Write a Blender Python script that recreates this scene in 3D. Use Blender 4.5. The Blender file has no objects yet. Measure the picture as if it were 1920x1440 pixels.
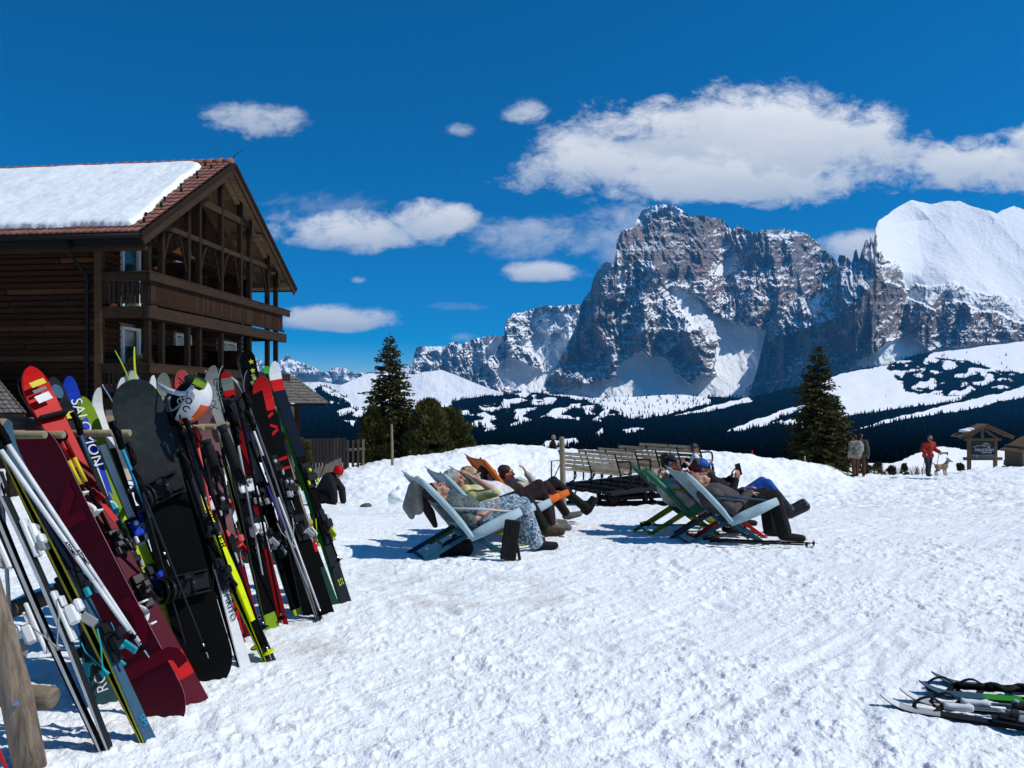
import bpy, bmesh, math, random
import numpy as np
from mathutils import Vector, Matrix

# ------------------------------------------------------------------ camera, sky, sun, exposure
SC = bpy.context.scene
COL = SC.collection
F, CX, HY, CAMH = 1442.0, 960.0, 750.0, 1.6
R = math.radians
cam_d = bpy.data.cameras.new('camera'); cam = bpy.data.objects.new('camera', cam_d); COL.objects.link(cam)
cam.location = (0, 0, CAMH); cam.rotation_euler = (R(90), 0, 0)
cam_d.sensor_width = 36; cam_d.lens = F/1920*36; cam_d.shift_y = 30/1920
cam_d.clip_start = .05; cam_d.clip_end = 40000
SC.camera = cam
SC.view_settings.view_transform = 'Standard'; SC.view_settings.look = 'None'
SC.view_settings.gamma = 1; SC.view_settings.exposure = 0.06
SC.cycles.max_bounces = 6; SC.cycles.diffuse_bounces = 3; SC.cycles.volume_bounces = 0
SC.cycles.use_denoising = True
SUN_EL, SUN_AZ = 50.0, 101.0          # azimuth to the right of the view direction
sun_d = bpy.data.lights.new('sun', 'SUN'); sun = bpy.data.objects.new('sun', sun_d); COL.objects.link(sun)
sun_d.energy = 4.3; sun_d.angle = R(.5); sun_d.color = (1, .965, .91)
SUN_DIR = Vector((math.sin(R(SUN_AZ))*math.cos(R(SUN_EL)), math.cos(R(SUN_AZ))*math.cos(R(SUN_EL)), math.sin(R(SUN_EL))))
sun.rotation_euler = SUN_DIR.to_track_quat('Z', 'Y').to_euler()
sun.location = (30, 0, 40)

def P(px, py, d):
    return Vector(((px-CX)/F*d, d, CAMH-(py-HY)/F*d))

class NT:
    """small node-tree writer"""
    def __init__(s, tree): s.t = tree; s.n = tree.nodes; s.l = tree.links
    def new(s, kind, **kw):
        n = s.n.new(kind)
        for k, v in kw.items(): setattr(n, k, v)
        return n
    def put(s, sock, v):
        if isinstance(v, bpy.types.NodeSocket): s.l.new(v, sock)
        else: sock.default_value = v
    def m(s, op, a, b=None, c=None, clamp=False):
        n = s.new('ShaderNodeMath', operation=op, use_clamp=clamp)
        s.put(n.inputs[0], a)
        if b is not None: s.put(n.inputs[1], b)
        if c is not None: s.put(n.inputs[2], c)
        return n.outputs[0]
    def mix(s, f, a, b, blend='MIX'):
        n = s.new('ShaderNodeMix', data_type='RGBA', blend_type=blend)
        s.put(n.inputs[0], f); s.put(n.inputs[6], a); s.put(n.inputs[7], b)
        return n.outputs[2]
    def ss(s, x, lo, hi):
        n = s.new('ShaderNodeMapRange', interpolation_type='SMOOTHSTEP')
        s.put(n.inputs[0], x); n.inputs[1].default_value = lo; n.inputs[2].default_value = hi
        return n.outputs[0]
    def noise(s, vec, scale, detail=4, rough=.55, dist=0., dim='3D'):
        n = s.new('ShaderNodeTexNoise', noise_dimensions=dim)
        if vec is not None: s.l.new(vec, n.inputs['Vector'])
        n.inputs['Scale'].default_value = scale; n.inputs['Detail'].default_value = detail
        n.inputs['Roughness'].default_value = rough; n.inputs['Distortion'].default_value = dist
        return n.outputs[0]

def build_world():
    w = bpy.data.worlds.new('World'); SC.world = w; w.use_nodes = True
    g = NT(w.node_tree); g.n.clear()
    sky = g.new('ShaderNodeTexSky', sky_type='NISHITA'); sky.sun_disc = False
    sky.sun_elevation = R(SUN_EL); sky.sun_rotation = R(SUN_AZ); sky.altitude = 2300
    sky.air_density = 1.0; sky.dust_density = .15; sky.ozone_density = 3.5
    hs = g.new('ShaderNodeHueSaturation'); hs.inputs['Hue'].default_value = .497
    hs.inputs['Saturation'].default_value = 1.72; hs.inputs['Value'].default_value = 1
    g.l.new(sky.outputs[0], hs.inputs['Color'])
    tcs = g.new('ShaderNodeTexCoord'); mps = g.new('ShaderNodeMapping'); mps.inputs['Location'].default_value = (0, 0, .0); mps.inputs['Scale'].default_value = (1, 1, 1.45)
    nrm = g.new('ShaderNodeVectorMath', operation='NORMALIZE'); g.l.new(tcs.outputs['Generated'], mps.inputs[0]); g.l.new(mps.outputs[0], nrm.inputs[0]); g.l.new(nrm.outputs[0], sky.inputs[0])
    bg = g.new('ShaderNodeBackground'); g.l.new(hs.outputs[0], bg.inputs[0]); bg.inputs[1].default_value = .118
    # clouds: soft masses placed by direction of the sky
    tc = g.new('ShaderNodeTexCoord'); sp = g.new('ShaderNodeSeparateXYZ'); g.l.new(tc.outputs['Generated'], sp.inputs[0])
    yy = g.m('MAXIMUM', sp.outputs[1], .02)
    U = g.m('DIVIDE', sp.outputs[0], yy); V = g.m('DIVIDE', sp.outputs[2], yy)
    cb = g.new('ShaderNodeCombineXYZ'); g.l.new(U, cb.inputs[0]); g.l.new(g.m('MULTIPLY', V, 1.7), cb.inputs[1])
    n1 = g.noise(cb.outputs[0], 10, 10, .64, .3); n2 = g.noise(cb.outputs[0], 4.2, 5, .5, .3); n3 = g.noise(cb.outputs[0], 30, 8, .7, .5)
    nz = g.m('ADD', g.m('ADD', g.m('MULTIPLY', n1, 1.1), g.m('MULTIPLY', n2, .8)), g.m('MULTIPLY', n3, .6))
    nz = g.m('SUBTRACT', nz, 1.25)
    # px, py, half width, half height up, half height down, opacity, noise amount, gain, tilt
    clouds = [(1340, 322, 430, 140, 72, 1, .8, 2.5, .0), (1490, 255, 300, 95, 100, 1, .8, 2.5, .1), (1130, 305, 200, 80, 70, 1, .75, 2.3, .0), (1250, 240, 190, 70, 80, 1, .85, 2.3, .0),
              (1880, 305, 210, 62, 62, 1, .95, 2.3, .0), (1960, 262, 110, 40, 60, 1, .8, 2.3, .0),
              (645, 440, 195, 55, 38, 1, .8, 2.3, .0), (800, 410, 105, 44, 56, 1, .8, 2.3, .0), (555, 410, 70, 30, 40, .6, 1.2, 1.4, .0), (640, 600, 135, 32, 22, 1, .8, 2.0, .0),
              (1020, 512, 98, 26, 20, .92, .8, 2.0, .0), (985, 213, 50, 30, 24, .75, 1.2, 1.5, .0), (865, 245, 34, 17, 15, .5, 1.2, 1.5, .0),
              (470, 228, 98, 42, 36, .68, 1.4, 1.3, .0), (1610, 458, 100, 30, 60, .9, .7, 1.8, .0), (1060, 440, 240, 44, 52, .62, 1.2, 1.2, .0), (1180, 420, 90, 60, 70, .6, 1.1, 1.3, .0),
              (600, 390, 150, 40, 36, .36, 1.3, 1.1, .0), (672, 525, 18, 9, 7, .55, 1.0, 1.6, .0), (868, 632, 40, 13, 10, .45, 1.2, 1.3, .0),
              (1160, 470, 60, 36, 40, .5, 1.2, 1.2, .0), (850, 575, 70, 12, 9, .3, 1.4, 1.0, .0)]
    tot = None; low = None
    for px, py, hw, up, dn, op, amt, gain, tilt in clouds:
        du = g.m('SUBTRACT', U, (px-CX)/F)
        dv = g.m('SUBTRACT', V, (HY-py)/F)
        if tilt: dv = g.m('SUBTRACT', dv, g.m('MULTIPLY', du, -tilt))
        a = g.m('MULTIPLY', du, F/hw); a = g.m('MULTIPLY', a, a)
        vu = g.m('MULTIPLY', g.m('MAXIMUM', dv, 0), F/up); vd = g.m('MULTIPLY', g.m('MINIMUM', dv, 0), F/dn)
        vv = g.m('ADD', vu, vd)
        m = g.m('SUBTRACT', g.m('SUBTRACT', 1, a), g.m('MULTIPLY', vv, vv))
        dens = g.m('ADD', m, g.m('MULTIPLY', nz, amt*2.5))
        dens = g.m('MULTIPLY', g.ss(dens, .05, 2.1/gain), op)
        lw = g.m('MULTIPLY', g.ss(g.m('ADD', vv, g.m('MULTIPLY', nz, .8)), .75, -.75), dens)
        tot = dens if tot is None else g.m('MAXIMUM', tot, dens)
        low = lw if low is None else g.m('MAXIMUM', low, lw)
    tot = g.m('MULTIPLY', tot, g.m('GREATER_THAN', sp.outputs[1], .02))
    sh = g.m('ADD', g.m('MULTIPLY', low, .72), g.m('MULTIPLY', g.m('SUBTRACT', n1, .5), 1.1), clamp=True)  # shade of the clouds painted in: grey undersides, white tops
    cc = g.mix(sh, (.93, .94, .96, 1), (.47, .55, .66, 1))
    cbg = g.new('ShaderNodeBackground'); g.l.new(cc, cbg.inputs[0]); cbg.inputs[1].default_value = .97
    mx = g.new('ShaderNodeMixShader'); g.l.new(g.m('MULTIPLY', tot, .97), mx.inputs[0]); g.l.new(bg.outputs[0], mx.inputs[1]); g.l.new(cbg.outputs[0], mx.inputs[2])
    out = g.new('ShaderNodeOutputWorld'); g.l.new(mx.outputs[0], out.inputs[0])
    w.cycles.sampling_method = 'MANUAL'; w.cycles.sample_map_resolution = 512
build_world()

# ------------------------------------------------------------------ helpers
random.seed(7); RNG = np.random.default_rng(7)

MATS = {}
def mat(name, col, rough=.6, metal=0., var=.12, vscale=8., bump=0., bscale=30., col2=None, coat=0., coords='Object', stretch=None, spec=.5, sheen=0.):
    """procedural material: base colour broken by noise, optional second colour and bump"""
    if name in MATS: return MATS[name]
    m = bpy.data.materials.new(name); m.use_nodes = True; MATS[name] = m
    g = NT(m.node_tree); b = g.n['Principled BSDF']
    tc = g.new('ShaderNodeTexCoord'); vec = tc.outputs[coords]
    if stretch:
        mp = g.new('ShaderNodeMapping'); g.l.new(vec, mp.inputs[0]); mp.inputs['Scale'].default_value = stretch; vec = mp.outputs[0]
    n = g.noise(vec, vscale, 5, .6)
    c = (*col, 1); c2 = (*(col2 if col2 else [max(0, v*(1-var*2.2)) for v in col]), 1)
    cc = g.mix(g.ss(n, .3, .72), c, c2); g.l.new(cc, b.inputs['Base Color'])
    b.inputs['Roughness'].default_value = rough; b.inputs['Metallic'].default_value = metal
    b.inputs['Specular IOR Level'].default_value = spec
    if coat: b.inputs['Coat Weight'].default_value = coat; b.inputs['Coat Roughness'].default_value = .08
    if sheen: b.inputs['Sheen Weight'].default_value = sheen
    if bump:
        bp = g.new('ShaderNodeBump'); bp.inputs['Strength'].default_value = bump; bp.inputs['Distance'].default_value = .02
        g.l.new(g.noise(vec, bscale, 4, .6), bp.inputs['Height']); g.l.new(bp.outputs[0], b.inputs['Normal'])
    return m

def tag(o, label=None, cat=None, group=None, kind=None):
    if label: o['label'] = label
    if cat: o['category'] = cat
    if group: o['group'] = group
    if kind: o['kind'] = kind
    return o

def empty(name, loc=(0, 0, 0), label=None, cat=None, group=None):
    o = bpy.data.objects.new(name, None); COL.objects.link(o); o.location = loc
    o.empty_display_size = .1
    return tag(o, label, cat, group)

def link_mesh(name, me, parent=None, matrix=None):
    o = bpy.data.objects.new(name, me); COL.objects.link(o)
    if parent is not None:
        o.parent = parent
        if parent.type == 'EMPTY' or True:
            o.matrix_parent_inverse = world_of(parent).inverted()
    if matrix is not None: o.matrix_basis = matrix
    return o

def world_of(o):
    m = Matrix.LocRotScale(o.location, o.rotation_euler, o.scale)
    if o.parent is not None: return world_of(o.parent) @ o.matrix_parent_inverse @ m
    return m

def curve(pts, n=6):
    """Catmull-Rom through the points"""
    p = [Vector(q) for q in pts]; p = [p[0]*2-p[1]]+p+[p[-1]*2-p[-2]]; out = []
    for i in range(1, len(p)-2):
        for k in range(n):
            t = k/n; a, b, c_, d = p[i-1], p[i], p[i+1], p[i+2]; out.append(.5*(2*b+(c_-a)*t+(2*a-5*b+4*c_-d)*t*t+(3*b-a-3*c_+d)*t**3))
    return out+[p[-2]]

class MB:
    """collects shapes and links them as one mesh object (world coordinates)"""
    def __init__(s): s.v = []; s.f = []; s.mi = []; s.sm = []; s.M = None
    def add(s, vs, fs, mi=0, sm=False):
        k = len(s.v)
        if s.M is not None: vs = [s.M @ Vector(v) for v in vs]
        s.v.extend([tuple(v) for v in vs]); s.f.extend([tuple(i+k for i in f) for f in fs])
        s.mi.extend([mi]*len(fs)); s.sm.extend([sm]*len(fs)); return s
    def box(s, c, size, mi=0, rot=None, bev=0.):
        hx, hy, hz = [q/2 for q in size]
        if bev > 0:
            b = min(bev, hx*.9, hy*.9, hz*.9); vs = []; 
            for sx in (-1, 1):
                for sy in (-1, 1):
                    for sz in (-1, 1):
                        vs += [(sx*hx, sy*(hy-b), sz*(hz-b)), (sx*(hx-b), sy*hy, sz*(hz-b)), (sx*(hx-b), sy*(hy-b), sz*hz)]
            bm = bmesh.new(); bv = [bm.verts.new(v) for v in vs]
            r = bmesh.ops.convex_hull(bm, input=bv); bm.verts.index_update()
            fs = [[v.index for v in f.verts] for f in bm.faces]; vs = [tuple(v.co) for v in bm.verts]; bm.free()
        else:
            vs = [(x, y, z) for x in (-hx, hx) for y in (-hy, hy) for z in (-hz, hz)]
            fs = [(0, 1, 3, 2), (4, 6, 7, 5), (0, 4, 5, 1), (2, 3, 7, 6), (0, 2, 6, 4), (1, 5, 7, 3)]
        c = Vector(c)
        vs = [(rot @ Vector(v) if rot is not None else Vector(v)) + c for v in vs]
        return s.add(vs, fs, mi)
    def bar(s, a, b, w, h, mi=0, up=(0, 0, 1), bev=0.):
        a, b = Vector(a), Vector(b); d = b-a; L = d.length; x = d.normalized()
        y = Vector(up).cross(x)
        if y.length < 1e-5: y = Vector((1, 0, 0)).cross(x)
        y.normalize(); z = x.cross(y)
        rot = Matrix((x, y, z)).transposed()
        return s.box((a+b)/2, (L, w, h), mi, rot, bev)
    def tube(s, pts, rad, n=8, mi=0, caps=True, sm=True, flat=1., up=None):
        pts = [Vector(p) for p in pts]; N = len(pts)
        rad = rad if hasattr(rad, '__len__') else [rad]*N
        vs = []; prev = None
        for i, p in enumerate(pts):
            t = (pts[min(i+1, N-1)]-pts[max(i-1, 0)])
            if t.length < 1e-9: t = Vector((0, 0, 1))
            t.normalize()
            if prev is None:
                a = Vector(up) if up is not None else (Vector((0, 0, 1)) if abs(t.z) < .9 else Vector((1, 0, 0)))
                u = (a-t*a.dot(t)).normalized()
            else:
                u = prev-t*prev.dot(t)
                u = u.normalized() if u.length > 1e-6 else Vector((1, 0, 0))
            prev = u; w = t.cross(u)
            for k in range(n):
                an = 2*math.pi*k/n
                vs.append(p+u*(math.cos(an)*rad[i]*flat)+w*(math.sin(an)*rad[i]))
        fs = [(i*n+k, i*n+(k+1) % n, (i+1)*n+(k+1) % n, (i+1)*n+k) for i in range(N-1) for k in range(n)]
        s.add(vs, fs, mi, sm)
        if caps:
            k0 = len(s.v)-len(vs)
            s.f.append(tuple(k0+k for k in reversed(range(n)))); s.mi.append(mi); s.sm.append(False)
            s.f.append(tuple(k0+(N-1)*n+k for k in range(n))); s.mi.append(mi); s.sm.append(False)
        return s
    def ball(s, c, r, mi=0, n=12, m=8, rot=None):
        rx, ry, rz = r if hasattr(r, '__len__') else (r, r, r); c = Vector(c)
        vs = [Vector((0, 0, rz))]
        for i in range(1, m):
            a = math.pi*i/m
            for k in range(n):
                b = 2*math.pi*k/n; vs.append(Vector((rx*math.sin(a)*math.cos(b), ry*math.sin(a)*math.sin(b), rz*math.cos(a))))
        vs.append(Vector((0, 0, -rz)))
        fs = [(0, 1+k, 1+(k+1) % n) for k in range(n)]
        for i in range(m-2):
            for k in range(n):
                fs.append((1+i*n+k, 1+(i+1)*n+k, 1+(i+1)*n+(k+1) % n, 1+i*n+(k+1) % n))
        L = len(vs)-1
        fs += [(L, 1+(m-2)*n+(k+1) % n, 1+(m-2)*n+k) for k in range(n)]
        return s.add([(rot @ v if rot is not None else v)+c for v in vs], fs, mi, True)
    def prism(s, poly, axis, mi=0, mi_side=None):
        """poly: 3-D points of a flat outline, axis: extrusion vector"""
        n = len(poly); a = [Vector(p) for p in poly]; b = [p+Vector(axis) for p in a]
        s.add(a+b, [tuple(reversed(range(n))), tuple(range(n, 2*n))], mi)
        k = len(s.v)-2*n
        for i in range(n):
            j = (i+1) % n; s.f.append((k+i, k+j, k+n+j, k+n+i)); s.mi.append(mi if mi_side is None else mi_side); s.sm.append(False)
        return s
    def build(s, name, mats, parent=None, label=None, smooth=None):
        me = bpy.data.meshes.new(name); me.from_pydata(s.v, [], s.f)
        for m in (mats if isinstance(mats, (list, tuple)) else [mats]): me.materials.append(m)
        me.polygons.foreach_set('material_index', s.mi)
        me.polygons.foreach_set('use_smooth', s.sm if smooth is None else [smooth]*len(s.sm))
        me.update()
        o = link_mesh(name, me, parent)
        if label: o['label'] = label
        return o

def grid_mesh(name, X, Y, Z, mats, attrs=None, smooth=True, flip=False):
    """one sheet from 2-D coordinate arrays"""
    h, w = X.shape; me = bpy.data.meshes.new(name)
    co = np.stack([X, Y, Z], -1).reshape(-1, 3).astype(np.float32)
    i = np.arange(h*w).reshape(h, w)
    q = np.stack([i[:-1, :-1], i[:-1, 1:], i[1:, 1:], i[1:, :-1]], -1).reshape(-1, 4)
    if flip: q = q[:, ::-1]
    me.vertices.add(len(co)); me.vertices.foreach_set('co', co.ravel())
    me.loops.add(q.size); me.loops.foreach_set('vertex_index', q.ravel().astype(np.int32))
    me.polygons.add(len(q)); me.polygons.foreach_set('loop_start', np.arange(0, q.size, 4, dtype=np.int32))
    me.polygons.foreach_set('use_smooth', np.full(len(q), smooth))
    for m in (mats if isinstance(mats, (list, tuple)) else [mats]): me.materials.append(m)
    me.update(calc_edges=True)
    for k, v in (attrs or {}).items():
        a = me.attributes.new(k, 'FLOAT', 'POINT'); a.data.foreach_set('value', np.ascontiguousarray(v, dtype=np.float32).ravel())
    return link_mesh(name, me)

# ---- numpy noise
_perm = np.random.default_rng(3).permutation(4096).astype(np.int64); _perm = np.concatenate([_perm, _perm])
_ga = np.random.default_rng(4).random(4096)*2*np.pi; _gx, _gy = np.cos(_ga), np.sin(_ga)
def pn(x, y, seed=0):
    """2-D gradient noise, about -0.7..0.7"""
    x = np.asarray(x, dtype=np.float64)+seed*37.7; y = np.asarray(y, dtype=np.float64)+seed*91.3
    xi = np.floor(x).astype(np.int64); yi = np.floor(y).astype(np.int64); xf = x-xi; yf = y-yi
    u = xf*xf*xf*(xf*(xf*6-15)+10); v = yf*yf*yf*(yf*(yf*6-15)+10)
    def g(ix, iy, dx, dy):
        h = _perm[(_perm[ix & 4095]+iy) & 4095]
        return _gx[h]*dx+_gy[h]*dy
    a = g(xi, yi, xf, yf); b = g(xi+1, yi, xf-1, yf); c = g(xi, yi+1, xf, yf-1); d = g(xi+1, yi+1, xf-1, yf-1)
    return (a+(b-a)*u)*(1-v)+(c+(d-c)*u)*v
def fbm(x, y, oct=4, seed=0, gain=.5, lac=2.03):
    s = 0; a = 1; f = 1
    for k in range(oct): s = s+a*pn(x*f, y*f, seed+k*5.1); a *= gain; f *= lac
    return s
def ridged(x, y, oct=4, seed=0, gain=.5, lac=2.07):
    s = 0; a = 1; f = 1
    for k in range(oct): s = s+a*(1-2.2*np.abs(pn(x*f, y*f, seed+k*3.3))); a *= gain; f *= lac
    return s
def sstep(x, a, b):
    t = np.clip((x-a)/(b-a), 0, 1); return t*t*(3-2*t)
def interp(pts, x):
    pts = sorted(pts); return np.interp(x, [p[0] for p in pts], [p[1] for p in pts])
def in_poly(px, py, poly):
    r = np.zeros(np.shape(px), bool); n = len(poly)
    for i in range(n):
        x1, y1 = poly[i]; x2, y2 = poly[(i+1) % n]
        if y1 == y2: continue
        c = ((y1 > py) != (y2 > py)) & (px < (x2-x1)*(py-y1)/(y2-y1)+x1); r ^= c
    return r
def seg_dist(px, py, line):
    """distance to a polyline and position 0..1 along it"""
    best = np.full(np.shape(px), 1e9); pos = np.zeros(np.shape(px)); n = len(line)-1
    for i in range(n):
        (x1, y1), (x2, y2) = line[i], line[i+1]; dx, dy = x2-x1, y2-y1
        t = np.clip(((px-x1)*dx+(py-y1)*dy)/(dx*dx+dy*dy), 0, 1)
        d = np.hypot(px-x1-t*dx, py-y1-t*dy); k = d < best
        best = np.where(k, d, best); pos = np.where(k, (i+t)/n, pos)
    return best, pos
# ------------------------------------------------------------------ snow ground near the terrace
CRY = [(-900, 905), (300, 905), (480, 905), (560, 903), (610, 893), (640, 884), (690, 872), (720, 866), (760, 858), (800, 856), (840, 850), (880, 838), (930, 835), (1000, 838), (1090, 846), (1200, 845),
       (1300, 846), (1340, 848), (1400, 855), (1450, 861), (1500, 866), (1560, 876), (1600, 891), (1680, 893), (1750, 892), (1800, 886), (1850, 879), (1920, 873), (2200, 868), (3200, 868)]
CRD = [(-900, 24), (480, 24), (600, 24), (700, 25), (800, 28), (900, 32), (1000, 34), (1090, 33), (1300, 29), (1450, 30), (1590, 34), (1750, 36), (1920, 42), (3200, 46)]
_fx = np.arange(-900, 3200, 4.)
def _sm(pts, sg):
    k = np.exp(-(np.arange(-120, 121)/(sg/4.))**2/2); v = interp(pts, _fx); return np.convolve(np.pad(v, 120, 'edge'), k/k.sum(), 'valid')
_crd, _cry = _sm(CRD, 60), _sm(CRY, 11)
_run = _sm([(-900, 6), (500, 6), (640, 9), (900, 11), (1300, 7), (1500, 9), (1620, 9), (1900, 12), (3200, 12)], 60)
def plain(d):
    return np.interp(d, [0, 8.2, 12, 16, 22, 33, 46, 70], [0, 0, -.28, -.72, -1.36, -1.78, -2.3, -3.6])
def ground(x, y):
    """large shape of the snow: terrace, dip, bank and crest"""
    x = np.asarray(x, float); y = np.asarray(y, float); d = np.maximum(y, .3)
    px = CX+F*x/d
    g = plain(d); dc = np.interp(px, _fx, _crd); yc = np.interp(px, _fx, _cry); zc = CAMH-(yc-HY)*dc/F
    lift = zc-plain(dc)
    run = np.interp(px, _fx, _run)
    t = np.clip((d-(dc-run))/run, 0, 1)
    g = g+lift*sstep(t, 0, 1)
    far = np.maximum(d-dc, 0); g = np.where(d > dc, np.minimum(zc-.10*far-.012*far*far, g*0+zc), g)
    # low mound behind the ski rack and the sledge
    g = g+.10*np.exp(-((x+2.9)/1.0)**2)*np.exp(-((d-9.5)/3.0)**2)
    return g
def gz(x, y): return float(ground(np.array([x]), np.array([y]))[0])

def snow_detail(x, y):
    d = np.hypot(x, y)
    patch = sstep(fbm(x*.5+3, y*.5, 3, 5), -.3, .35); trod = .35+.65*patch
    n = .045*fbm(x*.42, y*.42, 3, 1)
    b1 = 1-2*np.abs(fbm(x*2.6, y*2.6, 2, 11)); b2 = np.abs(fbm(x*6.3, y*6.3, 3, 17)); b3 = fbm(x*15, y*15, 3, 23)
    lump = .022*np.maximum(fbm(x*4.2+.4*b3, y*4.2, 3, 31)-.08, 0)*2.2+.016*b2+.008*b3
    q1 = np.maximum(fbm(x*9, y*9, 3, 37)-.20, 0); q2 = np.maximum(fbm(x*19, y*19, 2, 39)-.22, 0); crumb = .030*(1-np.exp(-q1*3.2))+.012*(1-np.exp(-q2*5))
    u = x*.64+y*.77; v = -x*.77+y*.64; streak = .012*fbm(u*.8, v*7, 3, 43)+.007*fbm(u*1.6+9, v*16, 2, 45)
    n = n+(trod*(lump+.009*b1)+crumb*(.35+.65*patch))*.74+streak*(.75-.4*patch)
    # boot dents: cells with a hollow and a raised rim
    c = 2.3; cx = np.floor(x*c); cy = np.floor(y*c); 
    for ox in (-1, 0, 1):
        for oy in (-1, 0, 1):
            ix = (cx+ox).astype(np.int64); iy = (cy+oy).astype(np.int64)
            h = _perm[(_perm[ix & 4095]+iy) & 4095]; h2 = _perm[h]
            jx = (ix+.15+.7*(h/4096.))/c; jy = (iy+.15+.7*(h2/4096.))/c; an = h2/4096.*6.28; on = (h % 10) < 6
            ca, sa = np.cos(an), np.sin(an); dx, dy = x-jx, y-jy
            u = (dx*ca+dy*sa)/.13; v = (-dx*sa+dy*ca)/.065; q = u*u+v*v
            n = n+on*(-.024*np.exp(-q*1.2)+.007*np.exp(-(q-2.4)**2*.5))*(.5+.5*(h % 7)/6)
    # ski tracks running to the upper right in the foreground
    for k, (ax, ay, ang, w, dep) in enumerate([(-1.3, 3.3, .5, .05, .012), (-.5, 3.1, .42, .05, .012), (.4, 3.5, .66, .045, .012), (.5, 3.0, .60, .05, .010), (1.45, 3.0, 1.18, .05, .016), (1.3, 4.0, .9, .05, .014), (-.3, 4.4, .66, .05, .010)]):
        ca, sa = math.cos(ang), math.sin(ang); dx, dy = x-ax, y-ay
        s = dx*ca+dy*sa; t = -dx*sa+dy*ca+.05*np.sin(s*1.7+k)
        m = sstep(s, -1.5, -.8)*(1-sstep(s, 1.6, 2.6))
        n = n+m*(-.6*dep*np.exp(-(t/w)**2)+.3*dep*np.exp(-((np.abs(t)-w*2)/(w*.8))**2))
    far = np.maximum(d-14, 0)
    n = n*np.clip(1.05-far*.004, .7, 1)+sstep(d, 12, 24)*(.10*fbm(x*.9, y*.9, 4, 41)+.12*np.abs(fbm(x*1.7, y*1.7, 3, 47)))
    return n

def snow_mat():
    m = bpy.data.materials.new('snow'); m.use_nodes = True; g = NT(m.node_tree); b = g.n['Principled BSDF']; MATS['snow'] = m
    tc = g.new('ShaderNodeTexCoord'); v = tc.outputs['Object']
    big = g.noise(v, .55, 4, .6); dirt = g.noise(v, 2.3, 6, .68)
    c = g.mix(g.ss(big, .35, .7), (.84, .88, .895, 1), (.78, .825, .845, 1))
    geo = g.new('ShaderNodeAttribute', attribute_name='dirt')
    c = g.mix(g.m('MULTIPLY', geo.outputs['Fac'], g.ss(dirt, .42, .72)), c, (.50, .46, .40, 1))
    g.l.new(c, b.inputs['Base Color']); b.inputs['Roughness'].default_value = .55; b.inputs['Specular IOR Level'].default_value = .3
    gl = g.noise(v, 260, 1, .5); g.put(b.inputs['Roughness'], g.m('SUBTRACT', .62, g.m('MULTIPLY', g.ss(gl, .62, .74), .4)))
    h = g.m('ADD', g.m('MULTIPLY', g.noise(v, 22, 5, .65), .7), g.m('MULTIPLY', g.noise(v, 75, 3, .6), .35))
    bp = g.new('ShaderNodeBump'); bp.inputs['Strength'].default_value = .6; bp.inputs['Distance'].default_value = .045
    g.l.new(h, bp.inputs['Height']); g.l.new(bp.outputs[0], b.inputs['Normal'])
    return m
snow_mat()

def build_snow():
    th = np.arctan((np.concatenate([np.linspace(-3400, -420, 150)[:-1], np.linspace(-420, 2340, 1260), np.linspace(2340, 5300, 150)[1:]])-CX)/F)
    dd = np.concatenate([np.geomspace(.7, 2.6, 120)[:-1], np.geomspace(2.6, 14, 620)[:-1], np.geomspace(14, 75, 330)])
    D, T = np.meshgrid(dd, np.tan(th), indexing='ij')
    X = D*T; Y = D
    Z = ground(X, Y)+snow_detail(X, Y)
    dirt = np.zeros_like(X)
    for px, py, rx, ry, s in [(880, 1112, 220, 26, 1.25), (590, 1200, 90, 34, .8), (760, 1090, 120, 18, .5), (1600, 905, 90, 10, .7), (1280, 960, 90, 12, .5), (1850, 930, 130, 14, .5), (430, 1240, 60, 20, .4), (1150, 1000, 160, 10, .4)]:
        IX = CX+F*X/Y; IY = HY+(CAMH-Z)*F/Y
        dirt = np.maximum(dirt, s*np.exp(-((IX-px)/rx)**2-((IY-py)/ry)**2))
    o = grid_mesh('snow_ground', X, Y, Z, MATS['snow'], {'dirt': dirt+.12})
    tag(o, kind='structure')
    # the sheet carries on behind the viewpoint
    x = np.linspace(-60, 60, 121); y = np.linspace(-60, .72, 90); Yb, Xb = np.meshgrid(y, x, indexing='ij')
    Zb = .05*fbm(Xb*.42, Yb*.42, 3, 1)-.006
    tag(grid_mesh('snow_field', Xb, Yb, Zb, MATS['snow'], {'dirt': Xb*0+.1}), kind='structure')
build_snow()

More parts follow.
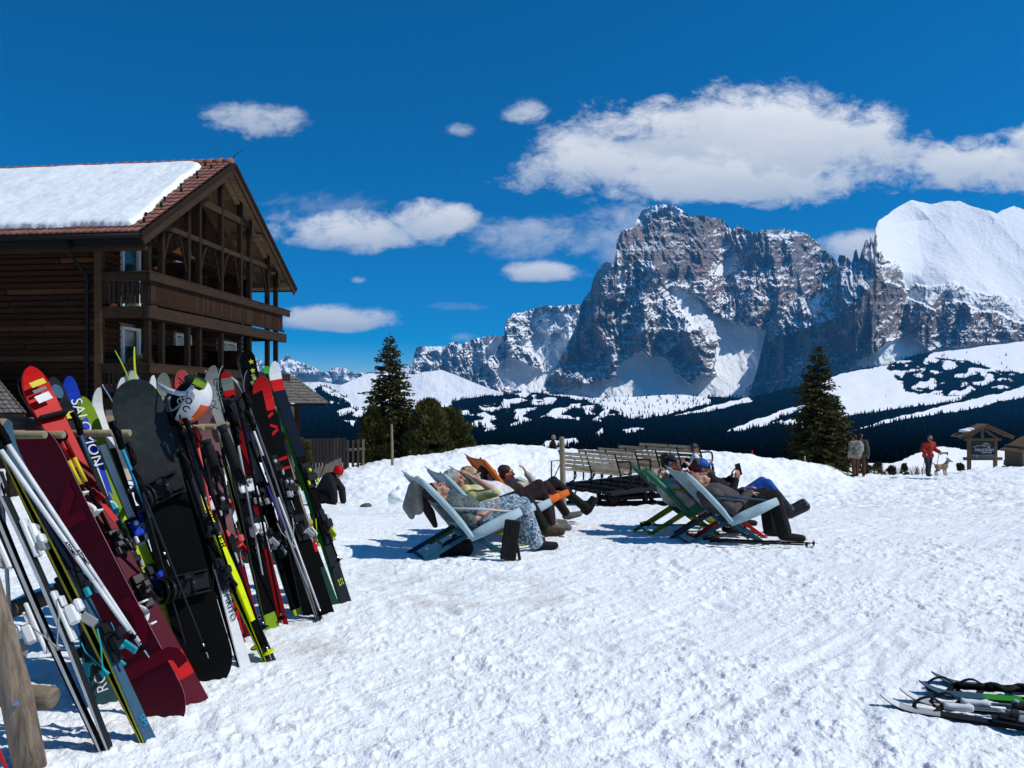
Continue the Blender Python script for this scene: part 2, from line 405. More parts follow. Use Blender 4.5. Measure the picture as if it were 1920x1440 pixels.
# ------------------------------------------------------------------ valley between terrace and mountains
def rock_mat(name, c1, c2, c3, snowc=(.84, .865, .89), scale=.012):
    m = bpy.data.materials.new(name); m.use_nodes = True; g = NT(m.node_tree); b = g.n['Principled BSDF']; MATS[name] = m
    tc = g.new('ShaderNodeTexCoord'); v = tc.outputs['Object']
    mp = g.new('ShaderNodeMapping'); g.l.new(v, mp.inputs[0]); mp.inputs['Scale'].default_value = (1, 1, .35); vs = mp.outputs[0]
    a = g.mix(g.ss(g.noise(vs, scale*.35, 5, .6), .38, .62), (*c1, 1), (*c2, 1))
    a = g.mix(g.ss(g.noise(vs, scale*2, 6, .65), .45, .75), a, (*c3, 1))
    at = g.new('ShaderNodeAttribute', attribute_name='snow')
    fine = g.noise(v, scale*5.5, 8, .74)
    f = g.ss(g.m('ADD', at.outputs['Fac'], g.m('MULTIPLY', g.m('SUBTRACT', fine, .5), 1.0)), .40, .60)
    c = g.mix(f, a, (*snowc, 1)); g.l.new(c, b.inputs['Base Color'])
    b.inputs['Roughness'].default_value = .85; b.inputs['Specular IOR Level'].default_value = .15
    bp = g.new('ShaderNodeBump'); bp.inputs['Strength'].default_value = .8; bp.inputs['Distance'].default_value = 14
    g.l.new(g.noise(vs, scale*2.2, 8, .7), bp.inputs['Height']); g.l.new(bp.outputs[0], b.inputs['Normal'])
    return m
rock_mat('rock', (.19, .165, .15), (.23, .155, .12), (.10, .095, .095))
rock_mat('rock_far', (.20, .19, .19), (.20, .17, .16), (.12, .12, .125), scale=.006)

def valley_mat():
    m = bpy.data.materials.new('valley'); m.use_nodes = True; g = NT(m.node_tree); b = g.n['Principled BSDF']
    tc = g.new('ShaderNodeTexCoord'); v = tc.outputs['Object']
    at = g.new('ShaderNodeAttribute', attribute_name='wood')
    f = g.ss(g.m('ADD', at.outputs['Fac'], g.m('MULTIPLY', g.m('SUBTRACT', g.noise(v, .05, 6, .7), .5), .5)), .35, .6)
    c = g.mix(f, (.83, .85, .87, 1), (.0012, .004, .0065, 1)); g.l.new(c, b.inputs['Base Color']); b.inputs['Roughness'].default_value = .85
    b.inputs['Specular IOR Level'].default_value = 0
    return m
YF = [(-600, 755), (440, 755), (470, 757), (530, 752), (560, 746), (583, 733), (603, 722), (625, 731), (650, 745), (668, 764), (700, 768), (770, 765), (830, 757), (860, 750), (905, 742), (960, 738), (1000, 736), (1040, 739), (1110, 746),
      (1180, 744), (1250, 740), (1300, 742), (1400, 746), (1470, 730), (1560, 704), (1610, 692), (1668, 682), (1720, 664), (1800, 655), (1920, 640), (2100, 640), (2800, 700)]
LOGD = [math.log(v) for v in (60, 90, 200, 420, 850, 1700, 2700, 3600, 4100)]
YY = [930, 884, 862, 842, 815, 780, 735, 690, 630]
def d_of_y(py): return np.exp(np.interp(py, YY[::-1], LOGD[::-1]))
SNOWP = [[(1362, 809), (1420, 786), (1480, 766), (1512, 760), (1512, 774), (1440, 797), (1400, 806)],
         [(1268, 780), (1330, 762), (1404, 744), (1406, 752), (1340, 769)],
         [(1540, 718), (1575, 700), (1668, 684), (1682, 712), (1700, 734), (1740, 742), (1812, 741), (1790, 752), (1700, 764), (1600, 778), (1540, 800)],
         [(1600, 806), (1640, 794), (1700, 778), (1786, 757), (1850, 742), (1930, 726), (2100, 700), (2100, 720), (1930, 742), (1790, 772), (1700, 785), (1640, 799)],
         [(1740, 668), (1800, 630), (2300, 600), (2300, 700), (1900, 712), (1860, 690)],
         [(1626, 893), (1660, 872), (1690, 861), (1730, 846), (1765, 838), (1815, 842), (1900, 846), (2300, 846), (2300, 930), (1600, 930)],
         [(905, 742), (960, 736), (1045, 738), (1110, 745), (1180, 742), (1300, 738), (1320, 752), (1260, 772), (1190, 782), (1120, 764), (1060, 752), (1000, 750), (930, 752)],
         [(950, 800), (975, 770), (995, 764), (1024, 774), (1022, 781), (985, 788)],
         [(905, 790), (960, 758), (985, 752), (1000, 757), (950, 785), (935, 800)],
         [(1008, 838), (1030, 827), (1080, 822), (1090, 832), (1040, 840)],
         [(622, 735), (650, 745), (690, 760), (690, 790), (660, 776), (635, 756)],
         [(560, 720), (590, 735), (570, 748), (545, 760)],
         [(1165, 806), (1200, 801), (1208, 806), (1175, 812)], [(1118, 812), (1128, 802), (1132, 808), (1122, 820)],
         [(690, 768), (760, 764), (830, 756), (850, 752), (840, 762), (700, 775)]]
PEPPER = [([(1050, 742), (1110, 744), (1180, 742), (1330, 738), (1330, 756), (1260, 776), (1190, 786), (1120, 770)], .42),
          ([(1664, 690), (1700, 664), (1760, 660), (1810, 676), (1870, 694), (1930, 690), (1930, 730), (1880, 728), (1812, 741), (1740, 738), (1700, 728), (1676, 708)], .9),
          ([(860, 770), (900, 745), (960, 730), (1040, 740), (1100, 750), (1180, 778), (1140, 790), (1060, 786), (1020, 780), (960, 800), (900, 810)], .92),
          ([(1740, 668), (1800, 640), (1930, 620), (1930, 700), (1870, 694), (1810, 676)], .16),
          ([(1575, 702), (1664, 690), (1700, 736), (1800, 742), (1700, 764), (1600, 776)], .05),
          ([(600, 722), (625, 731), (668, 766), (668, 800), (620, 770)], .9),
          ([(1440, 790), (1520, 760), (1570, 740), (1570, 800), (1500, 800)], .9)]
def wood_at(px, py):
    px = np.asarray(px, float); py = np.asarray(py, float)
    jx = px+9*fbm(px*.03, py*.06, 4, 61); jy = py+3.2*fbm(px*.04, py*.08, 4, 67)
    w = np.ones(np.shape(px))
    for p in SNOWP: w = np.where(in_poly(jx, jy, p), 0., w)
    for p, v in PEPPER:
        k = in_poly(jx, jy, p); w = np.where(k, v, w)
    return np.where(py > 868, 0, w)
def valley_point(px, py):
    d = float(d_of_y(py)); return P(px, py, d)
def build_valley():
    pxs = np.linspace(-620, 2800, 1100); K = 300
    PX = np.tile(pxs, (K, 1)); top = interp(YF, pxs)+1.3*fbm(pxs*.05, pxs*0, 3, 71)
    t = np.linspace(0, 1, K)[:, None]; PY = 930+(top[None, :]-930)*t
    Dm = d_of_y(PY)
    X = (PX-CX)/F*Dm; Z = CAMH-(PY-HY)/F*Dm+Dm*.0012*fbm(PX*.02, PY*.05, 4, 77)
    w = wood_at(PX, PY)
    tag(grid_mesh('valley_terrain', X, Dm, Z, valley_mat(), {'wood': np.where(w > .95, 1, np.where(w > .8, .85*sstep(fbm(PX*.03, PY*.07, 3, 83), -.26, .02), w*.4))}), kind='structure')
build_valley()

def tree_tris(n=7, tiers=3):
    """a low conifer of stacked ragged cones, unit height"""
    vs, fs = [], []
    for t in range(tiers):
        z0 = .06+t*.27; z1 = min(1, z0+.48); r = .20*(1-t*.30)
        k = len(vs)
        for i in range(n):
            a = 2*math.pi*(i+t*.4)/n; rr = r*(.75+.5*((i*7+t*3) % 5)/5); vs.append((rr*math.cos(a), rr*math.sin(a), z0-.05*((i*3+t) % 3)/2))
        vs.append((0, 0, z1))
        fs += [(k+i, k+(i+1) % n, k+n) for i in range(n)]
    return np.array(vs), np.array(fs)
def scatter(name, pts, hs, material, n=6, tiers=3, wid=None):
    V, T = tree_tris(n, tiers); N = len(pts); pts = np.array(pts); hs = np.array(hs)
    an = RNG.random(N)*6.28; c, s = np.cos(an), np.sin(an); w = RNG.uniform(.75, 1.3, N) if wid is None else wid*RNG.uniform(.8, 1.2, N)
    x = (V[None, :, 0]*c[:, None]-V[None, :, 1]*s[:, None])*w[:, None]; y = (V[None, :, 0]*s[:, None]+V[None, :, 1]*c[:, None])*w[:, None]
    co = np.stack([x*hs[:, None]+pts[:, 0:1], y*hs[:, None]+pts[:, 1:2], V[None, :, 2]*hs[:, None]+pts[:, 2:3]], -1).reshape(-1, 3)
    fa = (T[None]+(np.arange(N)*len(V))[:, None, None]).reshape(-1, 3)
    me = bpy.data.meshes.new(name); me.vertices.add(len(co)); me.vertices.foreach_set('co', co.astype(np.float32).ravel())
    me.loops.add(fa.size); me.loops.foreach_set('vertex_index', fa.astype(np.int32).ravel())
    me.polygons.add(len(fa)); me.polygons.foreach_set('loop_start', np.arange(0, fa.size, 3, dtype=np.int32))
    me.materials.append(material); me.update(calc_edges=True)
    return link_mesh(name, me)
conifer_far = mat('conifer_far', (.0014, .0048, .0075), .95, var=.3, vscale=.05, spec=0)
def build_forest():
    pts, hs = [], []
    n = 60000; px = RNG.uniform(-60, 1990, n); py = RNG.uniform(640, 868, n)
    ok = py > interp(YF, px)-1; px, py = px[ok], py[ok]
    dens = wood_at(px, py); 
    keep = RNG.random(len(px)) < np.where(dens > .95, .78, dens*dens*1.15*sstep(fbm(px*.03, py*.07, 3, 83), -.32, .12))
    px, py = px[keep], py[keep]
    d = d_of_y(py); h = RNG.uniform(.45, 1, len(px))*np.interp(d, [60, 400, 900, 1800, 4000], [2.5, 5.5, 8.5, 12, 17])
    p = np.stack([(px-CX)/F*d, d, CAMH-(py-HY)/F*d-.4], -1)
    tag(scatter('distant_forest', p, h, conifer_far), 'dark spruce forest covering the far valley slopes', 'forest', kind='stuff')
build_forest()
# ------------------------------------------------------------------ mountains
def mountain(name, sil, base, D0, slope, ridges, snow_zones, mt, nx=700, ny=420, rib=90, rough=60, x0=None, x1=None, snow_bias=0., seed=0, topnoise=1.5, gully=1., apron=1.9, blur=(41, 41), turn=()):
    """sil/base: outline of crest and foot; depth grows upward by `slope` (m per m) and is carved by ribs, gullies and ridges"""
    a = sil[0][0] if x0 is None else x0; b = sil[-1][0] if x1 is None else x1
    pxs = np.linspace(a, b, nx); top = np.interp(pxs, [p[0] for p in sil], [p[1] for p in sil]); bot = interp(base, pxs)
    top = top+topnoise*(fbm(pxs*.11, pxs*0+seed, 4, seed+1))
    t = np.linspace(0, 1, ny)[:, None]; PX = np.tile(pxs, (ny, 1)); PY = top[None]+(bot-top)[None]*t
    mpp = D0/F; hx = (PX-a)*mpp; hz = (bot[None]-PY)*mpp
    jx = PX+14*fbm(PX*.018, PY*.018, 5, seed+21, .6); jy = PY+12*fbm(PX*.02, PY*.02, 5, seed+25, .6)
    # steep in the rock, gentler where snow fields lie: slopes are laid out on an even sheet, softened, then summed upward
    y0, y1 = top.min()-12, bot.max()+2; nr = 520; ry = np.linspace(y1, y0, nr); GX = np.tile(pxs, (nr, 1)); GY = np.tile(ry[:, None], (1, nx)); gh = (bot[None]-GY)*mpp
    sl = np.full(GX.shape, slope)
    for poly, v, sm in snow_zones:
        k = in_poly(GX, GY, poly); sl = np.where(k, slope+max(0, sm-.35)*apron, sl)
    sl = np.where(gh < 130, np.maximum(sl, slope+.5*apron), sl)
    def box(A, n, ax):
        kk = np.ones(n)/n; return np.apply_along_axis(lambda r: np.convolve(np.pad(r, n//2, 'edge'), kk, 'valid'), ax, A)
    for n_ in blur: sl = box(box(sl, n_, 1), n_//2*2//2+1 if n_//2 % 2 == 0 else n_//2, 0)
    cum = np.cumsum(sl*((y1-y0)/(nr-1))*mpp, 0); cum = cum-np.stack([np.interp(bot[j], ry[::-1], cum[::-1, j]) for j in range(nx)])[None]
    D = D0+np.stack([np.interp(PY[:, j], ry[::-1], cum[::-1, j]) for j in range(nx)], 1)
    for ref, k_, sg in turn: D = D+k_*np.maximum(0, (ref-PX)*sg)*mpp
    for line, amp, wid in ridges:
        q, _ = seg_dist(PX, PY, line); D = D-amp*np.clip(1-q/wid, 0, 1)**1.25*(1-.8*sstep(PY, 590, 700))
    wx = hx/1000; wz = hz/1000
    warp = .22*fbm(wx*1.6, wz*1.6, 3, seed+9)
    ribs = ridged((wx+.6*warp)*3.4+.45*wz, wz*.55, 5, seed+3, .58)
    blk = ridged(wx*6+warp*2, wz*5.0, 5, seed+5, .58)
    fade = np.ones_like(D)
    bias = np.zeros_like(D); smooth = np.zeros_like(D)
    for poly, v, sm in snow_zones:
        k = in_poly(jx, jy, poly); bias = np.where(k, v, bias); smooth = np.where(k, sm, smooth)
    # soften the zone borders
    for _ in range(2):
        smooth[1:-1, 1:-1] = (smooth[1:-1, 1:-1]*2+smooth[:-2, 1:-1]+smooth[2:, 1:-1]+smooth[1:-1, :-2]+smooth[1:-1, 2:])/6
    amp = 1-smooth; D = D-smooth*(34*ridged(wx*1.7+wz*1.9, wz*1.1-wx*.9, 4, seed+47, .45)+95*fbm(wx*1.1+.5*wz, wz*1.3-.3*wx, 3, seed+41)+9*fbm(wx*5+wz, wz*4, 3, seed+43))
    D = D-(rib*ribs*gully+rough*blk)*amp-.06*rough*blk-.04*rib*ribs
    X = (PX-CX)/F*D; Z = CAMH-(PY-HY)/F*D
    # slope decides where snow lies
    def nrm(X, Y, Z):
        du = np.stack([np.gradient(X, axis=1), np.gradient(Y, axis=1), np.gradient(Z, axis=1)], -1)
        dv = np.stack([np.gradient(X, axis=0), np.gradient(Y, axis=0), np.gradient(Z, axis=0)], -1)
        n = np.cross(dv, du); n /= np.linalg.norm(n, axis=-1, keepdims=True)+1e-9
        return np.where(n[..., 2:3] < 0, -n, n) if False else n*np.sign((n[..., 1:2] < 0)*2-1.)
    N = nrm(X, D, Z)
    s = sstep(N[..., 2], .30, .72)*.75+.10+snow_bias+bias+.10*fbm(PX*.05, PY*.05, 4, seed+31)+(.20*ridged(wx*1.2+wz*2.0, wz*9-wx*3.2, 3, seed+35)-.10)*(1-smooth)
    o = grid_mesh(name, X, D, Z, mt, {'snow': np.clip(s, -.5, 1.6)})
    # a back slope gives the massif its depth
    B = np.linspace(0, 1, 14)[:, None]; XT, DT, ZT = X[0][None], D[0][None], Z[0][None]
    D2 = DT+B*D0*.35; X2 = XT*(1+B*.35); Z2 = ZT*(1-B**1.2)+(-200)*B**1.2
    o2 = grid_mesh(name, X2, D2, Z2, mt, {'snow': X2*0+.6})
    bm = bmesh.new(); bm.from_mesh(o.data); bm.from_mesh(o2.data); bm.to_mesh(o.data); bm.free()
    me2 = o2.data; bpy.data.objects.remove(o2); bpy.data.meshes.remove(me2)
    tag(o, kind='structure'); return o

def build_mountains():
    rk, rf = MATS['rock'], MATS['rock_far']
    # far pale peaks at the left
    mountain('mountain', [(380, 720), (440, 690), (478, 673), (491, 677), (510, 688), (531, 673), (539, 664), (547, 673), (567, 681), (589, 689), (611, 699), (622, 691), (640, 688), (651, 692), (664, 700), (676, 699), (700, 697), (740, 690), (790, 684), (830, 700)],
             [(380, 775), (830, 775)], 9500, 1.4, [([(539, 664), (520, 740)], 250, 50), ([(640, 688), (650, 730)], 160, 40)], [([(560, 700), (620, 716), (700, 712), (830, 712), (830, 775), (540, 775)], .6, .8)], rf, 520, 160, 150, 130, snow_bias=.22, seed=3, topnoise=2)
    # rounded snow shoulder below them
    mountain('mountain', [(430, 735), (500, 712), (545, 718), (600, 716), (640, 722), (690, 700), (745, 700), (778, 702), (796, 697), (811, 696), (826, 693), (858, 704), (885, 716), (914, 727), (960, 742), (1010, 765)],
             [(430, 800), (1010, 800)], 4300, 1.9, [([(826, 693), (850, 720), (905, 760)], 60, 45), ([(811, 696), (815, 720), (790, 760)], 50, 40)], [([(300, 600), (1100, 600), (1100, 900), (300, 900)], .75, .93), ([(812, 705), (822, 697), (840, 730), (860, 742), (800, 742)], .33, .85)], rk, 460, 120, 60, 40, seed=11, topnoise=.5)
    # table mountain
    mountain('mountain', [(745, 725), (762, 712), (772, 699), (776, 668), (780, 653), (787, 649), (812, 650), (838, 649), (842, 643), (858, 641), (864, 646), (880, 638), (904, 632), (931, 629), (946, 629), (934, 621), (940, 612), (956, 596), (962, 588), (981, 586), (1000, 579), (1020, 572), (1043, 575), (1060, 572), (1088, 571), (1140, 560), (1200, 570)],
             [(745, 790), (1200, 790)], 6600, .95, [([(950, 600), (965, 640), (930, 690)], 210, 40), ([(1040, 575), (1030, 640), (1010, 700)], 120, 60), ([(858, 641), (862, 700)], 120, 26), ([(787, 649), (792, 690)], 110, 22)],
             [([(790, 650), (842, 646), (838, 655), (800, 664)], .6, .8), ([(905, 640), (948, 628), (936, 656), (915, 680)], .55, .85), ([(1000, 600), (1010, 584), (1088, 578), (1088, 640), (1050, 640), (1010, 622)], .33, .2), ([(965, 640), (1010, 622), (1080, 640), (1060, 690), (1020, 690), (1000, 660)], .38, .55),
              ([(925, 690), (955, 672), (1000, 690), (1060, 690), (1060, 800), (950, 740)], .55, .8), ([(745, 700), (1100, 745), (1100, 800), (745, 800)], -.2, 0), ([(770, 660), (850, 660), (930, 690), (930, 740), (770, 720)], -.22, 0)], rf, 620, 260, 130, 110, snow_bias=.02, seed=17, topnoise=1.3, apron=.9)
    # great massif in the middle
    sil = [(1015, 730), (1040, 690), (1062, 650), (1085, 601), (1088, 574), (1096, 559), (1108, 543), (1113, 519), (1127, 497), (1137, 490), (1151, 496), (1157, 449), (1166, 432), (1191, 426), (1194, 412), (1203, 397), (1218, 386), (1243, 383), (1261, 384), (1279, 394), (1298, 407), (1310, 402), (1322, 406), (1340, 409), (1352, 410),
           (1364, 421), (1371, 433), (1383, 422), (1400, 430), (1415, 438), (1428, 431), (1467, 429), (1494, 433), (1517, 440), (1536, 459), (1557, 478), (1566, 488), (1600, 520), (1640, 580)]
    rid = [([(1243, 383), (1238, 440), (1232, 500)], 170, 60), ([(1222, 508), (1212, 540), (1270, 610), (1330, 690)], 190, 120), ([(1222, 508), (1180, 590), (1120, 680), (1080, 730)], 170, 110), ([(1137, 490), (1120, 560), (1085, 660)], 180, 60), ([(1300, 410), (1310, 470), (1330, 540)], 110, 45),
           ([(1420, 436), (1415, 500), (1400, 590)], 140, 45), ([(1490, 433), (1480, 500), (1450, 580)], 130, 50), ([(1166, 432), (1165, 480), (1160, 540)], 120, 40), ([(1290, 640), (1320, 680), (1330, 720)], 90, 55), ([(1360, 420), (1350, 480)], -120, 40), ([(1205, 620), (1160, 700)], 110, 45)]
    zones = [([(1150, 690), (1200, 660), (1250, 680), (1300, 715), (1340, 700), (1345, 640), (1320, 590), (1285, 545), (1330, 575), (1380, 610), (1440, 618), (1430, 690), (1400, 740), (1390, 800), (1150, 800)], .62, .86),
             ([(1210, 505), (1232, 512), (1262, 560), (1235, 570), (1205, 560), (1190, 580)], .28, .2), ([(1255, 535), (1290, 545), (1330, 590), (1350, 640), (1320, 640), (1280, 585)], .5, .6), ([(1345, 490), (1385, 474), (1390, 480), (1370, 520), (1350, 510)], .55, .7), ([(1142, 498), (1170, 500), (1165, 540), (1150, 530)], .5, .5),
             ([(1262, 640), (1310, 610), (1342, 650), (1330, 700), (1300, 722), (1255, 690)], -.28, 0), ([(1085, 600), (1130, 500), (1160, 560), (1130, 640), (1090, 690), (1050, 700)], -.30, 0), ([(1160, 440), (1230, 390), (1340, 410), (1330, 520), (1280, 530), (1220, 490), (1160, 500)], -.42, 0), ([(1330, 410), (1570, 430), (1570, 520), (1440, 600), (1380, 600), (1400, 500)], -.26, 0),
             ([(1180, 570), (1260, 560), (1310, 620), (1260, 650), (1180, 660), (1120, 680)], .13, 0), ([(1090, 720), (1160, 700), (1200, 720), (1180, 800), (1040, 800), (1040, 740)], .6, .8), ([(1215, 383), (1280, 392), (1300, 410), (1240, 400), (1200, 410)], .3, 0), ([(1360, 540), (1460, 500), (1440, 620), (1380, 600)], -.18, 0), ([(1425, 431), (1500, 432), (1520, 446), (1440, 440)], .4, .2)]
    mountain('mountain', sil, [(1015, 800), (1640, 800)], 4900, .80, rid, zones, rk, 820, 560, 95, 75, snow_bias=-.10, seed=23, topnoise=2.2, apron=.85, blur=(61, 61), turn=((1150, .55, 1), (1250, .25, -1), (1420, .9, -1)))
    # ploughed snow dome with the shaded cliff at the right
    sil = [(1380, 790), (1405, 742), (1420, 690), (1432, 640), (1440, 608), (1455, 590), (1480, 566), (1505, 556), (1535, 545), (1550, 520), (1560, 500), (1569, 494), (1574, 478), (1588, 480), (1596, 492), (1599, 488), (1602, 469), (1606, 468), (1611, 488), (1616, 470), (1623, 450), (1626, 449), (1630, 461), (1632, 442), (1638, 457), (1642, 429), (1647, 414), (1665, 402), (1682, 389), (1710, 375), (1748, 383), (1769, 377), (1800, 377),
           (1821, 386), (1859, 396), (1869, 400), (1885, 392), (1902, 386), (1920, 393), (1960, 400), (2010, 420), (2100, 470), (2250, 570), (2450, 700)]
    dome = [(1640, 440), (1642, 340), (1800, 340), (1960, 340), (2250, 500), (2450, 660), (2450, 760), (1960, 600), (1920, 600), (1860, 575), (1800, 558), (1775, 535), (1740, 550), (1700, 546), (1680, 530), (1690, 510), (1660, 490), (1640, 470)]
    rid = [([(1712, 378), (1770, 440), (1850, 540)], 70, 70), ([(1680, 418), (1740, 412)], -75, 45), ([(1850, 395), (1920, 470), (2000, 560)], 60, 60), ([(1642, 440), (1650, 500), (1600, 590), (1560, 680)], 220, 80), ([(1640, 520), (1560, 600), (1440, 640)], 160, 70), ([(1780, 535), (1720, 600), (1660, 660)], 120, 60), ([(1840, 570), (1810, 640), (1790, 660)], 90, 50), ([(1470, 575), (1440, 680), (1420, 740)], 120, 40), ([(1700, 550), (1690, 620)], -120, 40), ([(1910, 600), (1890, 650)], 80, 40)]
    zones = [(dome, .62, .93), ([(1700, 540), (1790, 530), (1830, 545), (1800, 575), (1760, 590), (1720, 570)], .1, .5), ([(1770, 540), (1920, 560), (2000, 600), (1920, 600), (1800, 570)], .25, .5), ([(1560, 720), (1640, 660), (1720, 620), (1725, 660), (1670, 690), (1560, 720)], .5, .8), ([(1720, 640), (1760, 650), (1830, 640), (1920, 635), (2450, 760), (2450, 800), (1560, 800), (1600, 720)], .6, .85),
             ([(1400, 760), (1425, 690), (1440, 600), (1500, 550), (1560, 490), (1610, 450), (1640, 440), (1650, 500), (1700, 550), (1760, 590), (1720, 620), (1640, 650), (1560, 720), (1480, 760)], -.34, 0), ([(1640, 500), (1680, 490), (1700, 540), (1660, 530)], .22, .3), ([(1515, 570), (1550, 545), (1545, 570), (1520, 590)], .3, .3), ([(1725, 620), (1790, 560), (1850, 585), (1920, 610), (1920, 640), (1820, 650), (1740, 655)], -.16, 0)]  # first zone strips snow off the flank: dark rock colour standing in for shade
    mountain('mountain', sil, [(1380, 800), (2450, 800)], 3750, .72, rid, zones, rk, 1000, 480, 75, 60, snow_bias=0, seed=37, topnoise=1.6, blur=(81, 121, 61), turn=((1650, 1.25, 1),))
build_mountains()

def build_haze():
    m = bpy.data.materials.new('haze'); m.use_nodes = True; g = NT(m.node_tree); g.n.clear()
    v = g.new('ShaderNodeVolumePrincipled'); v.inputs['Color'].default_value = (.06, .44, 1, 1); v.inputs['Density'].default_value = 4.5e-5; v.inputs['Anisotropy'].default_value = .1
    o = g.new('ShaderNodeOutputMaterial'); g.l.new(v.outputs[0], o.inputs['Volume'])
    b = MB().box((0, 7000, 500), (18000, 15000, 2700)); b = b.build('haze', m); tag(b, kind='stuff')
# ------------------------------------------------------------------ timber hotel at the left
BO = Vector((-10.75, 22.8, 0)); BG = Vector((.117, .993, 0)); BL = Vector((-.993, .117, 0)); BZ = Vector((0, 0, 1))
BM = Matrix((BG, BL, BZ)).transposed().to_4x4(); BM.translation = BO
def W(a, b, z): return BO+BG*a+BL*b+BZ*z

def wood_mat(name, c1, c2, grain=(1, 1, 1), scale=3., rough=.8, bump=.3):
    m = bpy.data.materials.new(name); m.use_nodes = True; g = NT(m.node_tree); b = g.n['Principled BSDF']; MATS[name] = m
    tc = g.new('ShaderNodeTexCoord'); mp = g.new('ShaderNodeMapping'); g.l.new(tc.outputs['Object'], mp.inputs[0]); mp.inputs['Scale'].default_value = grain
    v = mp.outputs[0]; n = g.noise(v, scale, 7, .65, .3); n2 = g.noise(tc.outputs['Object'], .9, 3, .6)
    c = g.mix(g.ss(n, .3, .7), (*c1, 1), (*c2, 1)); c = g.mix(g.m('MULTIPLY', g.ss(n2, .4, .7), .5), c, (*[q*.5 for q in c1], 1))
    g.l.new(c, b.inputs['Base Color']); b.inputs['Roughness'].default_value = rough; b.inputs['Specular IOR Level'].default_value = .12
    bp = g.new('ShaderNodeBump'); bp.inputs['Strength'].default_value = bump; bp.inputs['Distance'].default_value = .01
    g.l.new(g.noise(v, scale*3, 5, .6), bp.inputs['Height']); g.l.new(bp.outputs[0], b.inputs['Normal'])
    return m
wood_mat('log_dark', (0.0368, 0.0129, 0.0042), (0.0152, 0.0056, 0.0023), (.25, .25, 9))
wood_mat('log_warm', (0.0883, 0.0316, 0.0109), (0.0521, 0.0187, 0.0064), (.25, .25, 9))
wood_mat('log_grey', (0.0833, 0.0451, 0.0223), (0.0385, 0.0199, 0.0097), (.25, .25, 9))
wood_mat('beam_dark', (0.0248, 0.0144, 0.0080), (0.0100, 0.0060, 0.0037), (1.5, 1.5, 1.5), 5)
wood_mat('beam_grey', (0.0476, 0.0283, 0.0169), (0.0217, 0.0126, 0.0073), (1.2, 1.2, 5), 4)
wood_mat('board_brown', (0.0395, 0.0170, 0.0076), (0.0190, 0.0081, 0.0040), (6, 6, .5), 4)
wood_mat('soffit_wood', (.33, .21, .11), (.22, .13, .07), (1, 6, 6), 2)
wood_mat('rafter_wood', (.27, .185, .11), (.16, .11, .065), (1, 3, 3), 3)
mat('plaster', (.40, .35, .30), .9, var=.08, vscale=3)
mat('frame_white', (.78, .80, .80), .4, var=.03)
mat('glass_dark', (.05, .075, .07), .08, var=.3, vscale=1.5, spec=.8)
mat('curtain', (.55, .55, .5), .8)
mat('metal_black', (.006, .0055, .0055), .6, spec=.15)
mat('slate', (.20, .185, .165), .9, var=.25, vscale=6, bump=.5, bscale=20, col2=(.09, .08, .07))

def tile_mat():
    m = bpy.data.materials.new('clay_tile'); m.use_nodes = True; g = NT(m.node_tree); b = g.n['Principled BSDF']; MATS['clay_tile'] = m
    at = g.new('ShaderNodeAttribute', attribute_name='tone'); tc = g.new('ShaderNodeTexCoord')
    c = g.mix(at.outputs['Fac'], (.26, .095, .06, 1), (.15, .058, .040, 1))
    c = g.mix(g.m('MULTIPLY', g.ss(g.noise(tc.outputs['Object'], 5, 6, .7), .45, .7), .5), c, (.10, .065, .05, 1))
    g.l.new(c, b.inputs['Base Color']); b.inputs['Roughness'].default_value = .7; return m
tile_mat()

RA0, RA1, RAM = -.92, 10.02, 4.55; RZ0, RZM = 6.30, 9.93; RB0, RB1 = -.32, 9.5
SL = math.hypot(RAM-RA0, RZM-RZ0)
def roof_pt(s, b, side, up=0.):
    """s metres up the slope from the eave"""
    ca, sa = (RAM-RA0)/SL, (RZM-RZ0)/SL
    a = RA0+s*ca if side < 0 else RA1-s*ca
    return W(a-(sa*up if side < 0 else -sa*up), b, RZ0+s*sa+ca*up)

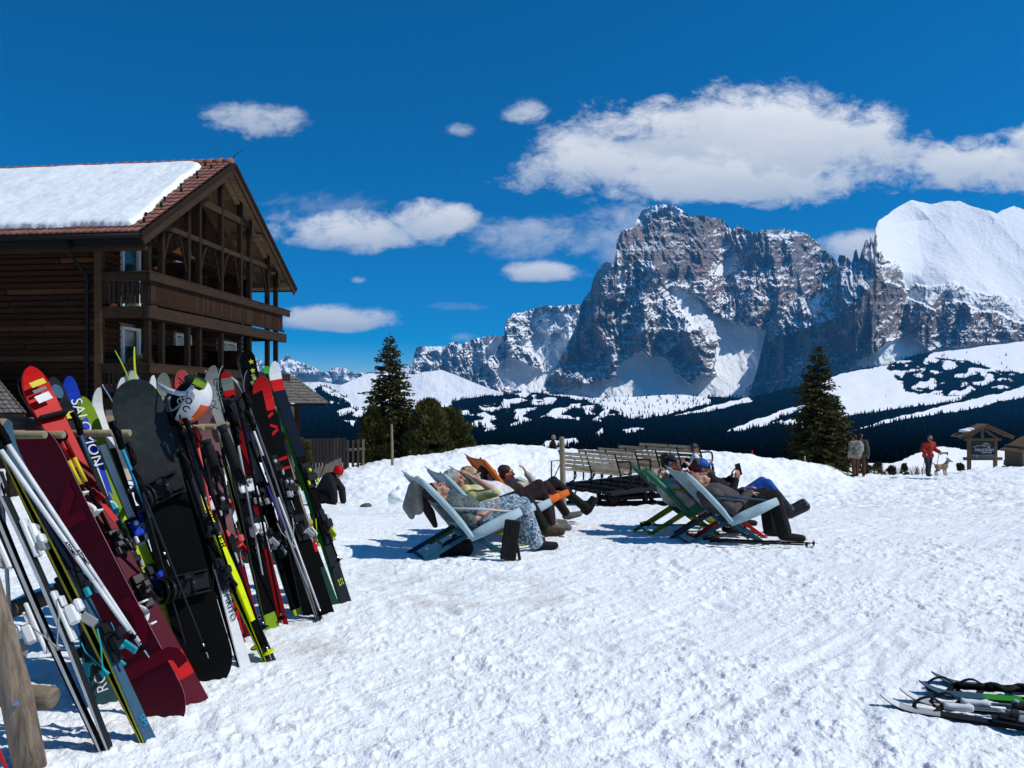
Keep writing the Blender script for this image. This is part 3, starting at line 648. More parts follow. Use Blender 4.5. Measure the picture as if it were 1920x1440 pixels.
def build_chalet():
    T = empty('chalet', W(4.5, 4, -1.3), 'large dark timber hotel with two balconies and a red tiled roof', 'hotel')
    def bars(name, lst, m, parent=T, label=None, bev=.012):
        mb = MB()
        for q in lst: mb.bar(W(*q[0]), W(*q[1]), q[2], q[3], bev=bev)
        return mb.build(name, m, parent, label)
    # log wall under the eave: three mats of logs, each log slightly proud or set back
    mb = MB(); z = -1.5; k = 0; rr = random.Random(3)
    while z < 6.15:
        h = .185; cuts = sorted([1.55]+[rr.uniform(2, 9) for _ in range(2)]+[9.4])
        for i in range(len(cuts)-1):
            off = rr.uniform(-.012, .012); c0 = W(.02+off, cuts[i]+.004, z+h/2); c1 = W(.02+off, cuts[i+1]-.004, z+h/2)
            mi = rr.choices([0, 1, 2], [7, 2.2 if z > 3.5 else 1.0, .8])[0]
            mb.bar(c0, c1, .14, h-.012, mi, bev=.045)
        z += h
    mb.build('eave_wall', [MATS['log_dark'], MATS['log_warm'], MATS['log_grey']], T)
    # gable wall of rounded logs, with openings left for doors and windows
    opens = [(1.0, 1.85, 4.42, 6.5), (1.0, 1.85, 1.72, 3.85), (4.0, 4.95, 2.6, 3.9), (7.0, 8.4, 2.6, 3.88), (4.0, 4.9, 5.2, 6.45), (7.0, 7.8, 5.2, 6.4)]
    mb = MB(); z = 1.35; h = .19
    while z < 6.75:
        segs = [(0.05, 9.2)]
        for a0, a1, z0, z1 in opens:
            if z0-.1 < z+h/2 < z1+.1:
                ns = []
                for s0, s1 in segs:
                    if a0 > s0 and a1 < s1: ns += [(s0, a0-.06), (a1+.06, s1)]
                    else: ns.append((s0, s1))
                segs = ns
        for s0, s1 in segs:
            off = rr.uniform(-.01, .01); mb.bar(W(s0, 1.58+off, z+h/2), W(s1, 1.58+off, z+h/2), .15, h-.01, rr.choices([0, 1, 2], [5, 4, 2])[0], bev=.055)
        z += h
    # vertical boards in the gable triangle
    a = .2
    while a < 9.0:
        zt = RZ0-.15+(RZM-RZ0)*(1-abs(a+.07-RAM)/(RAM-RA0)); 
        if zt > 6.85: mb.bar(W(a+.07, 1.6+rr.uniform(-.01, .01), 6.78), W(a+.07, 1.6, zt), .13, .05, rr.choice([1, 1, 2, 0]), up=BL)
        a += .142
    mb.build('gable_wall', [MATS['log_dark'], MATS['log_warm'], MATS['log_grey']], T)
    mb = MB(); mb.M = BM
    mb.box((4.6, 5.4, .0), (9.0, 7.9, 2.7)); mb.box((4.6, 5.6, 3.9), (8.9, 7.7, 5.2)); mb.M = None
    mb.build('plinth_wall', MATS['plaster'], T)
    # corner post between the two walls
    bars('corner_post', [((-.10, 1.52, -1.5), (-.10, 1.52, 6.2), .22, .22)], MATS['log_grey'])
    # windows and balcony doors: frame with its pane
    for i, (a0, a1, z0, z1) in enumerate(opens):
        door = i < 2; mb = MB(); b = 1.52; w = .085
        mb.bar(W(a0, b, z0), W(a0, b, z1), w, .1, up=BL); mb.bar(W(a1, b, z0), W(a1, b, z1), w, .1, up=BL)
        mb.bar(W(a0-w/2, b, z1), W(a1+w/2, b, z1), .1, w); mb.bar(W(a0-w/2, b, z0), W(a1+w/2, b, z0), .1, w)
        if not door: mb.bar(W((a0+a1)/2, b+.004, z0), W((a0+a1)/2, b+.004, z1), .06, .08, up=BL)
        f = mb.build('balcony_door' if door else 'window', MATS['frame_white'], T)
        MB().bar(W((a0+a1)/2, b+.06, z0), W((a0+a1)/2, b+.06, z1), a1-a0, .02, up=BL).build('pane', MATS['glass_dark'], f)
        if not door: MB().bar(W(a0+.05, b+.035, (z0+z1)/2+.1), W(a1-.05, b+.035, (z0+z1)/2+.1), .012, (z1-z0)*.72).build('curtain', MATS['curtain'], f)
        if door: MB().tube([W(a1-.1, b-.09, z0+1.0), W(a1-.1, b-.09, z0+1.16)], .015, 6).build('handle', MATS['metal_black'], f)
    # balconies: floor, beam, rail, boards, each post a part
    posts = [0, .72, 2.2, 2.9, 4.4, 5.85, 6.6, 8.2, 9.0]
    for zf, rail in ((4.3, 5.36), (1.58, 2.64)):
        bal = MB(); bal.bar(W(-.1, .75, zf), W(9.6, .75, zf), 1.42, .08); bal = bal.build('balcony', MATS['beam_dark'], T)
        bars('floor_beam', [((-.18, -.02, zf-.10), (9.75, -.02, zf-.10), .16, .36), ((-.10, .08, zf-.10), (-.10, 1.48, zf-.10), .14, .34), ((9.3, .10, zf-.10), (9.3, 1.5, zf-.10), .14, .3)], MATS['beam_grey'] if zf > 3 else MATS['beam_dark'], bal)
        bars('top_rail', [((-.22, -.13, rail-.12), (9.95, -.13, rail-.12), .075, .25), ((-.28, -.05, rail+.022), (9.98, -.05, rail+.022), .26, .04), ((-.13, -.04, rail-.12), (-.13, 1.5, rail-.12), .07, .24), ((-.11, .09, rail+.022), (-.11, 1.5, rail+.022), .22, .038)], MATS['beam_grey'], bal)
        mb = MB(); a = -.02
        while a < 9.35:
            mb.bar(W(a+.07, -.045+rr.uniform(-.004, .004), zf+.16+rr.uniform(0, .02)), W(a+.07, -.045, rail-.1), .128, .028, rr.choice([0, 0, 1]), up=BL); a += .141
        b = .12
        while b < 1.42:
            w = rr.uniform(.085, .125); mb.bar(W(-.07, b+.07, zf+.16), W(-.07, b+.07, rail-.1), w, .028, rr.choice([0, 1]), up=BG); b += .148
        mb.build('board_panel', [MATS['board_brown'], MATS['beam_grey']], bal)
        bars('lower_rail', [((-.12, -.095, zf+.17), (9.5, -.095, zf+.17), .05, .08)], MATS['beam_dark'], bal)
    for a in posts:
        zt = RZ0-.12+(RZM-RZ0)*(1-abs(a-RAM)/(RAM-RA0))
        m = bars('post', [((a, .06, -1.4), (a, .06, zt), .17, .17)], MATS['beam_dark'])
    bars('post', [((9.1, 1.4, -1.4), (9.1, 1.4, 6.6), .16, .16)], MATS['beam_dark'])
    for a in (3.3, 6.1):
        for z0, z1 in ((4.36, 6.28), (1.64, 3.45)):
            bars('partition', [((a, .16, (z0+z1)/2), (a, 1.48, (z0+z1)/2), .05, z1-z0)], MATS['log_dark'])
    # gable frame: cross beam, curved braces, purlins
    bars('cross_beam', [((.45, .06, 6.93), (9.05, .06, 6.93), .15, .17), ((2.5, .07, 8.25), (6.6, .07, 8.25), .16, .24)], MATS['beam_grey'])
    for a, s in ((.72, 1), (2.2, -1), (2.9, 1), (4.4, -1), (4.4, 1), (5.85, -1), (6.6, 1), (8.2, -1)):
        pts = [W(a+s*(.09+.52*(t/6)**1.0), .06, 5.75+1.1*math.sin(t/6*math.pi/2)) for t in range(7)]
        MB().tube(pts, .042, 6, sm=False, up=BL).build('brace', MATS['beam_dark'], T)
    for a in (RAM, RAM-2.6, RAM+2.6, RAM-4.9, RAM+4.9):
        zt = RZ0-.28+(RZM-RZ0)*(1-abs(a-RAM)/(RAM-RA0)); bars('purlin', [((a, -.2, zt), (a, 1.6, zt), .18, .22)], MATS['rafter_wood'])
    # roof: waved clay tiles, soffit boards, barge boards, ridge
    roof = None
    for side in (-1, 1):
        nb = 430; ns_ = 19; rows = []
        bb = np.linspace(RB0, RB1, nb); ss_ = []; lift = []; row = []
        for k in range(ns_):
            for f in (0, .03, .5, .985): ss_.append((k+f)*SL/ns_); lift.append(.0 if f == 0 else .035*(1-f)+.006); row.append(k)
        S, Bm = np.meshgrid(ss_, bb, indexing='ij'); L = np.array(lift)[:, None]+.028*(np.abs(np.sin(Bm*math.pi/.21))**.8)
        ca, sa = (RAM-RA0)/SL, (RZM-RZ0)/SL
        A = (RA0+S*ca-sa*(L+.08)) if side < 0 else (RA1-S*ca+sa*(L+.08)); Z = RZ0+S*sa+ca*(L+.08)
        X = BO.x+BG.x*A+BL.x*Bm; Y = BO.y+BG.y*A+BL.y*Bm
        tone = (((np.floor(Bm/.21)*12.9898+np.array(row)[:, None]*78.233) % 7.31)/7.31)
        o = grid_mesh('roof', X, Y, Z, MATS['clay_tile'], {'tone': tone}, smooth=False, flip=side > 0)
        o.parent = T; o.matrix_parent_inverse = world_of(T).inverted()
        mb = MB(); n = 34
        for i in range(n):
            s0 = SL*i/n; s1 = s0+SL/n-.012
            q = [roof_pt(s0, RB0+.02, side, -.02), roof_pt(s0, RB1, side, -.02), roof_pt(s1, RB1, side, -.02), roof_pt(s1, RB0+.02, side, -.02)]
            nn = (roof_pt(0, 0, side, -.05)-roof_pt(0, 0, side, -.02)); mb.prism(q, nn)
        mb.build('soffit', MATS['soffit_wood'], o)
        mb = MB(); mb.bar(roof_pt(-.05, RB0-.03, side, -.10), roof_pt(SL+.0, RB0-.03, side, -.10), .06, .34, up=roof_pt(0, 0, side, 1)-roof_pt(0, 0, side, 0))
        def barge(off, up_, w, h):
            a0 = roof_pt(-.06, RB0-off, side, up_); a1 = roof_pt(SL-.02, RB0-off, side, up_); nrm_ = (roof_pt(0, 0, side, 1)-roof_pt(0, 0, side, 0)).normalized()
            ax = (a1-a0).normalized(); y = nrm_.cross(ax).normalized(); rot = Matrix((ax, y, nrm_)).transposed()
            return MB().box((a0+a1)/2, ((a1-a0).length, w, h), 0, rot, .008)
        barge(.035, -.10, .055, .36).build('bargeboard', MATS['beam_grey'], o)
        barge(.085, .03, .04, .15).build('verge_board', MATS['beam_dark'], o)
        for b in (.12, 1.1): 
            a0 = roof_pt(.25, b, side, -.17); a1 = roof_pt(SL-.1, b, side, -.17); MB().bar(a0, a1, .11, .18, up=BL, bev=.01).build('rafter', MATS['rafter_wood'], o)
        if side < 0:
            mb = MB()
            for i in range(12): 
                b = 1.9+i*.62; mb.bar(W(-.78, b, 6.13), W(.05, b, 6.13+.83*.66), .10, .13)
            mb.build('rafter_ends', MATS['rafter_wood'], o)
            mb = MB(); mb.bar(W(RA0+.05, RB0, RZ0-.17), W(RA0+.05, RB1, RZ0-.17), .04, .24); mb.build('fascia', MATS['metal_black'], o)
            MB().bar(W(-.5, RB0+.1, 6.02), W(-.5, RB1, 6.02), .16, .16, bev=.01).build('eave_beam', MATS['beam_grey'], o)
            for s, b in ((1.2, .1), (2.0, .02), (2.6, .22), (3.4, .05), (3.9, .3), (4.7, .1), (5.2, .35), (5.9, .15), (.7, -.1), (6.2, .5)):
                MB().box(roof_pt(s, b, side, .17), (.05, .07, .12)).build('snow_guard', MATS['metal_black'], o)
    mb = MB(); b = RB0
    while b < RB1:
        mb.tube([W(RAM, b, RZM+.13), W(RAM, b+.40, RZM+.10)], [.14, .11], 10); b += .36
    mb.build('ridge_cap', MATS['clay_tile'], T)
    MB().tube([W(RAM, RB0+.02, RZM+.2), W(RAM+.03, RB0-.05, RZM+.35), W(RAM+.3, RB0-.2, RZM+.62)], .014, 5).build('lightning_rod', MATS['metal_black'], T)
    g = MB(); pts = [W(RA0-.07, RB0-.02, RZ0-.03), W(RA0-.07, RB1, RZ0-.05)]; g.tube(pts, .075, 10); g.build('gutter', MATS['metal_black'], T)
    MB().tube([W(RA0-.06, 1.86, 6.2), W(RA0-.06, 1.86, 5.85), W(RA0+.05, 1.87, 5.75), W(-.22, 1.88, 5.35), W(-.15, 1.88, 5.2), W(-.15, 1.88, -1.3)], .052, 10).build('downpipe', MATS['metal_black'], T)
    far = MB(); far.tube([W(RA1+.08, RB0-.06, RZ0-.02), W(RA1+.08, 2, RZ0-.02)], .07, 8); far.build('gutter', MATS['metal_black'], T)
    # snow lying on the roof
    nb, ns_ = 260, 110; u = np.linspace(0, 1, nb); v = np.linspace(0, 1, ns_); Vv, U = np.meshgrid(v, u, indexing='ij')
    s = .40+Vv*(SL-.52); right = .16+.52*Vv**1.4-.10*np.sin(Vv*9)*.3+.14*fbm(Vv*5, Vv*0, 4, 4)+.55*np.clip((Vv-.93)/.07, 0, 1)**2
    bpos = right+(9.3-right)*U**1.6; s = s+.16*fbm(bpos*1.1, bpos*0+2, 4, 8)*(1-Vv)**3
    edge = np.minimum(np.minimum((bpos-right)/.16, (s-s[0:1])/.20+.0), (SL-.10-s)/.22+.1); th = .03+.17*np.sqrt(np.clip(edge, 0, 1)*(2-np.clip(edge, 0, 1)))
    th = th+.05*fbm(bpos*.9, s*.7, 4, 5)*np.clip(edge, 0, 1)+.012*fbm(bpos*4, s*4, 3, 6)*np.clip(edge, 0, 1)
    ca, sa = (RAM-RA0)/SL, (RZM-RZ0)/SL; A = RA0+s*ca-sa*(th+.07); Z = RZ0+s*sa+ca*(th+.07)
    tag(grid_mesh('roof_snow', BO.x+BG.x*A+BL.x*bpos, BO.y+BG.y*A+BL.y*bpos, Z, MATS['snow'], {'dirt': .2+.6*np.clip(1-Vv*14, 0, 1)}, flip=False), 'thick sheet of snow lying on the red tiled roof', 'snow', kind='stuff')
build_chalet()

def shingle_roof(name, corners, apex, parent, rows=9):
    """hip roof from eave corners (loop) up to two ridge ends, in overlapping shingle courses"""
    mb = MB(); n = len(corners); rr = random.Random(5)
    for i in range(n):
        a, b = corners[i], corners[(i+1) % n]; ta, tb = apex[i], apex[(i+1) % n]
        nn = (b-a).cross(ta-a); nn = nn.normalized()
        if nn.z < 0: nn = -nn
        for k in range(rows):
            f0, f1 = k/rows, (k+1.25)/rows; f1 = min(f1, 1)
            p0, p1, p2, p3 = a.lerp(ta, f0), b.lerp(tb, f0), b.lerp(tb, f1), a.lerp(ta, f1); L = (p1-p0).length; m = max(1, int(L/.16))
            for j in range(m):
                u0, u1 = j/m, (j+1)/m-.004; lift = .03+rr.uniform(0, .012)
                q = [p0.lerp(p1, u0)+nn*lift, p0.lerp(p1, u1)+nn*lift, p3.lerp(p2, u1)+nn*.004, p3.lerp(p2, u0)+nn*.004]
                mb.prism(q, nn*.018)
    return mb.build('roof', MATS['slate'], parent)

def build_annexes():
    # porch pavilion past the far end of the hotel
    T = empty('porch', P(560, 825, 34), 'low porch with a shingle hip roof beside the hotel', 'porch')
    e = [P(515, 757, 33.2), P(613, 757, 33.2), P(612, 753, 36.6), P(530, 753, 36.6)]
    ap = [P(520, 706, 34.6), P(551, 708, 34.6), P(551, 706, 35.6), P(522, 706, 35.6)]
    shingle_roof('roof', e, ap, T)
    mb = MB(); mb.bar(P(515, 759, 33.25), P(612, 759, 33.25), .12, .07); mb.build('eave_board', MATS['beam_grey'], T)
    mb = MB(); c = P(536, 780, 34.4); mb.box((c.x, 34.4, .2), (.62, 1.4, 2.2)); mb.build('wall', MATS['plaster'], T)
    mb = MB(); c = P(540, 812, 33.5); mb.box((c.x-.1, 33.62, -.35), (.86, .1, 1.0)); mb.build('board_panel', MATS['log_warm'], T)
    for px in (521, 557): 
        c = P(px, 800, 33.5); MB().bar((c.x, 33.5, -1.2), (c.x, 33.5, 1.35), .2, .2, up=(0, 1, 0)).build('post', MATS['log_warm'], T)
    c = P(557, 770, 33.5); MB().bar((c.x-.06, 33.5, .6), (c.x-.55, 33.5, 1.3), .09, .12, up=(0, 1, 0)).build('brace', MATS['log_warm'], T)
    # lean-to roof at the left edge
    T = empty('lean_to', P(-60, 850, 20.5), 'grey shingle lean-to roof in front of the log wall', 'lean-to')
    e = [P(-420, 776, 20), P(46, 776, 20), P(44, 772, 22.2), P(-420, 772, 22.2)]
    ap = [P(-420, 700, 21.9), P(-14, 702, 21.9), P(-14, 701, 22.2), P(-420, 701, 22.2)]
    shingle_roof('roof', e, ap, T, 10)
    MB().bar(P(-420, 780, 20), P(46, 780, 20), .08, .12).build('gutter', MATS['beam_grey'], T)
    mb = MB(); c = P(-180, 840, 21); mb.box((c.x, 21.3, -.1), (6.2, 1.2, 2.4)); mb.build('wall', MATS['beam_dark'], T)
build_annexes()

def fence(name, x0, x1, ztop, zbot, mats, label, step=.115, w=.105, gap=0, jag=.02, rail=True):
    T = empty(name, ((x0.x+x1.x)/2, (x0.y+x1.y)/2, zbot), label, 'fence'); d = x1-x0; L = d.length; u = d.normalized(); n = Vector((-u.y, u.x, 0)); rr = random.Random(9)
    mb = MB(); s = 0
    while s < L:
        p = x0.lerp(x1, s/L); mb.bar((p.x, p.y, p.z+zbot), (p.x, p.y, p.z+ztop+rr.uniform(-jag, jag)), w*rr.uniform(.9, 1), .025, rr.choice([0, 0, 1]), up=n); s += step+gap
    mb.build('plank_panel', mats, T)
    for zz in (.25, .8):
        z = zbot+(ztop-zbot)*zz; a = x0+Vector((0, .03, z)); b = x1+Vector((0, .03, z)); MB().bar(a, b, .04, .09).build('rail', mats[1], T)
    for s in np.arange(0, L+.1, 1.9):
        p = x0.lerp(x1, min(1, s/L)); MB().bar((p.x+n.x*.07, p.y+n.y*.07, p.z+zbot-.1), (p.x+n.x*.07, p.y+n.y*.07, p.z+ztop-.05), .1, .1, up=n).build('post', mats[1], T)
    return T
wood_mat('plank_black', (.028, .026, .028), (.014, .013, .015), (6, 6, .6), 4)
wood_mat('plank_brown', (.05, .04, .033), (.026, .021, .018), (6, 6, .6), 4)
wood_mat('plank_grey', (.14, .115, .09), (.075, .06, .048), (6, 6, .6), 4)
def build_fences():
    a = P(530, 750, 25.5); b = P(650, 750, 26.5); a.z = b.z = 0
    fence('plank_fence', a, b, .30, -1.6, [MATS['plank_black'], MATS['plank_brown']], 'tall dark plank fence behind the small cypress', jag=.01)
    a = P(652, 750, 26.6); b = P(684, 750, 27.2); a.z = b.z = 0
    fence('picket_fence', a, b, .22, -1.5, [MATS['plank_brown'], MATS['plank_grey']], 'short gapped plank fence between the dark fence and the spruce', step=.13, gap=.10, jag=.03)
    a = P(563, 905, 22.6); b = P(640, 868, 24.6); a.z = -.9; b.z = -.55
    fence('low_fence', a, b, .30, -.5, [MATS['plank_grey'], MATS['plank_grey']], 'low weathered board fence running up to the snow bank', step=.10, jag=.015)
    p = P(550, 895, 20); t = tag(MB().tube([p-Vector((0, 0, .4)), P(550, 880, 20), P(549, 853, 20)], [.07, .068, .06], 7, sm=False).build('wooden_stake', MATS['plank_grey']), 'short grey wooden stake sticking up behind the far skis', 'stake')
build_fences()
# ------------------------------------------------------------------ ski rack with skis, boards and poles
def onground(px, py, sink=.02):
    d = CAMH*F/(py-HY)
    for _ in range(12):
        x = (px-CX)/F*d; d = (CAMH-(gz(x, d)-0))*F/(py-HY)
    p = P(px, py, d); p.z -= sink; return p

def gloss(name, col, rough=.45, **kw): return mat(name, [v*.8 for v in col], rough if max(col) > .03 else .65, var=kw.pop('var', .06), vscale=kw.pop('vscale', 14), spec=.08 if max(col) > .03 else .03, **kw)
C_ = {'white': (.75, .77, .78), 'silver': (.42, .44, .46), 'black': (.004, .004, .0045), 'grey': (.16, .17, .18), 'red': (.52, .007, .009), 'brightred': (.60, .008, .008), 'salmon': (.72, .10, .09), 'maroon': (.05, .004, .012), 'plum': (.095, .003, .016),
      'yellow': (.72, .60, .03), 'lime': (.50, .62, .04), 'neon': (.68, .80, .01), 'olive': (.20, .33, .02), 'green': (.03, .30, .03), 'blue': (.012, .05, .46), 'navy': (.007, .012, .026), 'steel': (.045, .11, .17), 'teal': (.03, .075, .085), 'cyan': (.02, .32, .55), 'mauve': (.24, .12, .13),
      'sage': (.20, .235, .20), 'stone': (.24, .25, .235), 'purple': (.06, .03, .22), 'orange': (.8, .12, .03), 'darkgreen': (.012, .05, .035), 'deepred': (.20, .002, .003), 'gold': (.5, .36, .10), 'turq': (.02, .42, .48), 'charcoal': (.02, .025, .029), 'sidegrey': (.30, .31, .31)}
def c(n): return gloss('paint_'+n, C_[n])
mat('binding_black', (.007, .007, .0075), .45, var=.2, spec=.25); mat('binding_white', (.70, .71, .70), .35, var=.06)
mat('steel_edge', (.55, .55, .56), .25, metal=.9); mat('rubber', (.008, .008, .0085), .75, spec=.15)
wood_mat('rack_log', (.27, .21, .155), (.085, .065, .048), (3, 3, .3), 9, bump=1.)
wood_mat('rack_log_h', (.22, .18, .125), (.11, .085, .06), (1.2, 1.2, 4), 6, bump=.6)
wood_mat('peg_wood', (.30, .25, .155), (.18, .14, .085), (2, 2, 2), 6)

def text_mesh(txt, size, parent, M, m, name='lettering', bold=0., squeeze=1., align='LEFT', depth=.0006):
    cu = bpy.data.curves.new('t', 'FONT'); cu.body = txt; cu.size = size; cu.extrude = depth; cu.offset = bold; cu.align_x = align; cu.align_y = 'CENTER'; cu.resolution_u = 3
    o = bpy.data.objects.new('t', cu); COL.objects.link(o); dg = bpy.context.evaluated_depsgraph_get(); dg.update()
    me = bpy.data.meshes.new_from_object(o.evaluated_get(dg)); bpy.data.objects.remove(o); bpy.data.curves.remove(cu)
    me.materials.clear(); me.materials.append(m)
    me.transform(M @ Matrix.Diagonal((squeeze, 1, 1, 1)))
    return link_mesh(name, me, parent)

def frame(pb, pt, phi):
    k = (pt-pb).normalized(); v = ((pb+pt)/2-Vector((0, 0, CAMH))).normalized(); e1 = v.cross(k).normalized(); e2 = k.cross(e1)
    a = R(phi); w = e1*math.cos(a)+e2*math.sin(a); n = w.cross(k); w = -w
    M = Matrix((w, n, k)).transposed().to_4x4(); M.translation = pb; return M, (pt-pb).length

def plank(M, L, wid, th, side, bands, base, edge, tip=.10, tail=.02, tiprise=.06, camber=.012, waist=.66, tailrise=0., gap=.004, n=44, board=False):
    """one ski or board: z along its length, y outward from the base; side=+1/-1 gives the two of a pair"""
    mb = MB(); mb.M = M
    def prof(t):
        if board:
            b = 1-.10*math.sin(math.pi*t)
            e = wid*.62/L
            q = min(t, 1-t)/e
            return b*(math.sqrt(max(0, 1-(1-min(q, 1))**2)) if q < 1 else 1)
        b = .90+(1.-.90)*t-(1-waist)*math.sin(math.pi*min(1, t/.92))**1.2
        tl = tip/L; 
        if t > 1-tl: u = (t-(1-tl))/tl; b *= math.sqrt(max(0, 1-u**2.2))
        return b
    ts = [0]+[i/n for i in range(1, n)]+([1-.35*tip/L*q for q in (.8, .55, .3, .1, .03)] if not board else [.004, .012, .03, 1-.03, 1-.012, 1-.004])+[1]
    ts = sorted(set(ts)); rows = []
    for t in ts:
        hw = max(.003, prof(t)*wid/2); z = t*L
        y = gap+camber*math.sin(math.pi*min(1, max(0, (t-.08)/.80)))*(1 if .08 < t < .88 else 0)
        u = max(0, (t-(1-max(.09, tip*1.3/L)))/max(.09, tip*1.3/L)); y += tiprise*u**2
        u = max(0, (.06-t)/.06); y += tailrise*u**2
        h = th*(.55+.45*math.sin(math.pi*min(1, max(0, t))))
        rows.append((z, hw, side*y, side*(y+h), t))
    vs = []; 
    for z, hw, y0, y1, t in rows:
        ch = min(.004, hw*.3); vs += [(-hw, y0, z), (hw, y0, z), (hw, y0+(y1-y0)*.6, z), (hw-ch, y1, z), (-hw+ch, y1, z), (-hw, y0+(y1-y0)*.6, z)]
    fs = []; mi = []
    for i in range(len(rows)-1):
        tm = (rows[i][4]+rows[i+1][4])/2; bi = next((k for k, b in enumerate(bands) if tm <= b[0]), len(bands)-1)
        for j in range(6):
            q = (i*6+j, i*6+(j+1) % 6, (i+1)*6+(j+1) % 6, (i+1)*6+j); fs.append(q if side > 0 else q[::-1])
            mi.append(0 if j == 0 else (1 if j in (1, 5) else 2+bi))
    k0 = len(mb.v); mb.v.extend([tuple(M @ Vector(v)) for v in vs]); mb.f.extend(fs); mb.mi.extend(mi); mb.sm.extend([False]*len(fs))
    e = len(rows)-1; mb.f += [tuple(range(6))[::-1], tuple(e*6+j for j in range(6))]; mb.mi += [1, 1]; mb.sm += [False, False]
    return mb, [base, edge]+[b[1] for b in bands], lambda t: next(((r[3]) for r in rows if r[4] >= t), rows[-1][3])

def binding(M, zc, y, side, cols, parent, scale=1., brake=True, rot=0.):
    """alpine binding: toe piece, plate and heel piece with lever and brake arms"""
    m1, m2, m3 = cols; s = side; k = scale
    toe = MB(); toe.M = M; z = zc+.17*k
    toe.box((0, y+s*.012, z), (.062*k, .022, .15*k), 0, None, .006); toe.box((0, y+s*.036, z+.01), (.058*k, .034, .085*k), 1, None, .012); toe.box((0, y+s*.055, z-.022), (.072*k, .022, .038*k), 1, None, .008)
    toe.box((.031*k, y+s*.046, z-.055), (.018, .028, .045), 2, None, .005); toe.box((-.031*k, y+s*.046, z-.055), (.018, .028, .045), 2, None, .005); toe.ball((0, y+s*.052, z+.035), (.016, .012, .016), 2, 8, 6)
    toe.build('toe_piece', [m1, m2, m3], parent)
    h = MB(); h.M = M; z = zc-.15*k
    h.box((0, y+s*.010, z+.01), (.056*k, .018, .20*k), 0, None, .005); h.box((0, y+s*.045, z), (.056*k, .056, .075*k), 1, None, .014); h.box((0, y+s*.082, z+.028), (.046*k, .032, .05*k), 1, None, .010)
    h.bar((0, y+s*.075, z-.02), (0, y+s*.115, z-.085), .034*k, .014, 2, (1, 0, 0), .004); h.box((0, y+s*.03, z+.075), (.06*k, .012, .05), 0, None, .004); h.ball((0, y+s*.06, z-.033), (.018, .02, .014), 2, 8, 6)
    if brake:
        for q in (-1, 1):
            h.tube([(q*.045*k, y+s*.02, z+.09), (q*.055*k, y+s*.01, z+.02), (q*.056*k, y-s*.035, z-.08), (q*.056*k, y-s*.05, z-.12)], [.0035, .0035, .0035, .009], 6, 2)
    h.build('heel_piece', [m1, m2, m3], parent)

def ski_pair(name, label, bot, top, width, phi, bands, base='black', edge='black', bands2=None, th=.016, dd=.08, db=0., bind=('binding_black', 'binding_black', 'binding_black'), bt=.47, tip=.12, tiprise=.06, texts=(), waist=.68, single=False, strap=None, sink=.03, gap=.004, group='skis leaning on the rack', bscale=1., tailrise=.0, extra=None, gcol=None):
    pb = onground(*bot, sink) if db == 0 else P(bot[0], bot[1], db); pt = P(top[0], top[1], pb.y+dd)
    M, L = frame(pb, pt, phi)
    T = empty(name, pb, label, 'ski' if single else 'skis', group)
    for side in ((1,) if single else (1, -1)):
        b_ = bands if side > 0 or bands2 is None else bands2
        mb, mats, yf = plank(M, L, width, th, side, [(t, c(m)) for t, m in b_], c(base), c(edge), tip, tiprise=tiprise, waist=waist, gap=gap, tailrise=tailrise)
        o = mb.build('ski', mats, T)
        if bind: binding(M, L*bt, yf(bt), side, [MATS[q] if q in MATS else c(q) for q in bind], o, bscale)
        if side > 0:
            for txt, t0, size, colr, kind in texts:
                # kind: 1 reads upward along the ski, -1 reads downward, 0 across
                y = max(yf(t0), yf(min(1, t0+.03)))+.0025
                ex = {1: Vector((0, 0, 1)), -1: Vector((0, 0, -1)), 0: Vector((-1, 0, 0))}[kind]; nz = Vector((0, 1, 0)); ey = nz.cross(ex)
                TM = Matrix((ex, ey, nz)).transposed().to_4x4(); TM.translation = (0, y, t0*L)
                text_mesh(txt, size, o, M @ TM, c(colr), bold=.0)
            if extra: extra(M, L, yf, o)
    if strap:
        mb = MB(); mb.M = M
        for t in strap: mb.box((0, 0, t*L), (width*1.02, .075, .035), 0, None, .01)
        mb.build('ski_strap', MATS['rubber'], T)
    return T, M, L

def decal(M, parent, name, x, y, z, w, h, m, rot=0., round_=False):
    mb = MB(); mb.M = M @ Matrix.Translation((-x, y, z)) @ Matrix.Rotation(rot, 4, 'Y')
    if round_: mb.prism([(w/2*math.cos(a*math.pi/10), 0, h/2*math.sin(a*math.pi/10)) for a in range(20)], (0, .0012, 0))
    else: mb.box((0, 0, 0), (w, .0015, h))
    return mb.build(name, m, parent)

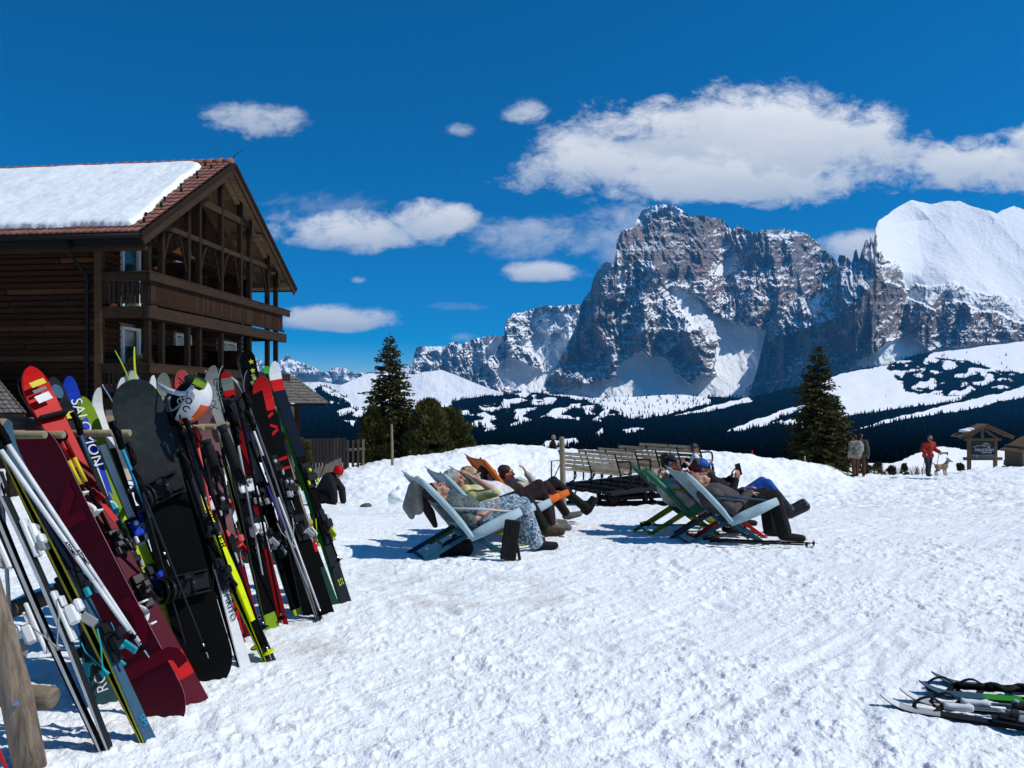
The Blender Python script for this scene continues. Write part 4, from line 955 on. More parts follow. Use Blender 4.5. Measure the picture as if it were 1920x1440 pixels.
def snowboard(label, bot, top, width, phi, bands, base, edge, bind, bind_side, dd=.08, th=.010, bcols=('binding_black', 'binding_black'), bts=(.33, .66), sink=.04, bdx=0.):
    pb = onground(*bot, sink); pt = P(top[0], top[1], pb.y+dd); M, L = frame(pb, pt, phi)
    T = empty('snowboard', pb, label, 'snowboard', 'snowboards leaning on the rack')
    mb, mats, yf = plank(M, L, width, th, bind_side, [(t, m if not isinstance(m, str) else c(m)) for t, m in bands], c(base), c(edge), board=True, tiprise=.035, tailrise=.03, camber=0)
    o = mb.build('deck', mats, T); s = bind_side; y = yf(.5)
    for t in bts:
        b = MB(); b.M = M @ Matrix.Translation((bdx, y, t*L)) @ Matrix.Rotation(R(12 if t > .5 else -6), 4, 'Y')
        w = width*.46
        b.box((-bdx, s*.012, 0), (width*.8, .022, .10), 0, None, .008); b.tube([(0, s*.024, 0), (0, s*.03, 0)], .055, 16, 1)
        # heel cup and highback
        w = -w
        hb = [(-w*(.95+.25*math.sin(q/8*math.pi)), s*(.03+.09*math.sin(q/8*math.pi)), -.055+.11*q/8) for q in range(9)]
        b.tube(hb, .011, 8, 0)
        for zz in (-.06, .06): b.box((-.01-bdx*.4, s*.035, zz), (width*.70, .05, .010), 0, None, .003)
        for xo, hh, rz in ((0, .20, .070), (.025, .17, .066), (-.035, .15, .062)):
            b.tube(curve([(-w+xo-.02*math.sin(i/6*math.pi), s*(.02+hh*math.sin(i/6*math.pi)**.8), -rz*math.cos(i/6*math.pi)) for i in range(7)], 4), .011, 8, 0)
        vs = [(-w+.01, s*(.03+.13*math.sin(i/8*math.pi)*j/2), -.058*math.cos(i/8*math.pi)*(1-.12*j)) for i in range(9) for j in range(3)]
        b.add(vs, [(i*3+j, i*3+j+1, i*3+j+4, i*3+j+3) for i in range(8) for j in range(2)], 0, True)
        # straps across the foot
        for xx, hh in ((-.02, .115), (.085, .085)):
            st = [(xx+.02*math.sin(k/10*math.pi), s*(.03+hh*math.sin(k/10*math.pi)), -.062+.124*k/10) for k in range(11)]
            b.tube(st, .018, 6, 0, flat=.25)
        b.box((.02, s*.12, .045), (.04, .02, .03), 1, None, .005)
        b.build('binding', [MATS[q] if q in MATS else c(q) for q in bcols], T)
    return T, M, L, o, y

def pole(label, top, tip, dt, db=None, shaft='black', grip='black', basket='black', segs=None, grip_len=.13, strap=True, rad=.0085, tip_len=.055, group='ski poles leaning on the rack', star=True, name='ski_pole', bask=True, loop=(.05, -.10)):
    a = P(top[0], top[1], dt); b = onground(*tip, -.0) if db is None else P(tip[0], tip[1], db)
    d = (a-b); L = d.length; k = d.normalized(); T = empty(name, b, label, 'ski pole', group)
    side = Vector((0, 1, 0)).cross(k).normalized(); fw = k.cross(side)
    segs = segs or [(1., shaft)]; t0 = .09/L; mats = []
    mb = MB(); prev = t0
    for e, col in segs:
        e = min(e, 1-grip_len/L); 
        if e <= prev: continue
        n = max(2, int((e-prev)*8)); mats.append(c(col))
        mb.tube([b+d*(prev+(e-prev)*i/n) for i in range(n+1)], [rad*(.72+.28*(prev+(e-prev)*i/n)) for i in range(n+1)], 10, len(mats)-1); prev = e
    s = mb.build('shaft', mats, T)
    MB().tube([b, b+k*.01, b+k*.05, b+k*.10], [.0015, .003, .0045, .0055], 8).build('pole_tip', MATS['steel_edge'], T)
    g0 = 1-grip_len/L; g = MB()
    prof = [(0, 1.1), (.06, 1.7), (.12, 1.45), (.3, 1.65), (.45, 1.5), (.62, 1.7), (.8, 1.6), (.9, 1.9), (.98, 1.75), (1, 1.1)]
    g.tube([b+d*(g0+(1-g0)*q)+side*.006*math.sin(q*3) for q, _ in prof], [rad*r for _, r in prof], 10); g.build('grip', c(grip), T)
    if bask:
        z = b+k*tip_len; m = MB()
        m.tube([z-k*.012, z+k*.018], [.011, .009], 10)
        if star:
            for i in range(6):
                a_ = i*math.pi/3; u = side*math.cos(a_)+fw*math.sin(a_); m.bar(z+u*.008, z+u*.034-k*.004, .012, .005, 0, k, .001)
            m.tube([z-k*.002, z+k*.003], .022, 12)
        else: m.tube([z-k*.003, z+k*.003, z+k*.006], [.036, .038, .02], 14)
        m.build('basket', c(basket), T)
    if strap:
        m = MB(); p0 = a-k*.01
        m.tube([p0, p0+side*loop[0]*.5+fw*-.03+k*.01, p0+side*loop[0]-fw*.04+k*loop[1]*.5, p0+side*loop[0]*.7-fw*.03+k*loop[1], p0+side*.012-fw*.015+k*loop[1]*.6, p0-k*.02], .009, 6, flat=.3); m.build('strap', MATS['rubber'], T)
    return T

def build_rack():
    T = empty('ski_rack', (-2.1, 4.2, 0), 'weathered log rack with pegs that carries the leaning skis', 'ski rack')
    ends = [(46, 814, 3.77), (85, 815, 3.74), (120, 815, 3.95), (213, 812, 4.25), (244, 812, 4.35), (340, 807, 4.75), (382, 802, 5.0), (404, 800, 5.15), (440, 797, 5.45), (474, 791, 5.85), (489, 790, 6.0)]
    for px, py, d in ends:
        e = P(px, py, d); MB().tube([e+Vector((-.72, .10, -.012)), e+Vector((-.002, 0, 0)), e], [.021, .020, .017], 10).build('peg', MATS['peg_wood'], T)
    a = P(-60, 822, 2.9)+Vector((-.72, 0, 0)); b = P(500, 786, 6.35)+Vector((-.70, 0, 0))
    MB().tube([a, a.lerp(b, .4), b], [.05, .052, .048], 12).build('upper_rail', MATS['rack_log_h'], T)
    # near trestle: two crossed legs, cross log with bolt
    f = onground(72, 1452, .15)
    MB().tube([f, P(30, 1300, 3.3), P(0, 1190, 3.28), P(-62, 980, 3.25), P(-110, 810, 3.2)], [.063, .062, .06, .057, .055], 14).build('leg', MATS['rack_log'], T)
    MB().tube([Vector((-3.1, 3.35, -.1)), Vector((-2.72, 3.32, .8)), Vector((-2.40, 3.3, 1.72))], [.062, .06, .055], 12).build('leg', MATS['rack_log'], T)
    MB().tube([P(-110, 1296, 3.44), P(60, 1306, 3.40), P(98, 1309, 3.38), P(103, 1310, 3.38)], [.052, .05, .048, .040], 14).build('cross_log', MATS['rack_log_h'], T)
    MB().tube([P(28, 1319, 3.28), P(30, 1319, 3.225)], [.012, .012], 8).build('bolt', MATS['steel_edge'], T)
    # far trestle
    MB().tube([onground(610, 1128, .1), P(560, 960, 6.45), P(500, 772, 6.4)], [.06, .058, .055], 12).build('leg', MATS['rack_log'], T)
    MB().tube([P(360, 1110, 6.6), P(450, 900, 6.45), P(500, 786, 6.38), P(516, 770, 6.35), P(519, 768, 6.35)], [.06, .06, .06, .06, .05], 14).build('leg', MATS['rack_log'], T)
    MB().tube([P(300, 1036, 6.1), P(530, 1048, 6.15), P(536, 1050, 6.15)], [.05, .05, .04], 12).build('cross_log', MATS['rack_log_h'], T)
    MB().tube([Vector((-2.95, 3.3, .42)), Vector((-2.55, 6.4, .42))], .05, 10).build('lower_rail', MATS['rack_log_h'], T)
    # edge of a red pole at the frame's left border
    a = P(-12, 1390, 2.6); b = onground(24, 1462, .0)
    pole('red ski pole at the bottom left corner', (-60, 1270), (26, 1475), 2.75, None, 'brightred', 'black')
build_rack()

def board_graphic():
    m = bpy.data.materials.new('board_graphic'); m.use_nodes = True; g = NT(m.node_tree); b = g.n['Principled BSDF']
    tc = g.new('ShaderNodeTexCoord'); n = g.noise(tc.outputs['Object'], 14, 8, .75, .8); n2 = g.noise(tc.outputs['Object'], 3, 4, .6)
    cc = g.mix(g.ss(n, .45, .68), (.002, .003, .004, 1), (.004, .015, .018, 1)); cc = g.mix(g.m('MULTIPLY', g.ss(n2, .5, .7), g.ss(n, .5, .6)), cc, (.005, .02, .010, 1))
    g.l.new(cc, b.inputs['Base Color']); b.inputs['Roughness'].default_value = .5; b.inputs['Specular IOR Level'].default_value = .3; return m
MATS['board_graphic'] = board_graphic()
gloss('paint_maroonglyph', (.16, .003, .018))

def build_skis():
    WB = ('binding_white', 'binding_white', 'sidegrey')
    ski_pair('ski_pair', 'white and black skis with white bindings, front left of the rack', (207, 1413), (-70, 780), .095, 76, [(.9, 'charcoal'), (1, 'grey')], 'black', 'silver', th=.024, bind=WB, bt=.50, bscale=1.25, gap=.010, tip=.2)
    ski_pair('ski_pair', 'blue skis with yellow and black edges beside the white pair', (286, 1394), (-6, 800), .085, 48, [(.12, 'steel'), (.55, 'steel'), (.8, 'navy'), (1, 'steel')], 'black', 'yellow', th=.020, bind=('binding_black', 'binding_black', 'turq'), bt=.40, texts=[('SM', .1, .045, 'cyan', -1)], strap=None)
    ski_pair('ski_pair', 'dark teal skis lettered RC ONE standing behind the yellow edged pair', (203, 1323), (84, 850), .118, 4, [(.22, 'teal'), (1, 'charcoal')], 'black', 'teal', texts=[('RC', .075, .075, 'white', 1), ('ONE', .165, .075, 'yellow', 1)], bind=('binding_black', 'binding_black', 'turq'), bt=.32)
    T, M, L, o, y = snowboard('wide maroon snowboard with white bindings behind it, base to the viewer', (322, 1351), (38, 806), .295, -34, [(1, 'plum')], 'plum', 'mauve', True, -1, bcols=('binding_white', 'red'), bdx=-.055, bts=(.34, .70))
    g = MATS['paint_maroonglyph']
    for txt, t_, sz in (('JC', .17, .42), ('K', .66, .30)):
        ex = Vector((0, 0, 1)); TM = Matrix((ex, Vector((0, 1, 0)).cross(ex), Vector((0, 1, 0)))).transposed().to_4x4(); TM.translation = (0, .0012, t_*L); text_mesh(txt, sz, o, M @ TM, g, 'base_graphic', bold=.012)
    T, M, L = ski_pair('ski_pair', 'broad bright red skis with black strap and two stickers on the tip', (374, 1322), (50, 697), .150, 24, [(.10, 'plum'), (.15, 'red'), (.48, 'plum'), (.70, 'deepred'), (.78, 'red'), (1, 'brightred')], 'black', 'deepred', bt=.40, tip=.16, tiprise=.05, waist=.64, th=.02, bscale=.95, dd=.2, texts=[('REDSTER', .74, .030, 'black', -1)])
    T.children[0]
    for nm, z, w, h, m in (('yellow_sticker', .947, .080, .032, 'yellow'), ('grey_sticker', .930, .074, .018, 'grey'), ('white_sticker', .907, .080, .044, 'white')): decal(M, T, nm, -.008, .075 if z > .93 else .060, z*L, w, h, c(m), .18)
    mb = MB(); mb.M = M; mb.box((0, .02, .855*L), (.155, .10, .022), 0, None, .008); mb.build('ski_strap', MATS['rubber'], T)
    for (x, t, w, h, r) in [(.01, .60, .09, .04, .5), (.035, .56, .03, .12, .2), (-.02, .50, .08, .03, .9)]: decal(M, T, 'topsheet_graphic', x, .037, t*L, w, h, c('red'), r)
    def disc(M, L, yf, o): decal(M, o, 'round_emblem', 0, yf(.965)+.004, .955*L, .06, .085, c('steel'), 0, True)
    ski_pair('ski_pair', 'dark grey skis with a round blue emblem on the tip', (330, 1296), (91, 712), .125, 34, [(.6, 'black'), (1, 'charcoal')], 'black', 'charcoal', tip=.16, extra=disc, bt=.42, tiprise=.03)
    def stick(M, L, yf, o): decal(M, o, 'yellow_sticker', 0, yf(.96)+.012, .95*L, .05, .04, c('yellow'))
    ski_pair('ski', 'dark ski with a yellow sticker on its rounded tip', (338, 1292), (112, 758), .11, 30, [(1, 'charcoal')], 'black', 'white', single=True, extra=stick, bt=.42)
    def circ(M, L, yf, o):
        decal(M, o, 'round_emblem', 0, yf(.5)+.003, .575*L, .058, .10, c('white'), 0, True); decal(M, o, 'round_emblem', 0, yf(.5)+.005, .575*L, .045, .08, c('cyan'), 0, True)
        decal(M, o, 'white_stripe', -.006, yf(.6)+.003, .675*L, .012, .22, c('white')); decal(M, o, 'dark_inlay', .004, yf(.7)+.003, .74*L, .022, .05, c('navy'))
    ski_pair('ski_pair', 'royal blue skis with white lettering down the front', (326, 1284), (121, 712), .095, 22, [(.46, 'black'), (1, 'blue')], 'black', 'navy', texts=[('SALOMON', .93, .085, 'white', -1)], bind=('binding_black', 'binding_black', 'silver'), bt=.33, extra=circ)
    def glet(M, L, yf, o): decal(M, o, 'white_panel', .018, yf(.6)+.002, .66*L, .040, .62, c('white'))
    ski_pair('ski_pair', 'lime green skis with a broad green tip and blue bindings', (364, 1279), (145, 752), .135, 28, [(.6, 'lime'), (.82, 'olive'), (1, 'olive')], 'black', 'lime', bind=('binding_black', 'blue', 'white'), bt=.44, tip=.22, bands2=[(1, 'black')], extra=glet, th=.02, texts=[('SPEED PRO', .80, .045, 'olive', -1)])
    ski_pair('ski_pair', 'white and black tipped skis behind the lime green pair', (348, 1262), (168, 734), .095, 55, [(.5, 'black'), (.8, 'charcoal'), (1, 'white')], 'black', 'white', bt=.45, bind=('binding_black', 'blue', 'white'))
    snowboard('black snowboard with mottled dark teal graphic and black bindings', (402, 1274), (246, 714), .29, 12, [(.30, 'black'), (.62, 'black'), (1, MATS['board_graphic'])], 'black', 'gold', True, 1, bts=(.33, .64))
    ski_pair('ski_pair', 'thin pale lime skis rising above the black snowboard', (384, 1232), (234, 654), .085, 86, [(1, 'lime')], 'lime', 'lime', tip=.3, tiprise=.05, th=.010, bind=None, bt=.5)
    ski_pair('ski_pair', 'white skis with dark bases just left of the tall lime tips', (376, 1240), (212, 714), .10, 60, [(1, 'white')], 'navy', 'white', tip=.15, bind=None)
    ski_pair('ski_pair', 'white skis with square printed tips behind the black snowboard', (392, 1222), (240, 700), .085, 15, [(1, 'white')], 'black', 'white', tip=.05, bind=None)
    ski_pair('ski_pair', 'white pointed skis at the right shoulder of the black snowboard', (430, 1212), (272, 710), .09, 50, [(.8, 'white'), (1, 'white')], 'black', 'white', bind=('binding_black', 'binding_white', 'silver'), bt=.80, tip=.2)
    ski_pair('ski_pair', 'pale sage tipped skis behind the white strap', (438, 1206), (298, 704), .10, 25, [(.9, 'black'), (1, 'sage')], 'black', 'silver', bind=None, tip=.1)
    T, M, L = ski_pair('ski_pair', 'neon yellow skis lettered FISCHER down the side', (508, 1237), (280, 742), .085, 46, [(.06, 'charcoal'), (.17, 'black'), (.30, 'neon'), (.78, 'neon'), (1, 'lime')], 'black', 'neon', bind=None, th=.024, gap=.006, texts=[('FISCHER', .565, .072, 'black', -1)], strap=None)
    ski_pair('ski_pair', 'white skis with black lettering on the tail, right of the black snowboard', (460, 1246), (306, 742), .092, 36, [(.36, 'white'), (.5, 'black'), (1, 'charcoal')], 'black', 'black', texts=[('ESPIRITO', .30, .055, 'black', -1)], bt=.42)
    def vv(M, L, yf, o):
        for s in (-1, 1):
            for k in (0, 1): 
                mb = MB(); mb.M = M; y = yf(.965)+.02; z = (.945+k*.018)*L; mb.bar((s*.026, y+k*.006, z+.02), (0, y+k*.006, z-.022), .008, .002, 0, (0, 1, 0)); mb.build('tip_emblem', c('black'), o)
        for k in range(5):
            for s in (-1, 1): 
                mb = MB(); mb.M = M; y = yf(.2)+.003; z = (.05+k*.036)*L; mb.bar((s*.034, y, z+.02), (0, y, z-.02), .014, .002, 0, (0, 1, 0)); mb.build('chevron', c('black'), o)
    ski_pair('ski_pair', 'red skis with salmon tips and black chevrons on the tails', (447, 1203), (336, 697), .105, 10, [(.19, 'brightred'), (.25, 'navy'), (.88, 'navy'), (1, 'salmon')], 'black', 'deepred', bind=('binding_black', 'binding_white', 'red'), bt=.42, tip=.10, extra=vv)
    ski_pair('ski_pair', 'mauve skis with plain dull tips, plum at the tails', (466, 1190), (377, 762), .15, 12, [(.35, 'plum'), (.7, 'mauve'), (1, 'mauve')], 'black', 'silver', tip=.22, bind=('binding_black', 'binding_black', 'silver'), bt=.47)
    def zig(M, L, yf, o):
        for k in range(5):
            mb = MB(); mb.M = M; y = yf(.6)+.003; z = (.56+k*.055)*L; mb.bar((-.04, y, z), (.04, y, z+.06 if k % 2 else z-.05), .022, .002, 0, (0, 1, 0)); mb.build('topsheet_graphic', c('brightred'), o)
    ski_pair('ski_pair', 'red racing skis lettered GS beside the hanging helmet', (474, 1188), (322, 728), .105, 22, [(.5, 'black'), (.86, 'deepred'), (1, 'brightred')], 'black', 'deepred', texts=[('GS', .625, .055, 'white', 0)], bind=('binding_black', 'salmon', 'binding_black'), bt=.47, extra=zig)
    ski_pair('ski_pair', 'deep red skis between the helmet and the mauve pair', (482, 1186), (352, 740), .10, 40, [(1, 'deepred')], 'black', 'silver', bind=('binding_black', 'salmon', 'red'), bt=.46)
    ski_pair('ski_pair', 'grey green skis with dark letters on the upturned tip', (512, 1176), (386, 692), .115, 34, [(.06, 'olive'), (.50, 'black'), (.55, 'sage'), (.8, 'sage'), (1, 'stone')], 'black', 'lime', texts=[('CVX', .955, .085, 'darkgreen', -1)], tip=.12, tiprise=.09, bind=('binding_black', 'binding_white', 'binding_black'), bt=.45)
    ski_pair('ski_pair', 'black skis with a narrow white edge at the tip', (520, 1172), (402, 690), .08, 70, [(1, 'black')], 'black', 'white', bind=('binding_black', 'binding_black', 'silver'), bt=.42)
    ski_pair('ski_pair', 'pale grey skis with red patches on the rounded tips', (528, 1168), (417, 701), .11, 14, [(.9, 'deepred'), (.93, 'red'), (.975, 'sage'), (1, 'red')], 'black', 'deepred', tip=.09, bind=('binding_black', 'binding_white', 'silver'), bt=.46)
    ski_pair('ski_pair', 'narrow purple and navy skis in the middle of the row', (520, 1166), (408, 742), .08, 66, [(.35, 'navy'), (.7, 'purple'), (1, 'navy')], 'navy', 'purple', bind=None)
    def star(M, L, yf, o):
        for z, x, r, col in ((.955, -.014, .022, 'lime'), (.925, -.02, .022, 'lime'), (.895, -.018, .02, 'lime')):
            mb = MB(); mb.M = M; y = yf(min(.99, z))+.016*(1 if z > .93 else .6)
            mb.prism([(x+(r if i % 2 == 0 else r*.42)*math.sin(i*math.pi/5), y, z*L+(r if i % 2 == 0 else r*.42)*math.cos(i*math.pi/5)) for i in range(10)], (0, .0012, 0)); mb.build('star', c(col), o)
        for z, x in ((.905, .016), (.88, -.002)): decal(M, o, 'white_patch', x, yf(z)+.008, z*L, .026, .034, c('sage'), .4)
    ski_pair('ski_pair', 'black skis with yellow stars on the tall square tips', (584, 1152), (458, 660), .125, 16, [(1, 'black')], 'black', 'silver', tip=.09, extra=star, bind=('binding_black', 'binding_black', 'silver'), bt=.47, bscale=1.15)
    ski_pair('ski_pair', 'stone grey skis with big red letters HEAD', (566, 1152), (424, 728), .135, 14, [(.05, 'lime'), (.5, 'black'), (.52, 'deepred'), (1, 'stone')], 'black', 'silver', texts=[('HEAD', .81, .125, 'deepred', -1)], bind=('binding_black', 'binding_black', 'silver'), bt=.42, bscale=1.2, waist=.8)
    def bars_(M, L, yf, o):
        for k, (t, r) in enumerate([(.84, .5), (.80, -.5), (.77, .5), (.66, .1), (.62, 0)]): decal(M, o, 'topsheet_graphic', 0, yf(t)+.003, t*L, .085, .02, c('red'), r)
    ski_pair('ski_pair', 'black skis with red slashes and a broad round red tip', (612, 1150), (482, 711), .15, 22, [(.55, 'black'), (.87, 'black'), (1, 'red')], 'black', 'silver', tip=.11, tiprise=.08, extra=bars_, bands2=[(1, 'charcoal')], bind=('binding_black', 'binding_black', 'silver'), bt=.45)
    ski_pair('ski_pair', 'black skis with a red band above the binding plate near the far end', (626, 1136), (470, 722), .12, 30, [(.18, 'darkgreen'), (.26, 'black'), (.34, 'brightred'), (.9, 'black'), (1, 'charcoal')], 'black', 'silver', bind=('binding_black', 'gold', 'binding_white'), bt=.44)
    ski_pair('ski_pair', 'grey tailed skis with green edges and lime brakes, last in the row', (650, 1131), (506, 682), .118, 34, [(.30, 'charcoal'), (.62, 'black'), (.88, 'navy'), (.94, 'red'), (1, 'white')], 'green', 'green', texts=[('SS', .115, .065, 'lime', -1)], bind=('binding_black', 'binding_black', 'neon'), bt=.42, bscale=1.35, waist=.78)
    ski_pair('ski_pair', 'silver white sidewalled skis second from the far end', (600, 1160), (448, 700), .085, 74, [(1, 'black')], 'silver', 'sidegrey', th=.022, bind=('binding_black', 'binding_black', 'silver'), bt=.44)

    # poles
    W3 = [(.3, 'white'), (.93, 'white'), (1, 'black')]
    for lab, tp, tip, d0, d1 in (('white ski pole lettered ATOMIC lying over the maroon snowboard, left of the two', (-30, 800), (262, 1212), 3.55, 3.62), ('white ski pole lettered ATOMIC lying over the maroon snowboard, right of the two', (-14, 790), (280, 1233), 3.6, 3.66)):
        T = pole(lab, tp, tip, d0, d1, segs=W3, grip='black', strap=False, rad=.0125)
        a = P(*tp, d0); b = P(*tip, d1); k = (b-a).normalized(); v = (a.lerp(b, .5)-Vector((0, 0, CAMH))).normalized(); up = k.cross(v).normalized()*-1; nn = k.cross(up)
        if nn.dot(v) > 0: nn = -nn; up = -up
        up = nn.cross(k); TM = Matrix((k, up, nn)).transposed().to_4x4(); TM.translation = a.lerp(b, .52 if '262' in str(tip) else .54)+nn*.0120
        text_mesh('ATOMIC', .022, T, TM, c('black'), bold=.0006)
    RY = [(.62, 'black'), (.74, 'yellow'), (.90, 'deepred'), (1, 'black')]
    pole('black pole with red top and yellow band, left of two', (106, 818), (318, 1250), 3.98, 4.22, segs=[(.80, 'black'), (.90, 'yellow'), (.985, 'deepred'), (1, 'black')], grip='black', grip_len=.03, rad=.011, strap=False)
    pole('black pole with red top and yellow band, right of two', (116, 812), (330, 1246), 4.0, 4.25, segs=[(.80, 'black'), (.90, 'yellow'), (.985, 'deepred'), (1, 'black')], grip='black', grip_len=.03, rad=.011, strap=False)
    pole('pale blue ski pole beside the royal blue skis', (136, 772), (300, 1240), 4.1, 4.5, segs=[(.80, 'charcoal'), (.95, 'steel'), (1, 'white')], grip='black', rad=.010)
    pole('turquoise ski pole against the black snowboard', (208, 790), (318, 1062), 4.1, 4.28, segs=[(.35, 'black'), (.85, 'cyan'), (1, 'black')], grip='black', rad=.011, grip_len=.16)
    pole('thin dark ski pole crossing the foot of the black snowboard', (250, 880), (391, 1234), 4.0, 4.22, shaft='charcoal', grip='black', rad=.008)
    pole('thin dark ski pole with small basket beside the lime skis', (238, 830), (366, 1274), 4.1, None, shaft='charcoal', grip='black', rad=.008)
    pole('ski pole with black and white ribbed grip next to the neon skis', (338, 846), (455, 1205), 4.35, None, shaft='black', grip='black', rad=.013, grip_len=.19, bask=True)
    pole('pink ski pole hanging below the helmet', (364, 800), (420, 1092), 4.7, 4.9, shaft='salmon', grip='deepred', rad=.010)
    pole('black ski pole with lime basket, left of two', (330, 790), (486, 1228), 4.5, None, shaft='black', basket='neon', rad=.009, star=False)
    pole('black ski pole with lime basket, right of two', (345, 784), (509, 1238), 4.5, None, shaft='black', basket='neon', rad=.009, star=False)
    TP = [((398, 868), (463, 1184), 'black', 'black', 'black ski pole whose basket stands nearest the maroon tail'), ((404, 846), (484, 1172), 'black', 'black', 'black ski pole under the black glove'), ((420, 812), (498, 1190), 'charcoal', 'black', 'dark ski pole with the lowest black star basket'),
          ((440, 800), (509, 1168), 'silver', 'black', 'silver ski pole in the middle bundle'), ((428, 760), (516, 1166), 'black', 'black', 'black ski pole with patterned top in the middle bundle'), ((446, 748), (530, 1172), 'black', 'charcoal', 'black ski pole on the right of the middle bundle')]
    for tp, tip, sh, gr, lab in TP: pole(lab, tp, tip, 5.2, None, shaft=sh, grip=gr, rad=.0095)
    for tp, col, lab in (((434, 742), 'purple', 'purple ski pole patterned white crossing the red letters'), ((464, 776), 'white', 'white ski pole in front of the starred skis'), ((456, 736), 'navy', 'navy ski pole leaning beside the letters')):
        pole(lab, tp, {'purple': (600, 1160), 'white': (607, 1164), 'navy': (560, 1078)}[col], 5.5, None if col != 'navy' else 6.0, segs=[(.4, 'sidegrey' if col == 'purple' else col), (.6, col), (.8, 'black'), (.95, col), (1, 'black')], rad=.0095)
    pole('blue and yellow ski pole left of the green edged skis', (520, 850), (596, 1128), 6.0, 6.2, segs=[(.45, 'blue'), (.7, 'yellow'), (1, 'black')], rad=.010)
    pole('dark ski pole with its grip above the far tips', (512, 690), (560, 1100), 6.2, 6.3, shaft='charcoal', grip='navy', grip_len=.22, rad=.012)
    pole('black ski pole right of the last skis, tip clear of the snow', (560, 870), (640, 1062), 6.0, 6.0, shaft='black', rad=.009)
    # pale pole at the far left
    pole('pale grey ski pole left of the white bindings', (0, 880), (24, 1240), 3.5, 3.7, shaft='silver', grip='white', rad=.0105)
build_skis()

